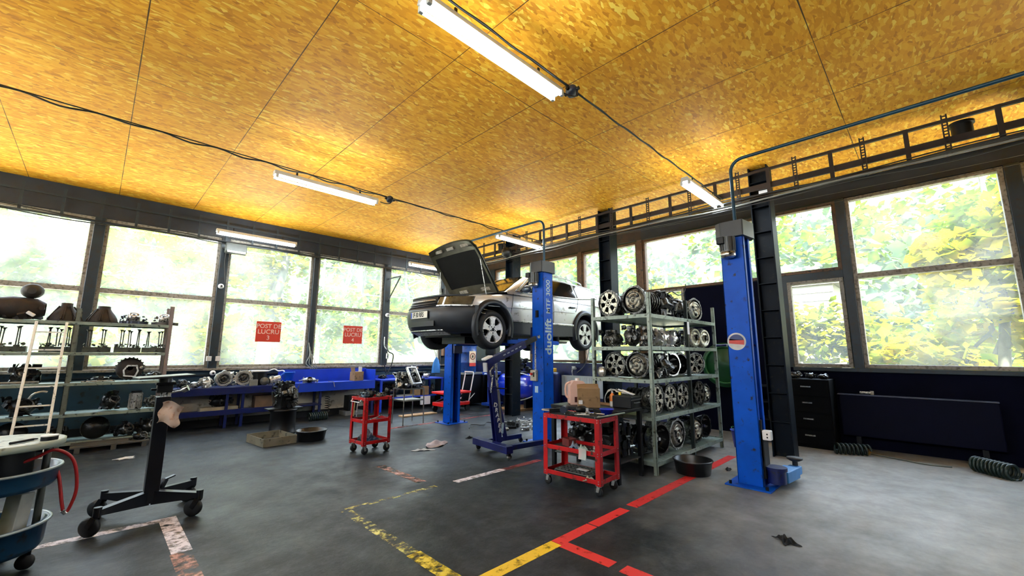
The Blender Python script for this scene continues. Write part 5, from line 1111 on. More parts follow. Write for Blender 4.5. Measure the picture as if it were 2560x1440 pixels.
MB().lathe([(0, 0), (0.033, 0), (0.036, 0.01), (0.036, 0.09), (0, 0.092)], n=20).build('base', mat('white bottle plastic', (0.75, 0.72, 0.65), 0.4), t); MB().lathe([(0.037, 0.07), (0.037, 0.125), (0.030, 0.15), (0.014, 0.165), (0.014, 0.175), (0, 0.175)], n=20).build('body', mat('orange bottle plastic', (0.80, 0.22, 0.03), 0.35), t); MB().cyl((0, 0, 0.173), (0, 0, 0.20), 0.012, 0.008, 12).build('cap', WHITE, t)
t = thing('tool_case', 'black tool case on the black bench right of the orange bottle', 'tool case', (4.90, 2.84, 0.83), Rm(4))
MB().box(-0.13, 0.16, -0.12, 0.14, 0.0, 0.15).build('case_body', BLACK, t, bevel=0.012); MB().box(-0.13, 0.16, -0.126, -0.12, 0.10, 0.108).build('seam', GREYP, t); MB().tube(smoothpath([(-0.05, -0.12, 0.07), (-0.05, -0.145, 0.07), (0.07, -0.145, 0.07), (0.07, -0.12, 0.07)], 4), 0.007, 6).build('handle', GREYP, t)
t = thing('tape_measure', 'small yellow tape measure on top of the black tool case', 'tape measure', (4.84, 2.90, 0.981), 0.4); MB().box(-0.03, 0.03, -0.018, 0.018, 0, 0.04).build('case', mat('yellow plastic', (0.75, 0.55, 0.02), 0.4), t, bevel=0.008); MB().cyl((0, -0.02, 0.02), (0, -0.018, 0.02), 0.014, n=14).build('badge', BLACK, t)
for k, (p, q) in enumerate((((4.93, 2.76, 0.99), (4.86, 2.94, 1.05)), ((4.97, 2.86, 0.99), (4.90, 3.0, 1.02)), ((5.0, 2.78, 0.985), (4.96, 2.94, 1.04)))): stick('screwdriver', 'screwdriver with pale handle piled on the black tool case', 'screwdriver', p, q, 0.011, WHITE if k == 0 else STEEL, 'screwdrivers on the black tool case')
o = MB().box(4.86, 5.05, 3.02, 3.50, 0.831, 0.846).build('wood_board', WOOD, bevel=0.003); tag(o, 'thin wooden board on the black bench behind the orange bottle', 'board')
# ------------------------------------------------------------------ small red cart
cart('small red three shelf cart in the middle of the floor', (3.20, 6.36, 0), Rm(4), 0.46, 0.42, (0.19, 0.50, 0.83), RED, 0.055, 0.11)
t = thing('cart_hook_rail', 'pale rail of hanging tools on the left side of the small red cart', 'tool rail', (2.955, 6.36, 0.3)); MB().tube([(0, -0.16, 0.5), (-0.03, -0.16, 0.46), (-0.03, 0.14, 0.46), (0, 0.14, 0.5)], 0.007, 6).build('rail', STEEL, t)
for k in range(3): MB().tube([(-0.03, -0.1+0.1*k, 0.46), (-0.04, -0.1+0.1*k, 0.25)], 0.008, 6).build('tool', STEEL if k != 1 else WOOD, t)
for k, (x, y, s, lb, m, sd) in enumerate(((3.08, 6.36, (0.13, 0.17, 0.11), 'blue grey casting on the left of the small red cart top', mat('blue grey metal', (0.10, 0.15, 0.20), 0.35, 0.5), 70), (3.21, 6.44, (0.11, 0.15, 0.13), 'black rounded part in the middle of the small red cart top', BLACK, 71), (3.33, 6.34, (0.13, 0.16, 0.09), 'silver and black part on the right of the small red cart top', ALUD, 72))):
    casting(lb, (x, y, 0.792), 0.4*k, s, sd, m=m)
for k, (p, q, r, m, lb) in enumerate((((3.05, 6.22, 0.47), (3.36, 6.30, 0.53), 0.008, STEEL, 'long bright bar on the middle shelf of the small red cart'), ((3.10, 6.28, 0.47), (3.22, 6.22, 0.48), 0.022, mat('red handle plastic', (0.5, 0.02, 0.04), 0.4), 'red handled tool on the middle shelf of the small red cart'), ((3.04, 6.3, 0.47), (3.08, 6.2, 0.53), 0.03, mat('purple plastic', (0.12, 0.03, 0.06), 0.4), 'purple handled tool on the middle shelf of the small red cart'), ((3.25, 6.24, 0.466), (3.38, 6.26, 0.475), 0.007, ALUB, 'bright short spanner on the middle shelf of the small red cart'))): stick('hand_tool', lb, 'tool', p, q, r, m)
rag('dark blue jacket folded on the bottom shelf of the small red cart', (3.20, 6.32, 0.153), 0.1, (0.26, 0.22), mat('dark blue cloth', (0.012, 0.025, 0.07), 0.8), 12, 0.09, 'jacket', 'jacket')
rag('grey folded cloth behind the blue jacket on the small red cart', (3.21, 6.48, 0.155), 0.0, (0.24, 0.08), mat('grey cloth', (0.32, 0.33, 0.36), 0.85, 0, 0.3, 20), 13, 0.16)
# ------------------------------------------------------------------ tall transmission jack on the left
JM = mat('black jack paint', (0.006, 0.007, 0.012), 0.35, 0.2, 0.3, 8)
t = thing('transmission_jack', 'tall black transmission jack on four casters on the left', 'jack', (0.52, 5.27, 0))
b = MB(); b.prism([(-0.055, -0.055), (0.055, -0.055), (0.055, 0.055), (-0.055, 0.055)], lambda p, q, k: (p, q, k), 0.13, 1.08); b.build('column', JM, t, bevel=0.004)
MB().cyl((0, 0, 1.05), (0, 0, 1.20), 0.028, n=16).build('ram', STEEL, t); MB().cyl((0.04, 0, 1.0), (0.04, 0, 1.24), 0.016, n=10).build('pipe', STEEL, t)
for a in (35, 135, 215, 320):
    c, s = math.cos(Rm(a)), math.sin(Rm(a)); lg = MB(); L = 0.43
    lg.prism([(0.03, 0.115), (L, 0.165), (L, 0.210), (0.03, 0.235)], lambda p, q, k, c=c, s=s: (p*c-k*s, p*s+k*c, q), -0.03, 0.03); lg.cyl((L*c, L*s, 0.150), (L*c, L*s, 0.230), 0.028, n=12); leg = lg.build('leg', JM, t, bevel=0.004)
    w = MB(); w.lathe([(0, -0.022), (0.064, -0.022), (0.076, -0.012), (0.076, 0.012), (0.064, 0.022), (0, 0.022)], (L*c-0.035, L*s+0.03, 0.076), (1, 1.3, 0), 28); w.build('caster_wheel', RUBBER, leg)
    w = MB(); w.beam((L*c+0.012, L*s+0.018, 0.155), (L*c-0.019, L*s+0.052, 0.076), 0.010, 0.04); w.beam((L*c-0.022, L*s-0.024, 0.155), (L*c-0.053, L*s+0.008, 0.076), 0.010, 0.04); w.build('caster_fork', BLACK, leg)
b = MB(); b.beam((0.05, 0.03, 0.18), (0.10, 0.06, 0.30), 0.05, 0.03); b.beam((0.10, 0.06, 0.30), (0.17, 0.08, 0.32), 0.04, 0.012); b.build('foot_pedal', JM, t)
b = MB(); b.box(-0.07, 0.08, -0.06, 0.06, 1.19, 1.215); b.box(-0.06, 0.06, -0.05, 0.05, 1.12, 1.19); b.box(-0.10, -0.02, -0.02, 0.02, 1.14, 1.16); b.build('head', BLACK, t, bevel=0.006)
b = MB(); b.obox((-0.01, 0, 1.27), (0.42, 0.32, 0.016), (0, -0.05, 0.1)); b.cyl((0, 0, 1.21), (0, 0, 1.26), 0.05, n=16); b.build('saddle_plate', mat('worn saddle plate', (0.10, 0.10, 0.10), 0.3, 0.6, 0.4), t, bevel=0.003)
b = MB(); b.cyl((0.05, -0.03, 1.12), (0.14, -0.08, 1.14), 0.014, n=10); b.cyl((0.13, -0.075, 1.14), (0.17, -0.09, 1.16), 0.03, n=12); b.build('crank', STEEL, t)
b = MB(); P = [[(0.035+0.150*u-0.03*v+0.012*math.sin(9*v+2*u), -0.075-0.05*u+0.022*math.sin(6*v)+0.015*math.sin(7*u), 1.005-0.185*v-0.035*u*math.sin(3*v)-0.03*u+0.02*math.sin(5*u)) for u in [j/8 for j in range(9)]] for v in [i/10 for i in range(11)]]
o = MB().sheet(P, (0.0, -0.01, 0)).build('rag', mat('stained beige rag', (0.62, 0.46, 0.36), 0.85, 0, 0.2, 8, dirt=0.2, dirtcol=(0.4, 0.22, 0.15)), loc=(0.475, 5.25, 0.03)); tag(o, 'stained beige rag hanging from the tall black transmission jack', 'rag')
# ------------------------------------------------------------------ blue engine crane
HB = mat('engine crane blue', (0.006, 0.010, 0.12), 0.35, 0, 0.25, 6, dirt=0.05)
t = thing('engine_crane', 'dark blue folding engine crane with raised boom before the duolift post', 'engine crane', (4.52, 4.88, 0))
MB().beam((-0.06, 0.42, 0.14), (-0.16, -0.46, 0.14), 0.12, 0.10).build('base_beam', HB, t, bevel=0.005)
for y in (0.28, -0.30): MB().beam((-0.05, y, 0.13), (0.84, y+0.02*(1 if y > 0 else -1), 0.11), 0.07, 0.07).build('leg', HB, t, bevel=0.004)
for i, (x, y) in enumerate(((-0.05, 0.38), (-0.15, -0.42), (0.82, 0.29), (0.82, -0.31))):
    cs = MB(); cs.lathe([(0, -0.014), (0.034, -0.014), (0.04, 0), (0.034, 0.014), (0, 0.014)], (x+0.02, y, 0.042), (0.3, 1, 0), 20); c = cs.build('caster', STEEL if i == 1 else RUBBER, t); MB().box(x-0.02, x+0.03, y-0.02, y+0.02, 0.05, 0.088).build('fork', BLACK, c)
for y in (-0.035, 0.035):
    MB().beam((0.03, y, 0.15), (-0.10, y, 1.00), 0.012, 0.12, up=(1, 0, 0)).build('mast_plate', HB, t, bevel=0.003)
MB().beam((0.06, 0.0, 0.15), (0.02, 0.0, 0.9), 0.05, 0.07, up=(1, 0, 0)).build('rear_stay', HB, t, bevel=0.003)
MB().beam((0.20, 0.0, 0.17), (0.02, 0.0, 0.80), 0.04, 0.06, up=(1, 0, 0)).build('front_stay', HB, t, bevel=0.003)
MB().beam((-0.09, 0, 0.95), (-0.16, 0, 1.42), 0.07, 0.10, up=(1, 0, 0)).build('mast', HB, t, bevel=0.004)
MB().beam((-0.20, 0, 1.36), (0.62, 0, 1.66), 0.085, 0.115).build('boom', HB, t, bevel=0.004)
MB().beam((0.45, 0, 1.60), (0.91, 0, 1.77), 0.06, 0.08).build('boom_extension', BLACK, t, bevel=0.004)
for k in range(5): x = 0.12+k*0.09; MB().obox((x, -0.0435, 1.475+(x-0.10)*0.366), (0.055, 0.002, 0.018), (0, -0.35, 0)).build('boom_mark', mat('pale mark', (0.45, 0.5, 0.6), 0.5), t)
MB().cyl((0.06, 0, 0.42), (0.00, 0, 0.94), 0.045, n=20).build('ram_cylinder', mat('grey ram', (0.30, 0.31, 0.30), 0.35, 0.5), t); MB().cyl((0.0, 0, 0.94), (-0.02, 0, 1.38), 0.019, n=14).build('ram_rod', STEEL, t); MB().cyl((0.0, 0, 0.94), (-0.005, 0, 1.04), 0.03, n=14).build('ram_collar', STEEL, t)
MB().tube([(-0.13, 0.0, 0.98), (0.12, -0.10, 0.96)], 0.010, 8).build('pump_handle', BLACK, t)
MB().obox((-0.245, 0, 1.29), (0.02, 0.08, 0.14), (0, -0.1, 0)).build('rear_plate', mat('pale plate', (0.55, 0.58, 0.62), 0.4), t); MB().obox((-0.21, 0, 1.435), (0.16, 0.10, 0.03), (0, -0.35, 0)).build('grip_pad', WHITE, t, bevel=0.008)
MB().obox((0.10, -0.02, 0.36), (0.07, 0.004, 0.16), (0, 0.1, 0)).build('notice', mat('pale notice', (0,0,0)), t)
for k, c in enumerate('DRAPER'): lettering(c, 0.085, mat('white lettering', (0.80, 0.82, 0.85), 0.45), (-0.060+0.021*k-0.0, -0.0425, 0.72-0.078*k), (1, 0, -0.15), (0.15, 0, 1), t, sx=1.15, bold=0.003)
def chain(b, p, q, n, r=0.017, w=0.0035):
    p = Vector(p); q = Vector(q); d = (q-p).normalized(); _, u, v = MB.frame(d)
    for k in range(n):
        c = p+(q-p)*(k+0.5)/n; s = u if k % 2 else v; L = (q-p).length/n*0.72
        b.tube([c+d*L*math.cos(a)+s*r*0.6*math.sin(a) for a in [2*PI*i/10 for i in range(10)]], w, 5, closed=True)
b = MB(); chain(b, (0.88, -0.02, 1.72), (0.86, -0.03, 1.15), 20); chain(b, (0.90, 0.0, 1.72), (0.89, -0.02, 1.18), 19); o = b.build('chain', STEEL, t)
b = MB(); b.tube(smoothpath([(-0.13, -0.06, 1.30), (-0.19, -0.06, 1.24), (-0.17, -0.06, 1.16), (-0.12, -0.06, 1.18)], 5), 0.013, 8); b.build('hook', STEEL, t); b = MB(); chain(b, (-0.14, -0.06, 1.17), (-0.18, -0.06, 0.92), 9); b.build('hook_chain', STEEL, t)
# ------------------------------------------------------------------ table with engine, lift table, drain trays
CH = mat('thin chrome frame', (0.62, 0.58, 0.50), 0.25, 0.9, 0.3, 20, dirt=0.2)
t = thing('frame_table', 'thin legged metal frame table with an engine on it beside the small red cart', 'table', (5.0, 8.24, 0))
for sx in (-0.24, 0.24):
    for sy in (-0.22, 0.22): MB().tube([(sx*1.04, sy*1.04, 0), (sx, sy, 0.74)], 0.013, 8).build('leg', CH, t)
b = MB()
for z in (0.74, 0.50):
    for s in (-1, 1): b.beam((-0.24, s*0.22, z), (0.24, s*0.22, z), 0.024, 0.024); b.beam((s*0.24, -0.22, z), (s*0.24, 0.22, z), 0.024, 0.024)
b.build('frame', CH, t); MB().box(-0.24, 0.24, -0.22, 0.22, 0.748, 0.758).build('table_top', BLACK, t); MB().box(-0.24, 0.24, -0.22, 0.22, 0.505, 0.512).build('shelf', mat('pale shelf board', (0.55, 0.54, 0.48), 0.6), t)
engine('engine with an open oil sump frame on the thin legged table', (5.0, 8.25, 0.758), 0.3, (0.62, 0.46, 0.34), 81, mats=(OIL, ALU, BLACK), n=130, wires=5)
t = thing('sump_frame', 'bright rectangular sump frame tilted against the engine on the thin table', 'sump frame', (4.90, 7.93, 1.02), 0, None, (Rm(62), 0, Rm(20)))
b = MB(); o_ = [(-0.15, -0.20), (0.15, -0.20), (0.16, 0.0), (0.15, 0.20), (-0.15, 0.20), (-0.16, 0.0)]; b.ring(o_, [(x*0.80, y*0.84) for x, y in o_], lambda p, q, k: (p, q, k), 0, 0.05); b.build('frame', ALUB, t, bevel=0.006)
b = MB(); greeble(b, (-0.11, -0.15, 0.0), (0.11, 0.15, 0.05), 20, 82, (0, 1), 0.4); b.build('inner_ribs', [ALU, OIL], t)
t = thing('lift_table', 'red hydraulic lift table under the far end of the workbench', 'lift table', (6.88, 9.20, 0))
MB().box(-0.46, 0.46, -0.26, 0.26, 0.46, 0.51).build('platform', REDL, t, bevel=0.006); MB().box(-0.44, 0.44, -0.24, 0.24, 0.15, 0.24).build('chassis', REDL, t, bevel=0.01)
for s in (-0.2, 0.2):
    MB().beam((-0.36, s, 0.22), (0.36, s, 0.45), 0.02, 0.05).build('scissor_arm', BLACK, t); MB().beam((-0.36, s*0.85, 0.45), (0.36, s*0.85, 0.22), 0.02, 0.05).build('scissor_arm', BLACK, t)
for sx in (-0.38, 0.38):
    for sy in (-0.2, 0.2): MB().cyl((sx, sy-0.025, 0.075), (sx, sy+0.025, 0.075), 0.075, n=22).build('wheel', RUBBER, t)
MB().tube([(0.44, -0.18, 0.22), (0.60, -0.18, 0.95), (0.58, -0.18, 1.0), (0.58, 0.18, 1.0), (0.60, 0.18, 0.95), (0.44, 0.18, 0.22)], 0.016, 8).build('push_handle', WHITE, t); MB().tube([(0.46, -0.1, 0.2), (0.7, -0.12, 0.42)], 0.012, 6).build('pedal', STEEL, t)
t = thing('drain_tray', 'shallow beige metal drain tray on the floor before the workbench', 'tray', (2.30, 8.10, 0), Rm(6))
b = MB(); b.box(-0.26, 0.26, -0.36, 0.36, 0.0, 0.006)
for s in (-1, 1): b.box(s*0.26, s*0.254, -0.36, 0.36, 0, 0.13); b.box(-0.26, 0.26, s*0.36, s*0.354, 0, 0.13)
b.build('tray_wall', mat('dirty beige tin', (0.36, 0.33, 0.24), 0.4, 0.3, 0.35, 5, dirt=0.12), t, bevel=0.002); MB().box(-0.25, 0.25, -0.35, 0.35, 0.006, 0.012).build('oil_film', OIL, t)
tub('round black tub right of the beige drain tray', (2.86, 7.86, 0), 0.25, 0.17)
t = thing('drum_stand', 'black squat drum stand behind the beige drain tray', 'stand', (2.68, 8.85, 0)); MB().lathe([(0, 0), (0.24, 0), (0.24, 0.03), (0.22, 0.05), (0.22, 0.40), (0.25, 0.42), (0.25, 0.45), (0, 0.45)], n=28).build('drum', BLACK, t); MB().box(-0.3, 0.3, -0.14, 0.14, 0.45, 0.47).build('plate', BLACK, t)
engine('grimy gearbox standing upright on the black drum stand', (2.68, 8.85, 0.47), 0.2, (0.34, 0.34, 0.50), 90, name='upright_gearbox', cat='gearbox', mats=(OIL, ALUD, BLACK), n=80, wires=2)
# ------------------------------------------------------------------ scrap and rags on the floor
rg = random.Random(31)
SP = []
for k in range(26):
    for _ in range(400):
        a = rg.uniform(0, 6.28); d = rg.random()**0.5; x = 6.62+0.66*d*math.cos(a); y = 6.30+0.52*d*math.sin(a)
        if all((x-p)**2+(y-q)**2 > 0.195**2 for p, q in SP): break
    SP.append((x, y))
    t = thing('scrap_part', 'bright scrap metal part heaped on the floor behind the engine crane', 'metal part', (x, y, 0), rg.uniform(0, 6), 'scrap metal heap behind the engine crane')
    b = MB(); sz = (rg.uniform(.12, .18), rg.uniform(.07, .10), rg.uniform(.04, .10)+0.08*(1-d)); greeble(b, (-sz[0]/2, -sz[1]/2, 0), (sz[0]/2, sz[1]/2, sz[2]), 7, 100+k, (0,), 0.2); b.box(-sz[0]/2, sz[0]/2, -sz[1]*0.3, sz[1]*0.3, 0, sz[2]*0.6); b.build('scrap_body', (ALUB, ALU, OIL)[k % 3], t)
o = MB().tube(smoothpath([(5.55, 6.80, 0.008), (5.75, 7.0, 0.03), (5.95, 6.85, 0.02), (6.2, 7.0, 0.03), (6.35, 6.85, 0.01)], 5), 0.009, 6).build('bent_pipe', BLACK); tag(o, 'thin bent black pipe on the floor left of the scrap heap', 'pipe')
rag('crumpled pinkish white rag on the floor left of the engine crane', (4.20, 6.00, 0.0), 0.3, (0.42, 0.24), mat('pinkish rag', (0.66, 0.56, 0.58), 0.85, 0, 0.3, 12), 21, 0.07)
rag('thin strip of white rag on the floor before the pinkish rag', (3.82, 5.80, 0.0), -0.6, (0.30, 0.06), mat('white rag', (0.72, 0.74, 0.76), 0.85), 22, 0.03)
rag('small black rag lying alone on the floor at the right front', (4.17, 1.02, 0.0), 0.8, (0.17, 0.10), mat('black rag', (0.006, 0.006, 0.008), 0.9), 23, 0.05)
rag('dark scrap of rubber on the floor near the pinkish rag', (4.95, 6.05, 0.0), 0.1, (0.12, 0.06), mat('black rag', (0,0,0)), 24, 0.04)
rag('small pale paper scrap on the floor beside the left shelf', (0.48, 8.3, 0.0), 0.3, (0.20, 0.13), mat('white rag', (0,0,0)), 25, 0.02, 'paper', 'paper_scrap')
rag('dark leaf of rubber on the floor beside the large tub', (6.10, 2.08, 0.0), 0.3, (0.13, 0.06), mat('black rag', (0,0,0)), 26, 0.03)
o = MB().box(5.35, 6.3, 9.0, 9.25, 0, 0.03).build('floor_board', WOOD, bevel=0.004); tag(o, 'yellowish board lying on the floor under the workbench', 'board')
# ------------------------------------------------------------------ long shelf rack by the left windows
lr = thing('storage_rack', 'long grey steel shelf rack standing before the leftmost windows', 'shelving rack', (-0.25, 9.68, 0))
LZ = (0.10, 0.53, 1.01, 1.49, 1.98)
for x, h in ((-1.75, 2.32), (0.0, 2.20), (1.17, 2.32)):
    for y in (0.0, 0.50):
        b = MB(); b.box(x-0.03, x+0.03, y, y+0.006, 0, h); b.box(x-0.03, x-0.024, y, y+0.04, 0, h); b.build('upright', mat('pale rack upright', (0.22, 0.24, 0.19), 0.45, 0.3, 0.3, 6, dirt=0.15) if x < 1 else mat('pinkish rack upright', (0.34, 0.27, 0.25), 0.5, 0.2, 0.3, 6), lr)
for z in LZ:
    b = MB(); b.box(-1.75, 1.15, 0.008, 0.53, z-0.012, z-0.006); b.box(-1.75, 1.15, -0.006, 0.008, z-0.045, z+0.004); b.box(-1.75, 1.15, 0.53, 0.54, z-0.045, z+0.004); b.build('shelf', SHELF, lr, bevel=0.002)
def bellcast(label, loc, R, h, m, seed, top=0.45):
    t = thing('bell_casting', label, 'casting', loc, seed)
    b = MB(); rg = random.Random(seed); o = bell_outline(R, seed); b.prism(o, lambda p, q, k: (p, q, k), 0, 0.02)
    b.lathe([(R*0.97, 0.015), (R*0.90, h*0.25), (R*0.72, h*0.5), (R*(top+0.12), h*0.7), (R*top, h*0.85), (R*top, h), (R*top*0.7, h), (R*top*0.65, h*0.8)], n=24)
    for k in range(9): a = rg.uniform(0, 6.28); b.beam((R*0.95*math.cos(a), R*0.95*math.sin(a), 0.02), (R*top*math.cos(a), R*top*math.sin(a), h*0.8), 0.015, 0.05)
    greeble(b, (-R*0.8, -R*0.8, 0.02), (R*0.8, R*0.8, h*0.6), 12, seed, (0,), 0.1); b.build('casting_body', m, t); return t
zt = LZ[4]+0.006
t = thing('long_casting', 'long brown casting at the left end of the top left shelf', 'casting', (-1.13, 9.95, zt)); b = MB(); b.lathe([(0.12, -0.5), (0.16, -0.3), (0.15, 0.0), (0.18, 0.15), (0.16, 0.4), (0.10, 0.5)], (0,0,0.182), (1,0,0), 20); greeble(b, (-0.5, -0.2, 0), (0.5, 0.2, 0.33), 36, 201, (0,), 0.15); b.build('casting_body', RUST, t)
t = thing('round_casting', 'dark round ball shaped casting perched on the brown casting of the top left shelf', 'casting', (-0.80, 9.95, zt+0.345)); b = MB(); b.ball((0, 0, 0.115), 0.12, 18, 0, 1.08, 1, 0.98); b.cyl((0, -0.10, 0.11), (0, -0.14, 0.11), 0.05, n=16); b.build('casting_body', mat('dark green brown iron', (0.05, 0.045, 0.035), 0.6, 0.3, 0.4), t)
bellcast('brown bell casting right of the long casting on the top left shelf', (-0.40, 9.92, zt), 0.195, 0.30, RUST, 3, 0.35)
bellcast('brown bell casting with open neck in the middle of the top left shelf', (0.04, 9.90, zt), 0.20, 0.28, RUST, 5, 0.4)
o = MB().obox((-0.76, 9.74, zt+0.09), (0.10, 0.05, 0.05), (0, 0.6, 0)).build('white_clip', WHITE, bevel=0.01); tag(o, 'small white plastic clip among the brown castings of the top left shelf', 'clip')
def pumpcast(label, loc, rz, m, seed):
    t = thing('pump_casting', label, 'casting', loc, rz); b = MB(); o = bell_outline(0.16, seed); b.prism([(p*1.15, q*0.9) for p, q in o], lambda p, q, k: (p, q, k), 0, 0.05); greeble(b, (-0.18, -0.14, 0.03), (0.18, 0.14, 0.16), 26, seed, (0,), 0.25); b.build('casting_body', m, t)
    q = MB(); ax = Vector((0, -0.5, 0.85)); q.lathe([(0.02, 0.02), (0.04, 0.02), (0.045, 0.0), (0.065, 0.0), (0.07, 0.02), (0.085, 0.02), (0.09, -0.02), (0.10, -0.08)], (-0.02, -0.02, 0.15), ax, 24); q.build('bore', ALU, t); return t
pumpcast('dark silver pump casting with ringed bore on the top left shelf', (0.44, 9.88, zt), 0.1, mat('dark silver casting', (0.12, 0.12, 0.15), 0.3, 0.7, 0.5, 10), 7)
pumpcast('dull pump casting at the right end of the top left shelf', (0.86, 9.90, zt), -0.4, mat('dull casting', (0.10, 0.09, 0.08), 0.5, 0.5, 0.4, 10), 9)
# cylinder heads with valves standing in them
zs = LZ[3]
def cylhead(label, x, seed, dx, m, groups, L=0.34):
    t = thing('cylinder_head_casting', label, 'cylinder head', (x, 9.90, zs+0.006)); b = MB(); b.box(-L/2, L/2, -0.10, 0.10, 0, 0.085)
    greeble(b, (-L/2, -0.11, 0.02), (L/2, 0.11, 0.15), 34, seed, (0,), 0.1)
    b.build('head_block', m, t, bevel=0.004); rg = random.Random(seed)
    for g in groups:
        for k in (0, 1):
            u = g+0.028*k; v = MB(); z0 = 0.09; h = rg.uniform(0.27, 0.31); l = rg.uniform(-0.012, 0.012); v.cyl((u, 0, z0), (u+l, 0, z0+h), 0.0075, n=8); v.lathe([(0.0075, h-0.035), (0.012, h-0.014), (0.025, h), (0.025, h+0.006), (0, h+0.008)], (u+l, 0, z0), (0, 0, 1), 14); v.build('valve', mat('valve steel', (0.07, 0.06, 0.05), 0.4, 0.5, 0.3), t)
    return t
MG = mat('mossy grey aluminium', (0.12, 0.13, 0.10), 0.5, 0.4, 0.4, 10, dirt=0.2)
for k, (x, lb) in enumerate(((-1.35, 'cylinder head with valves at the left end of the second left shelf'), (-0.92, 'cylinder head with valves left of the ladder on the second left shelf'), (-0.45, 'cylinder head with valves behind the ladder on the second left shelf'), (0.02, 'cylinder head with valves just right of the near upright on the second left shelf'), (0.40, 'cylinder head with valves in the middle of the right bay on the second left shelf'), (0.76, 'cylinder head with valves at the right end of the second left shelf'))):
    cylhead(lb, x, 210+k, 0, MG, ((-0.12, 0.05) if k % 2 else (-0.10, 0.0, 0.11)))
# shelf at bench height
zs = LZ[2]+0.006
t = thing('differential', 'dark round differential housing with an open steel frame on the third left shelf', 'differential', (0.47, 9.86, zs), Rm(-12)); t.scale = (0.86,)*3
b = MB(); b.lathe([(0.05, 0.12), (0.16, 0.10), (0.21, 0.05), (0.215, -0.02), (0.17, -0.06), (0, -0.07)], (0, 0, 0.236), (0.15, -1, 0.15), 28)
for k in range(22): a = 2*PI*k/22; b.obox((0.215*math.cos(a), 0.01, 0.236+0.215*math.sin(a)), (0.03, 0.06, 0.02), (0, -a, 0))
b.build('housing', RUST, t); q = MB(); o_ = [(-0.10, -0.10), (0.08, -0.12), (0.12, 0.0), (0.09, 0.12), (-0.06, 0.12), (-0.12, 0.02)]; q.ring(o_, [(p*0.78, r*0.78) for p, r in o_], lambda p, r, k: (p+0.04, k, 0.19+r), -0.15, -0.11); q.build('open_frame', ALUB, t)
MB().ball((0.18, -0.08, 0.26), 0.032, 12).build('bright_cap', ALUB, t)
for k, (x, y, s, m, lb) in enumerate(((-0.72, 9.93, (0.34, 0.3, 0.30), OIL, 'dark casting with bright spot left of the ladder on the third left shelf'), (0.12, 9.9, (0.26, 0.28, 0.09), OIL, 'flat dark part beside the near upright on the third left shelf'), (0.80, 9.92, (0.30, 0.26, 0.15), OIL, 'dark greasy part at the right end of the third left shelf'), (-1.30, 9.92, (0.40, 0.3, 0.26), BLACK, 'black part at the left end of the third left shelf'))): casting(lb, (x, y, zs), 0.3*k, s, 220+k, m=m, m2=ALUD)
stick('bar', 'bright steel bar lying along the third left shelf', 'bar', (-0.1, 9.72, zs+0.01), (0.30, 9.76, zs+0.012), 0.012, STEEL)
stick('bar', 'pale timber lying on the third left shelf behind the ladder', 'bar', (-1.1, 9.72, zs+0.02), (-0.55, 9.73, zs+0.022), 0.02, CREAM)
zs = LZ[1]+0.006
t = thing('oil_filter_can', 'bright ribbed steel canister on the fourth left shelf', 'canister', (0.60, 9.86, zs)); b = MB(); b.cyl((0, 0, 0), (0, 0, 0.27), 0.085, n=24)
for k in range(16): a = 2*PI*k/16; b.cyl((0.085*math.cos(a), 0.085*math.sin(a), 0.01), (0.085*math.cos(a), 0.085*math.sin(a), 0.26), 0.008, n=6)
b.build('can_body', STEEL, t); MB().cyl((0, 0, 0.27), (0, 0, 0.30), 0.07, n=20).build('cap', BLACK, t)
for k, (x, y, s, m, lb) in enumerate(((0.84, 9.86, (0.26, 0.26, 0.22), ALUD, 'oily part with bright edge at the right end of the fourth left shelf'), (0.28, 9.94, (0.26, 0.28, 0.32), OIL, 'dark casting in the middle of the fourth left shelf'), (-0.68, 9.9, (0.40, 0.3, 0.30), BLACK, 'black part behind the ladder on the fourth left shelf'), (-1.35, 9.9, (0.4, 0.3, 0.28), OIL, 'dark part at the left end of the fourth left shelf'))): casting(lb, (x, y, zs), 0.3*k, s, 230+k, m=m, m2=ALUD)
o = MB().tube(smoothpath([(-0.62, 9.66, 0.80), (-0.58, 9.65, 0.87), (-0.50, 9.65, 0.90), (-0.44, 9.65, 0.89)], 5), 0.015, 8).build('bent_bracket', ALUB); tag(o, 'bright bent bracket behind the ladder on the fourth left shelf', 'bracket')
zs = LZ[0]+0.006
for k, x in enumerate((-1.45, -0.75, 0.15)):
    t = thing('flywheel', ('dark flywheel leaning at the left end of the bottom left shelf', 'dark flywheel leaning behind the ladder on the bottom left shelf', 'dark flywheel leaning right of the near upright on the bottom left shelf')[k], 'flywheel', (x, 9.85, zs)); R = 0.17
    MB().lathe([(0.02, -0.03), (0.05, -0.03), (0.06, 0), (0.13, 0.0), (0.135, -0.015), (R, -0.015), (R, 0.025), (0, 0.03)], (0, 0, R), (0.1, -1, 0.12), 32).build('disc', OIL, t)
    MB().lathe([(R*0.99, -0.01), (R*1.04, -0.005), (R*1.04, 0.015), (R*0.99, 0.02)], (0, 0, R), (0.1, -1, 0.12), 40).build('ring_gear', ALUD, t)
for k, (x, s) in enumerate(((-0.3, (0.3, .3, .24)), (0.50, (0.28, 0.3, 0.22)), (0.82, (0.3, 0.3, 0.26)))): casting(('dark casting left of the near upright on the bottom left shelf', 'dark speckled casting in the middle of the right bay on the bottom left shelf', 'dark casting with bright specks at the right end of the bottom left shelf')[k], (x, 9.88, zs), 0.4*k, s, 240+k, m=OIL, m2=ALUD)
t = thing('pallet', 'low wooden pallet with oily parts on the floor under the left rack', 'pallet', (0.35, 9.42, 0)); b = MB()
for k in range(4): b.box(-0.45, 0.45, -0.24+k*0.13, -0.14+k*0.13, 0.07, 0.09)
b.build('deck', mat('dark oily timber', (0.09, 0.085, 0.07), 0.6, 0, 0.4, 6), t); b = MB()
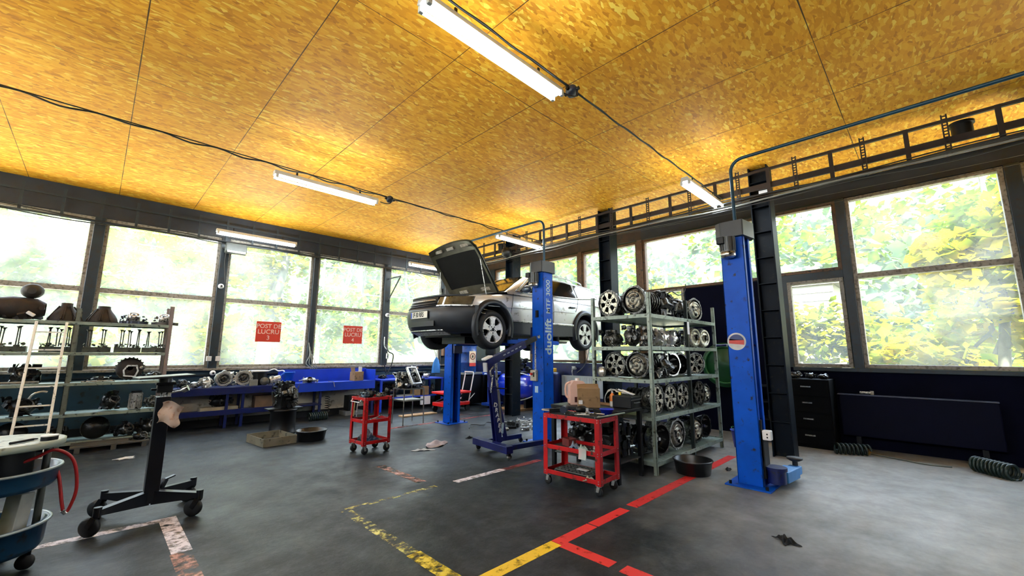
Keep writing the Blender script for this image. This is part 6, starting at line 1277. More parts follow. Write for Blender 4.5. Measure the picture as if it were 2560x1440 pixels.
for x in (-0.4, 0, 0.36): b.box(x, x+0.06, -0.24, 0.25, 0, 0.07)
b.build('runner', mat('dark oily timber', (0,0,0)), t)
casting('small oily part on the right end of the low wooden pallet', (0.68, 9.36, 0.09), 0.5, (0.2, 0.2, 0.12), 250, m=OIL, m2=ALUD)
# white ladder leaning on the rack
LADW = mat('dirty white ladder paint', (1.1, 1.1, 1.0), 0.5, 0, 0.1, 8, dirt=0.03)
t = thing('ladder', 'dirty white ladder leaning against the left shelf rack', 'ladder', (-0.52, 9.12, 0))
for s in (-1, 1): MB().beam((s*0.175, 0, 0), (s*0.160, 0.53, 1.96), 0.032, 0.03).build('rail', LADW, t, bevel=0.004)
for k in range(7): f = (0.18+k*0.27)/1.96; MB().beam((-0.17, 0.53*f, 1.96*f), (0.17, 0.53*f, 1.96*f), 0.024, 0.02).build('rung', LADW, t)
# round blue oil trolley at the left edge
TB = mat('petrol blue enamel', (0.012, 0.075, 0.16), 0.35, 0, 0.3, 6, dirt=0.15)
t = thing('oil_trolley', 'round blue oil trolley with red hose at the left edge', 'trolley', (-0.42, 4.72, 0)); R = 0.32
MB().lathe([(0, 0.13), (R*0.92, 0.13), (R*0.97, 0.16), (R*0.99, 0.30), (R*1.03, 0.30), (R*1.03, 0.315), (R*0.95, 0.315), (R*0.93, 0.16), (0, 0.15)], n=40).build('lower_tub', TB, t)
MB().lathe([(0, 0.55), (R*0.98, 0.55), (R*1.04, 0.58), (R*1.06, 0.66), (R*1.10, 0.665), (R*1.10, 0.68), (R*1.02, 0.68), (R*0.99, 0.59), (0, 0.57)], n=40).build('upper_tub', TB, t)
for z in (0.31, 0.676): MB().tube([(R*(1.03 if z < .5 else 1.08)*math.cos(a), R*(1.03 if z < .5 else 1.08)*math.sin(a), z) for a in [2*PI*k/40 for k in range(40)]], 0.010, 8, closed=True).build('rim', mat('pale rim', (0.42, 0.50, 0.52), 0.35, 0.3), t)
MB().lathe([(0, 0.82), (R*1.02, 0.82), (R*1.08, 0.83), (R*1.08, 0.865), (R*1.03, 0.87), (0, 0.86)], n=40).build('top_tray', mat('pale green enamel', (0.48, 0.56, 0.48), 0.4, 0, 0.2, 6, dirt=0.12), t)
for a in (20, 140, 250): MB().cyl((R*0.85*math.cos(Rm(a)), R*0.85*math.sin(Rm(a)), 0.10), (R*0.85*math.cos(Rm(a)), R*0.85*math.sin(Rm(a)), 0.84), 0.022, n=12).build('post', mat('grey post', (0.17, 0.18, 0.16), 0.4, 0.4), t)
for a in (-20, 70, 160, 250):
    c = MB(); x, y = R*0.8*math.cos(Rm(a)), R*0.8*math.sin(Rm(a)); c.lathe([(0, -0.02), (0.045, -0.02), (0.052, 0), (0.045, 0.02), (0, 0.02)], (x, y, 0.053), (0.4, 1, 0), 22); w = c.build('caster', RUBBER, t); MB().box(x-0.025, x+0.025, y-0.025, y+0.025, 0.10, 0.135).build('caster_mount', BLACK, w)
MB().cyl((0, 0, 0.60), (0, 0, 0.80), 0.20, n=28).build('pump_drum', BLACK, t)
b = MB(); b.tube(smoothpath([(0.05, -0.10, 0.69), (0.20, -0.12, 0.75), (0.30, -0.10, 0.79), (0.40, -0.08, 0.70), (0.44, -0.07, 0.50), (0.42, -0.06, 0.36), (0.395, -0.06, 0.33), (0.375, -0.06, 0.40), (0.34, -0.05, 0.58), (0.31, -0.04, 0.67)], 7), 0.011, 8); b.build('red_hose', mat('dark red hose', (0.42, 0.012, 0.015), 0.4, 0, 0.3, 5), t)
MB().cyl((0.405, -0.06, 0.32), (0.385, -0.06, 0.345), 0.014, n=10).build('hose_clip', STEEL, t)
t = thing('lidded_tin', 'black capped tin on the round blue oil trolley top', 'tin', (-0.16, 4.60, 0.868)); MB().cyl((0, 0, 0), (0, 0, 0.028), 0.045, n=20).build('tin', BLACK, t); MB().cyl((0, 0, 0.028), (0, 0, 0.036), 0.047, n=20).build('lid', WHITE, t)
casting('flat dark part on the top of the round blue oil trolley', (-0.52, 4.70, 0.868), 0.3, (0.22, 0.16, 0.05), 260, m=RUST, m2=OIL)
stick('pliers', 'dark pliers lying on the top of the round blue oil trolley', 'pliers', (-0.34, 4.55, 0.876), (-0.24, 4.66, 0.876), 0.009, BLACK, None, 0.015)
t = thing('fluid_can', 'yellowish plastic can in the lower tub of the round blue oil trolley', 'can', (-0.45, 4.58, 0.168), 0.3); MB().box(-0.10, 0.10, -0.07, 0.07, 0, 0.30).build('can_body', mat('yellowed plastic', (0.55, 0.55, 0.30), 0.4, 0, 0.2, 6), t, bevel=0.02, seg=3); MB().cyl((0.05, 0, 0.29), (0.05, 0, 0.33), 0.02, n=12).build('cap', BLACK, t)
t = thing('fluid_can', 'pale grey carton in the lower tub of the round blue oil trolley', 'carton', (-0.265, 4.68, 0.168), 1.0); MB().obox((0, 0, 0.17), (0.11, 0.09, 0.33), (0, 0.12, 0)).build('carton', mat('pale grey carton', (0.52, 0.54, 0.50), 0.6), t, bevel=0.004)
t = thing('brown_can', 'dark brown can in the lower tub of the round blue oil trolley', 'can', (-0.60, 4.68, 0.168), 0.1); MB().box(-0.08, 0.08, -0.06, 0.06, 0, 0.34).build('can_body', mat('dark brown tin', (0.10, 0.018, 0.008), 0.4), t, bevel=0.01); MB().cyl((0, 0, 0.34), (0, 0, 0.37), 0.03, n=12).build('cap', BLACK, t)

# ------------------------------------------------------------------ blue workbench along the left wall
WB = mat('workbench blue', (0.004, 0.013, 0.13), 0.4, 0, 0.25, 5, dirt=0.08); WBB = mat('bright workbench blue', (0.008, 0.050, 0.55), 0.4, 0, 0.15, 5)
t = thing('workbench', 'long blue steel workbench under the left windows', 'workbench', (1.0, 10.2, 0))
MB().box(0, 4.2, 0, 0.74, 0.765, 0.805).build('bench_top', WB, t, bevel=0.004); MB().box(0, 2.06, -0.008, 0.02, 0.66, 0.80).build('front_apron', WB, t, bevel=0.004)
b = MB(); b.box(0, 2.9, 0.02, 0.42, 0.30, 0.33); b.build('lower_shelf', WB, t, bevel=0.003); MB().box(0, 1.9, -0.004, 0.018, 0.26, 0.36).build('shelf_lip', WB, t)
for x in (0.02, 1.02, 1.30, 2.86, 4.16):
    for y in (0.02, 0.38): MB().box(x-0.025, x+0.025, y, y+0.045, 0, 0.765).build('leg', DBLUE, t)
t2 = thing('blue_bin', 'bright blue open steel trough standing on the workbench', 'trough', (3.06, 10.17, 0))
b = MB(); b.box(0, 2.12, 0.0, 0.012, 0.62, 0.815); b.box(0, 2.12, 0.55, 0.565, 0.807, 1.11); b.box(2.108, 2.12, 0, 0.55, 0.807, 1.09); b.box(0, 2.12, 0, 0.56, 0.806, 0.815); b.build('trough_wall', WBB, t2, bevel=0.003)
t = thing('workbench', 'second blue workbench at the far end of the left wall by the red lift table', 'workbench', (5.35, 10.2, 0))
MB().box(0, 1.98, 0, 0.70, 0.775, 0.815).build('bench_top', WBB, t, bevel=0.004); MB().box(0, 1.98, 0.03, 0.68, 0.31, 0.34).build('lower_shelf', WBB, t, bevel=0.003)
for x in (0.03, 1.95):
    for y in (0.0, 0.66): MB().box(x-0.028, x+0.028, y, y+0.05, 0, 0.775).build('leg', WBB, t, bevel=0.003)
MB().box(0, 1.98, 0.69, 0.70, 0.815, 0.90).build('back_lip', WBB, t)
# parts on the bench
zb = 0.805
def seal_cover(label, loc, rz, R, seed):
    t = thing('timing_cover', label, 'cover', loc, rz); zc = R; b = MB(); f = lambda p, q, k: (p, k, zc+q); o = bell_outline(R, seed); b.ring(o, circle(R*0.62, len(o)), f, 0, 0.05); b.ring(circle(R*0.95), circle(R*0.80), f, -0.02, 0.01); greeble(b, (-R, 0.0, 0), (R, 0.12, 2*R), 20, seed, (0,), 0.25); b.build('cover_casting', ALUB, t)
    q = MB(); q.lathe([(0.1*R, -0.02), (0.3*R, -0.03), (0.32*R, -0.01), (0.5*R, -0.01), (0.52*R, -0.03), (0.66*R, -0.03), (0.68*R, 0.02), (0, 0.03)], (0, 0, zc), (0, 1, 0), 26); q.build('pulley', ALUD, t); return t
seal_cover('bright cover with dark pulley, left of the two round covers on the workbench', (1.95, 10.36, zb+0.012), 0.15, 0.15, 301)
seal_cover('bright cover with dark pulley, right of the two round covers on the workbench', (2.31, 10.38, zb+0.013), -0.2, 0.155, 302)
bench_items = [(1.06, 10.34, (0.22, 0.2, 0.16), ALU, 'shiny small casting at the left end of the workbench'), (1.28, 10.32, (0.16, 0.16, 0.20), BLACK, 'dark pot shaped part at the left of the workbench'), (1.47, 10.30, (0.16, 0.2, 0.14), ALU, 'shiny bracket cluster left of the round covers on the workbench'), (1.66, 10.32, (0.22, 0.22, 0.22), ALUB, 'bright jagged casting just left of the round covers on the workbench'), (2.10, 10.70, (0.34, 0.2, 0.34), ALUB, 'bright casting standing behind the round covers on the workbench')]
for k, (x, y, s, m, lb) in enumerate(bench_items): casting(lb, (x, y, zb+0.001), 0.4*k, s, 310+k, m=m, m2=ALUD)
t = thing('round_pulley', 'grey round pulley leaning near the blue jug on the workbench', 'pulley', (2.68, 10.28, zb)); MB().lathe([(0.01, -0.03), (0.03, -0.03), (0.035, -0.01), (0.07, -0.01), (0.075, -0.03), (0.085, -0.02), (0.085, 0.03), (0, 0.03)], (0, 0, 0.086), (-0.3, -1, 0.15), 26).build('disc', mat('grey iron', (0.13, 0.13, 0.12), 0.45, 0.4), t)
t = thing('parts_drum', 'black drum with a white ring on top on the workbench', 'drum', (2.62, 10.56, zb)); MB().cyl((0, 0, 0), (0, 0, 0.28), 0.165, n=26).build('drum', BLACK, t); MB().lathe([(0.10, 0.28), (0.19, 0.28), (0.20, 0.295), (0.19, 0.31), (0.10, 0.31), (0.10, 0.28)], n=32).build('white_ring', WHITE, t)
o = MB().box(2.40, 2.55, 10.26, 10.33, zb+0.001, zb+0.13).build('tin_box', mat('pale tin', (0.45, 0.48, 0.46), 0.4, 0.4, 0.3), bevel=0.004); tag(o, 'pale tin box in front of the black drum on the workbench', 'box')
t = thing('cylinder_part', 'bright cylinder block piece beside the blue jug on the workbench', 'metal part', (2.90, 10.36, zb), 0.0); b = MB(); b.cyl((-0.11, 0, 0.09), (0.11, 0.04, 0.14), 0.065, n=18); greeble(b, (-0.11, -0.08, 0.0), (0.11, 0.08, 0.20), 16, 330, (0,), 0.2); b.build('piece', ALUB, t)
t = thing('measuring_jug', 'bright blue plastic jug on the workbench', 'jug', (3.20, 10.42, 0.816)); MB().lathe([(0, 0), (0.09, 0), (0.115, 0.24), (0.12, 0.24), (0.12, 0.25), (0.108, 0.25), (0.085, 0.01), (0, 0.008)], n=26).build('jug_body', mat('bright blue plastic', (0.02, 0.16, 0.80), 0.35), t); MB().tube(smoothpath([(-0.10, -0.03, 0.22), (-0.17, -0.05, 0.19), (-0.16, -0.05, 0.09), (-0.095, -0.02, 0.06)], 5), 0.012, 8).build('handle', mat('bright blue plastic', (0,0,0)), t); MB().box(0.09, 0.13, -0.02, 0.02, 0.22, 0.26).build('spout', mat('bright blue plastic', (0,0,0)), t)
o = MB().tube(smoothpath([(2.84, 10.66, 1.09), (2.95, 10.65, 1.13), (3.03, 10.60, 1.09), (3.10, 10.55, 1.10), (3.13, 10.50, 1.075)], 6), 0.013, 8).build('white_hose', WHITE); tag(o, 'white hose curving behind the blue jug on the workbench', 'hose')
casting('rounded metal part wrapped in cloth at the left of the bright blue trough', (3.62, 10.32, 0.816), 0.1, (0.38, 0.26, 0.14), 340, m=ALU, m2=OIL)
o = MB().tube([(4.05, 10.3, 0.825), (4.10, 10.19, 0.827), (4.12, 10.16, 0.822), (4.15, 10.155, 0.70)], 0.006, 6).build('cable_tie', CREAM); tag(o, 'pale thin strip hanging over the front of the bright blue trough', 'strip')
t = thing('carton', 'small brown carton with raised white flap in the bright blue trough', 'carton', (4.78, 10.38, 0.816), 0.2); MB().box(-0.13, 0.13, -0.10, 0.10, 0, 0.22).build('box_body', CARD, t, bevel=0.002); MB().obox((-0.12, 0.0, 0.28), (0.01, 0.16, 0.13), (0, -0.2, 0)).build('flap', CARD, t); MB().obox((0.13, 0.05, 0.28), (0.10, 0.01, 0.13)).build('white_flap', WHITE, t)
# parts under the bench
for k, (x, y, z, s, m, lb) in enumerate(((1.95, 10.43, 0.411, (0.44, 0.24, 0.24), BLACK, 'black lumpy part on a board under the workbench'), (3.15, 10.51, 0.331, (0.28, 0.18, 0.2), OIL, 'dark part under the workbench right of the brown carton'),)): casting(lb, (x, y, z), 0.2, s, 350+k, m=m, m2=OIL)
o = MB().box(1.60, 2.24, 10.29, 10.56, 0.331, 0.41).build('timber_block', mat('pale timber', (0.50, 0.44, 0.32), 0.7, 0, 0.35, 6)); tag(o, 'pale timber block on the lower shelf of the workbench', 'timber')
o = MB().box(2.55, 2.90, 10.34, 10.58, 0.331, 0.58).build('carton', mat('dull brown carton', (0.20, 0.12, 0.07), 0.8, 0, 0.3), bevel=0.003); tag(o, 'dull brown carton on the lower shelf of the workbench', 'carton')
o = MB().box(3.02, 3.36, 10.22, 10.40, 0.331, 0.37).build('paper_stack', mat('pale blue paper', (0.45, 0.50, 0.54), 0.7)); tag(o, 'pale flat paper stack at the right of the workbench lower shelf', 'paper')
t = thing('black_crate', 'black crate on the floor under the bright blue trough', 'crate', (4.70, 10.4, 0)); MB().box(-0.22, 0.22, -0.18, 0.2, 0.0, 0.10).build('base', mat('grey base', (0.22, 0.23, 0.22), 0.7), t); MB().box(-0.14, 0.10, -0.14, 0.14, 0.10, 0.46).build('crate_wall', BLACK, t, bevel=0.006)
def coil(label, loc, m, n=9, r=0.05, pitch=0.05, ax='z', name='coiled_hose', w=0.009, rz=0):
    t = thing(name, label, 'hose', loc, rz); pts = []
    for i in range(n*12+1):
        a = 2*PI*i/12; h = pitch*i/12
        pts.append((r*math.cos(a), r*math.sin(a), h) if ax == 'z' else (h, r*math.cos(a), r+r*math.sin(a)))
    MB().tube(pts, w, 6).build('coil', m, t); return t
coil('dark coiled air hose hanging below the left of the bright blue trough', (3.30, 10.12, 0.28), RUBBER, 6, 0.035, 0.055)
coil('second coiled air hose hanging below the middle of the bright blue trough', (4.00, 10.14, 0.12), RUBBER, 8, 0.05, 0.05)
coil('dark hose heaped on the floor below the bright blue trough', (3.55, 10.0, 0.0), mat('dark green hose', (0.012, 0.03, 0.024), 0.35), 9, 0.085, 0.045, 'x', w=0.014)
# second bench
zb = 0.816
for k, (x, y, s, m, lb) in enumerate(((5.60, 10.6, (0.28, 0.2, 0.12), OIL, 'dark tools heaped at the left of the far workbench'), (6.28, 10.42, (0.24, 0.22, 0.16), ALUB, 'bright casting in the middle of the far workbench'), (6.52, 10.45, (0.18, 0.2, 0.34), ALU, 'tall bright part standing on the far workbench'), (6.86, 10.40, (0.30, 0.24, 0.12), ALUB, 'flat bright parts at the right of the far workbench'))): casting(lb, (x, y, zb+0.001), 0.3*k, s, 360+k, m=m, m2=ALUD)
engine('black oily block at the left of the far workbench', (5.72, 10.47, 0.341), 0.0, (0.5, 0.34, 0.36), 371, name='oily_block', cat='engine part', mats=(BLACK, OIL, BLACK), n=50, wires=2)
for k, (x, lb) in enumerate(((6.52, 'brown carton on the lower shelf of the far workbench, left one'), (6.80, 'brown carton on the lower shelf of the far workbench, right one'))): o = MB().box(x-0.1, x+0.1, 10.30, 10.52, 0.341, 0.58).build('carton', CARD, bevel=0.003); tag(o, lb, 'carton')
casting('silver bottle shaped part at the right end of the far workbench lower shelf', (7.08, 10.4, 0.341), 0, (0.14, 0.16, 0.32), 375, m=ALUD)
o = MB().box(5.9, 6.45, 10.3, 10.55, 0.341, 0.375).build('parts_tray', mat('pale parts tray', (0.5, 0.5, 0.45), 0.5)); tag(o, 'pale parts tray on the far workbench lower shelf', 'tray')
o = MB().box(6.55, 6.85, 10.14, 10.19, 0.10, 0.32).build('white_sheet', WHITE); tag(o, 'white sheet of card leaning under the far workbench', 'card')
t = thing('blue_bag', 'bright blue cloth bag hanging in front of the last left window', 'bag', (7.02, 10.15, 0.94))
b = MB(); rows = []
for i in range(13):
    v = i/12; h = 0.46*v; w = 0.13*math.sin(PI*min(1, 0.45+0.55*v))**0.6*(1.0 if v < 0.9 else 0.75)+0.005
    rows.append([((w*(1+0.10*math.sin(5*a+3*v)))*math.cos(a), 0.6*w*(1+0.14*math.sin(4*a))*math.sin(a), h) for a in [2*PI*k/22 for k in range(22)]])
b.grid(rows, closed=True); b.build('cloth', mat('bright blue cloth', (0.02, 0.20, 0.62), 0.6, 0, 0.25, 5), t)
MB().tube([(0.13*math.cos(a), 0.08*math.sin(a), 0.0) for a in [2*PI*k/20 for k in range(20)]], 0.012, 8, closed=True).build('hem', BLACK, t); MB().tube([(0, 0, 0.45), (-0.08, 0, 0.65), (-0.25, 0, 0.85), (-0.3, 0, 1.12)], 0.006, 6).build('cord', CABLE, t)
# ------------------------------------------------------------------ far corner: oil barrel, machine stands, compressor, radiator
t = thing('pump_barrel', 'tall blue oil barrel with pump and warning sign behind the far lift post', 'barrel', (7.98, 9.95, 0.95))
MB().lathe([(0, 0), (0.27, 0), (0.28, 0.01), (0.28, 0.28), (0.29, 0.29), (0.28, 0.30), (0.28, 0.58), (0.29, 0.59), (0.28, 0.60), (0.28, 0.87), (0.29, 0.88), (0.27, 0.885), (0.26, 0.87), (0, 0.87)], n=36).build('barrel', mat('barrel blue', (0.010, 0.075, 0.34), 0.4, 0, 0.25, 5, dirt=0.15), t)
b = MB(); b.cyl((0, 0, 0.87), (0, 0, 1.0), 0.035, n=14); b.cyl((0, 0, 1.0), (0, 0, 1.05), 0.05, n=14); b.beam((-0.06, -0.02, 1.06), (0.12, -0.06, 1.10), 0.05, 0.05); b.build('pump', WHITE, t)
s_ = MB().box(-0.14, 0.10, -0.295, -0.285, 0.28, 0.62).build('warning_sign', mat('cream sign', (0.80, 0.62, 0.42), 0.5), t)
MB().box(-0.14, 0.10, -0.298, -0.294, 0.18, 0.28).build('red_band', mat('sign red', (0.55, 0.03, 0.02), 0.5), s_); MB().ring([(p-0.02, q) for p, q in circle(0.10, 32)], [(p-0.02, q) for p, q in circle(0.078, 32)], lambda p, q, k: (p, k, 0.47+q), -0.299, -0.294).build('ring', mat('sign dark red', (0.30, 0.03, 0.02), 0.5), s_); MB().prism([(-0.035, -0.03), (0.0, -0.05), (0.02, -0.02), (0.0, 0.06), (-0.02, 0.02)], lambda p, q, k: (p-0.015, k, 0.47+q), -0.299, -0.295).build('flame', BLACK, s_)
t = thing('barrel_stand', 'dark steel stand carrying the tall blue oil barrel', 'stand', (7.98, 9.95, 0)); MB().box(-0.40, 0.40, -0.36, 0.36, 0.90, 0.95).build('platform', GREYP, t, bevel=0.004)
for sx in (-0.37, 0.37):
    for sy in (-0.33, 0.33): MB().box(sx-0.03, sx+0.03, sy-0.03, sy+0.03, 0, 0.90).build('leg', BLACK, t)
MB().box(-0.38, 0.38, -0.30, 0.30, 0.06, 0.86).build('dark_panel', BLACK, t)
t = thing('drill_stand', 'black pillar drill behind the raised front wheel of the car', 'drill stand', (8.70, 9.62, 0)); MB().box(-0.2, 0.2, -0.22, 0.22, 0, 0.9).build('cabinet', BLACK, t, bevel=0.01); MB().cyl((0, 0.05, 0.9), (0, 0.05, 1.75), 0.04, n=14).build('pillar', BLACK, t); MB().box(-0.12, 0.12, -0.25, 0.2, 1.45, 1.75).build('head', BLACK, t, bevel=0.03); MB().cyl((0, -0.18, 1.25), (0, -0.18, 1.45), 0.03, 0.05, 14).build('chuck', STEEL, t); MB().tube([(0.12, -0.1, 1.5), (0.3, -0.16, 1.38)], 0.01, 6).build('lever', STEEL, t)
t = thing('grey_cabinet', 'narrow grey drawer cabinet left of the far lift post', 'cabinet', (7.455, 10.35, 0)); MB().box(-0.115, 0.115, -0.2, 0.3, 0, 1.02).build('cabinet_body', mat('grey green cabinet', (0.045, 0.06, 0.055), 0.5), t, bevel=0.006)
for k in range(4): d = MB().box(-0.10, 0.10, -0.212, -0.2, 0.06+0.24*k, 0.27+0.24*k).build('drawer', mat('grey green drawer', (0.06, 0.08, 0.07), 0.45), t, bevel=0.003); MB().box(-0.05, 0.05, -0.225, -0.212, 0.15+0.24*k, 0.17+0.24*k).build('handle', STEEL, d)
t = thing('junction_cabinet', 'small brown wooden box fixed on the corner pillar', 'box', (7.80, 10.86, 1.45)); MB().box(-0.10, 0.10, -0.10, 0.03, -0.02, 0.35).build('box_body', mat('brown board', (0.16, 0.07, 0.03), 0.7), t, bevel=0.004); MB().box(-0.09, 0.09, -0.105, -0.10, 0.0, 0.33).build('lid', mat('brown lid', (0.19, 0.085, 0.04), 0.7), t)
t = thing('tool_trolley', 'blue upright trolley left of the engine crane base', 'trolley', (8.22, 9.05, 0)); MB().box(-0.28, 0.28, -0.16, 0.16, 0.06, 0.13).build('foot', mat('trolley blue', (0.008, 0.06, 0.42), 0.4, 0, 0.2), t, bevel=0.01); MB().box(-0.16, -0.09, -0.04, 0.04, 0.13, 0.95).build('post', mat('trolley blue', (0,0,0)), t); MB().box(-0.28, 0.20, -0.14, 0.14, 0.90, 0.99).build('top_plate', mat('trolley blue', (0,0,0)), t, bevel=0.01); MB().tube([(-0.28, -0.1, 0.93), (-0.42, -0.12, 0.94)], 0.015, 8).build('handle', STEEL, t)
for s in (-0.22, 0.22): MB().cyl((s, -0.12, 0.035), (s, -0.08, 0.035), 0.035, n=16).build('wheel', RUBBER, t)
t = thing('compressor', 'large shiny blue air compressor tank behind the engine crane', 'compressor', (8.55, 8.30, 0)); CB = mat('compressor blue', (0.006, 0.035, 0.62), 0.22, 0, 0.15, 4, coat=0.6)
pr = [(0.0, -0.78), (0.14, -0.76), (0.25, -0.70), (0.32, -0.60), (0.34, -0.48), (0.34, 0.48), (0.32, 0.60), (0.25, 0.70), (0.0, 0.78)]
MB().lathe(pr, (0, 0, 0.62), (0, 1, 0), 36).build('tank', CB, t)
for s in (-0.4, 0.4): MB().box(-0.2, 0.2, s-0.04, s+0.04, 0.06, 0.34).build('foot', BLACK, t)
b = MB(); b.box(-0.22, 0.22, -0.30, 0.40, 0.94, 1.0); greeble(b, (-0.22, -0.30, 0.98), (0.22, 0.40, 1.38), 40, 400, (0,), 0.15); b.build('pump_unit', BLACK, t); MB().cyl((0, 0.1, 1.0), (0, 0.1, 1.4), 0.13, n=18).build('motor', BLACK, t)
MB().tube(smoothpath([(-0.2, -0.1, 0.98), (-0.22, -0.45, 0.95), (-0.1, -0.75, 0.82), (-0.08, -0.84, 0.62), (-0.12, -0.86, 0.45)], 6), 0.014, 8).build('air_pipe', STEEL, t); MB().tube(smoothpath([(-0.12, -0.86, 0.50), (-0.25, -0.7, 0.38), (-0.32, -0.35, 0.27), (-0.33, 0.1, 0.25)], 6), 0.016, 8).build('hose', mat('pale compressor hose', (0.45, 0.45, 0.42), 0.4), t)
b = MB(); greeble(b, (-0.18, -0.95, 0.30), (0.02, -0.78, 0.55), 16, 401, (0,), 0.4); b.build('valve', STEEL, t)
o = MB().box(8.1, 8.9, 7.85, 8.55, 0.0, 0.058).build('wood_plank', WOOD, bevel=0.004); tag(o, 'short timber block on the floor under the shiny blue compressor', 'timber')
t = thing('fluid_drum', 'blue plastic drum with yellow cap behind the duolift post', 'drum', (8.80, 7.30, 0.0)); MB().lathe([(0, 0), (0.2, 0), (0.21, 0.02), (0.21, 0.95), (0.19, 1.0), (0.12, 1.02), (0, 1.02)], n=28).build('drum', DBLUE, t); MB().box(-0.08, 0.08, -0.08, 0.08, 1.02, 1.12).build('cap', mat('yellow cap', (0.85, 0.42, 0.02), 0.4), t, bevel=0.01); MB().box(-0.215, -0.205, -0.1, 0.1, 0.78, 0.98).build('label', WHITE, t)
t = thing('radiator', 'white panel radiator on the right wall behind the cardboard box', 'radiator', (8.98, 6.35, 0.42)); b = MB(); b.box(-0.05, 0.05, -0.80, 0.75, 0, 0.52)
for k in range(22): b.box(-0.056, -0.05, -0.77+k*0.07, -0.74+k*0.07, 0.03, 0.49)
b.build('panel', mat('white radiator enamel', (0.72, 0.76, 0.74), 0.4, 0, 0.1, 4), t, bevel=0.006); MB().cyl((0, -0.80, 0.05), (0, -0.86, 0.05), 0.025, n=12).build('valve', WHITE, t)
for s in (-0.6, 0.55): MB().box(0.05, 0.12, s-0.02, s+0.02, 0.1, 0.4).build('bracket', STEEL, t)
for k in range(5):
    x, y = 7.65+0.14*(k % 3)+0.05*k, 5.5+0.34*k
    casting(('dark part on the floor before the radiator, nearest the rack', 'dark part on the floor before the radiator, second from the rack', 'dark part on the floor before the radiator, in the middle', 'dark part on the floor before the radiator, fourth from the rack', 'dark part on the floor before the radiator, farthest from the rack')[k], (x, y, 0), k, (0.3, 0.26, 0.2), 420+k, m=OIL, m2=ALUD)
t = thing('blue_canister', 'blue canister standing before the white radiator', 'canister', (8.6, 5.85, 0)); MB().lathe([(0, 0), (0.13, 0), (0.135, 0.02), (0.135, 0.62), (0.08, 0.70), (0, 0.71)], n=24).build('can', BLUE, t); MB().cyl((0, 0, 0.71), (0, 0, 0.76), 0.03, n=12).build('valve', STEEL, t)
t = thing('wall_tap', 'white tap and pipe on the right wall above the radiator', 'tap', (9.06, 6.75, 1.12)); MB().cyl((0.04, 0, 0), (-0.10, 0, 0), 0.03, n=12).build('tap_body', WHITE, t); MB().box(-0.07, -0.03, -0.05, 0.05, 0.03, 0.06).build('handle', WHITE, t); MB().tube(smoothpath([(-0.10, 0, 0), (-0.12, 0, -0.1), (-0.1, -0.02, -0.25)], 4), 0.014, 8).build('spout', STEEL, t); MB().tube(smoothpath([(-0.04, -0.1, -0.1), (-0.05, -0.35, 0.1), (-0.05, -0.5, 0.5), (-0.05, -0.5, 1.2)], 5), 0.010, 6).build('pipe', GREYP, t)
# ------------------------------------------------------------------ under the right windows
t = thing('drawer_cabinet', 'black drawer cabinet beside the near column on the right', 'cabinet', (8.78, 1.58, 0)); MB().box(-0.28, 0.28, -0.32, 0.32, 0, 1.10).build('cabinet_body', mat('black drawer front', (0.002, 0.002, 0.003), 0.7, spec=0.12), t, bevel=0.006)
for k in range(4): d = MB().box(-0.294, -0.28, -0.30, 0.30, 0.05+0.26*k, 0.28+0.26*k).build('drawer', mat('black drawer front', (0.002, 0.002, 0.003), 0.7, spec=0.12), t, bevel=0.004); MB().box(-0.32, -0.305, -0.07, 0.07, 0.19+0.26*k, 0.21+0.26*k).build('handle', STEEL, d); [MB().box(-0.31, -0.294, s-0.008, s+0.008, 0.19+0.26*k, 0.21+0.26*k).build('handle_post', STEEL, d) for s in (-0.06, 0.06)]
for k, (y, z, s, m, lb) in enumerate(((1.76, 1.101, (0.2, 0.2, 0.12), ALUD, 'shiny part at the left of the black drawer cabinet top'), (1.54, 1.101, (0.14, 0.14, 0.10), ALUD, 'small ring shaped part in the middle of the black drawer cabinet top'), (1.36, 1.101, (0.2, 0.16, 0.09), OIL, 'dark flat part at the right of the black drawer cabinet top'))): casting(lb, (8.70, y, z), 0.5*k, s, 440+k, m=m)
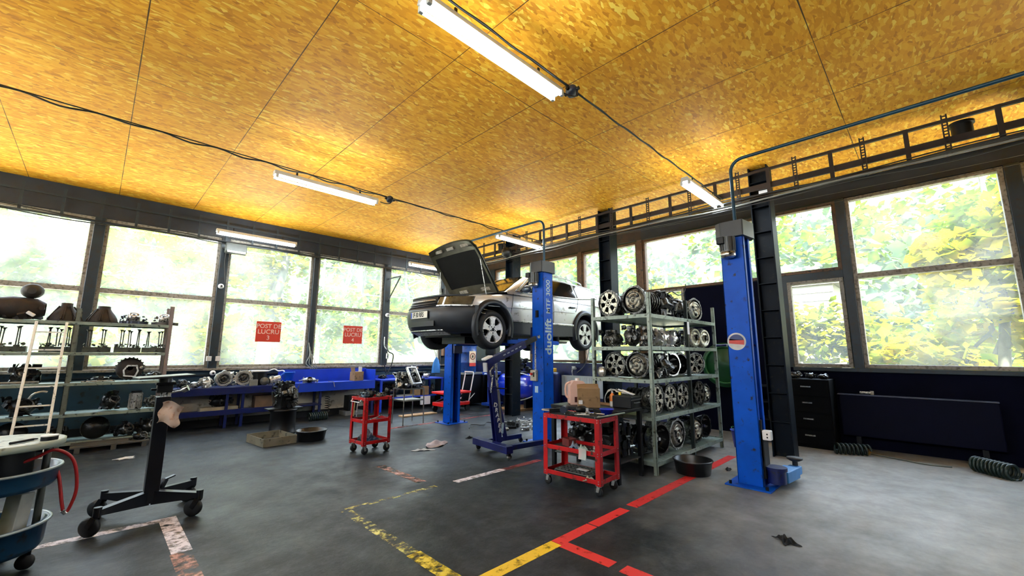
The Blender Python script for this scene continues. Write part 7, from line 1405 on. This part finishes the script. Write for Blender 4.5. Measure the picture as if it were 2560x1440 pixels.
t = thing('panel_heater', 'long navy panel heater standing under the large right window', 'heater', (8.86, 0.35, 0.22)); MB().box(-0.06, 0.06, -0.90, 0.84, 0, 0.64).build('panel', mat('heater navy', (0.0005, 0.0008, 0.014), 0.6, 0, 0.2, 3, spec=0.1), t, bevel=0.01); MB().box(-0.065, 0.065, -0.90, 0.86, 0.64, 0.655).build('top_edge', mat('worn heater edge', (0.12, 0.13, 0.18), 0.3, 0.5, 0.5, 6), t)
for s in (-0.7, 0.65): MB().box(-0.04, 0.04, s-0.03, s+0.03, -0.22, 0.0).build('foot', BLACK, t)
t = thing('inlet_valve', 'small pale valve on top of the long navy panel heater', 'valve', (8.84, 0.82, 0.876)); MB().cyl((0, 0.10, 0.03), (0, -0.04, 0.03), 0.02, n=10).build('valve_body', ALU, t); MB().cyl((0, -0.05, 0.0), (0, -0.05, 0.06), 0.025, n=10).build('knob', CREAM, t)
HG = mat('dark green hose', (0,0,0)); 
coil('dark green coiled hose on the floor beside the black drawer cabinet', (8.50, 0.86, 0.0), HG, 8, 0.075, 0.055, 'x', w=0.016, rz=Rm(118))
coil('dark green coiled hose on the floor at the far right edge', (8.42, -0.22, 0.0), HG, 10, 0.09, 0.045, 'x', w=0.018, rz=Rm(-135))
o = MB().tube(smoothpath([(8.6, 0.85, 0.012), (8.45, 0.5, 0.012), (8.35, 0.25, 0.012), (8.40, 0.0, 0.012)], 6), 0.010, 6).build('loose_hose', mat('pale worn hose', (0.20, 0.22, 0.18), 0.5)); tag(o, 'thin pale hose lying between the two coiled green hoses', 'hose')
t = thing('dark_shelf_unit', 'dark cluttered shelf unit behind the lone lift post', 'shelf unit', (8.72, 2.30, 0))
for sy in (-0.36, 0.36): MB().box(-0.22, 0.22, sy-0.012, sy+0.012, 0, 0.95).build('side_panel', BLACK, t)
for z in (0.05, 0.38, 0.68, 0.95): MB().box(-0.22, 0.22, -0.36, 0.36, z-0.01, z+0.01).build('shelf', BLACK, t)
for k, (y, z, c, lb) in enumerate(((2.06, 0.69, (0.35, 0.07, 0.07), 'dull red carton on the dark shelf unit'), (2.38, 0.69, (0.05, 0.10, 0.12), 'dark teal carton on the dark shelf unit'), (2.1, 0.39, (0.07, 0.08, 0.05), 'dark olive carton on the dark shelf unit'))): o = MB().box(8.55, 8.72, y-0.08, y+0.08, z+0.003, z+0.15).build('carton', mat('carton colour %d' % k, c, 0.7), bevel=0.004); tag(o, lb, 'carton')
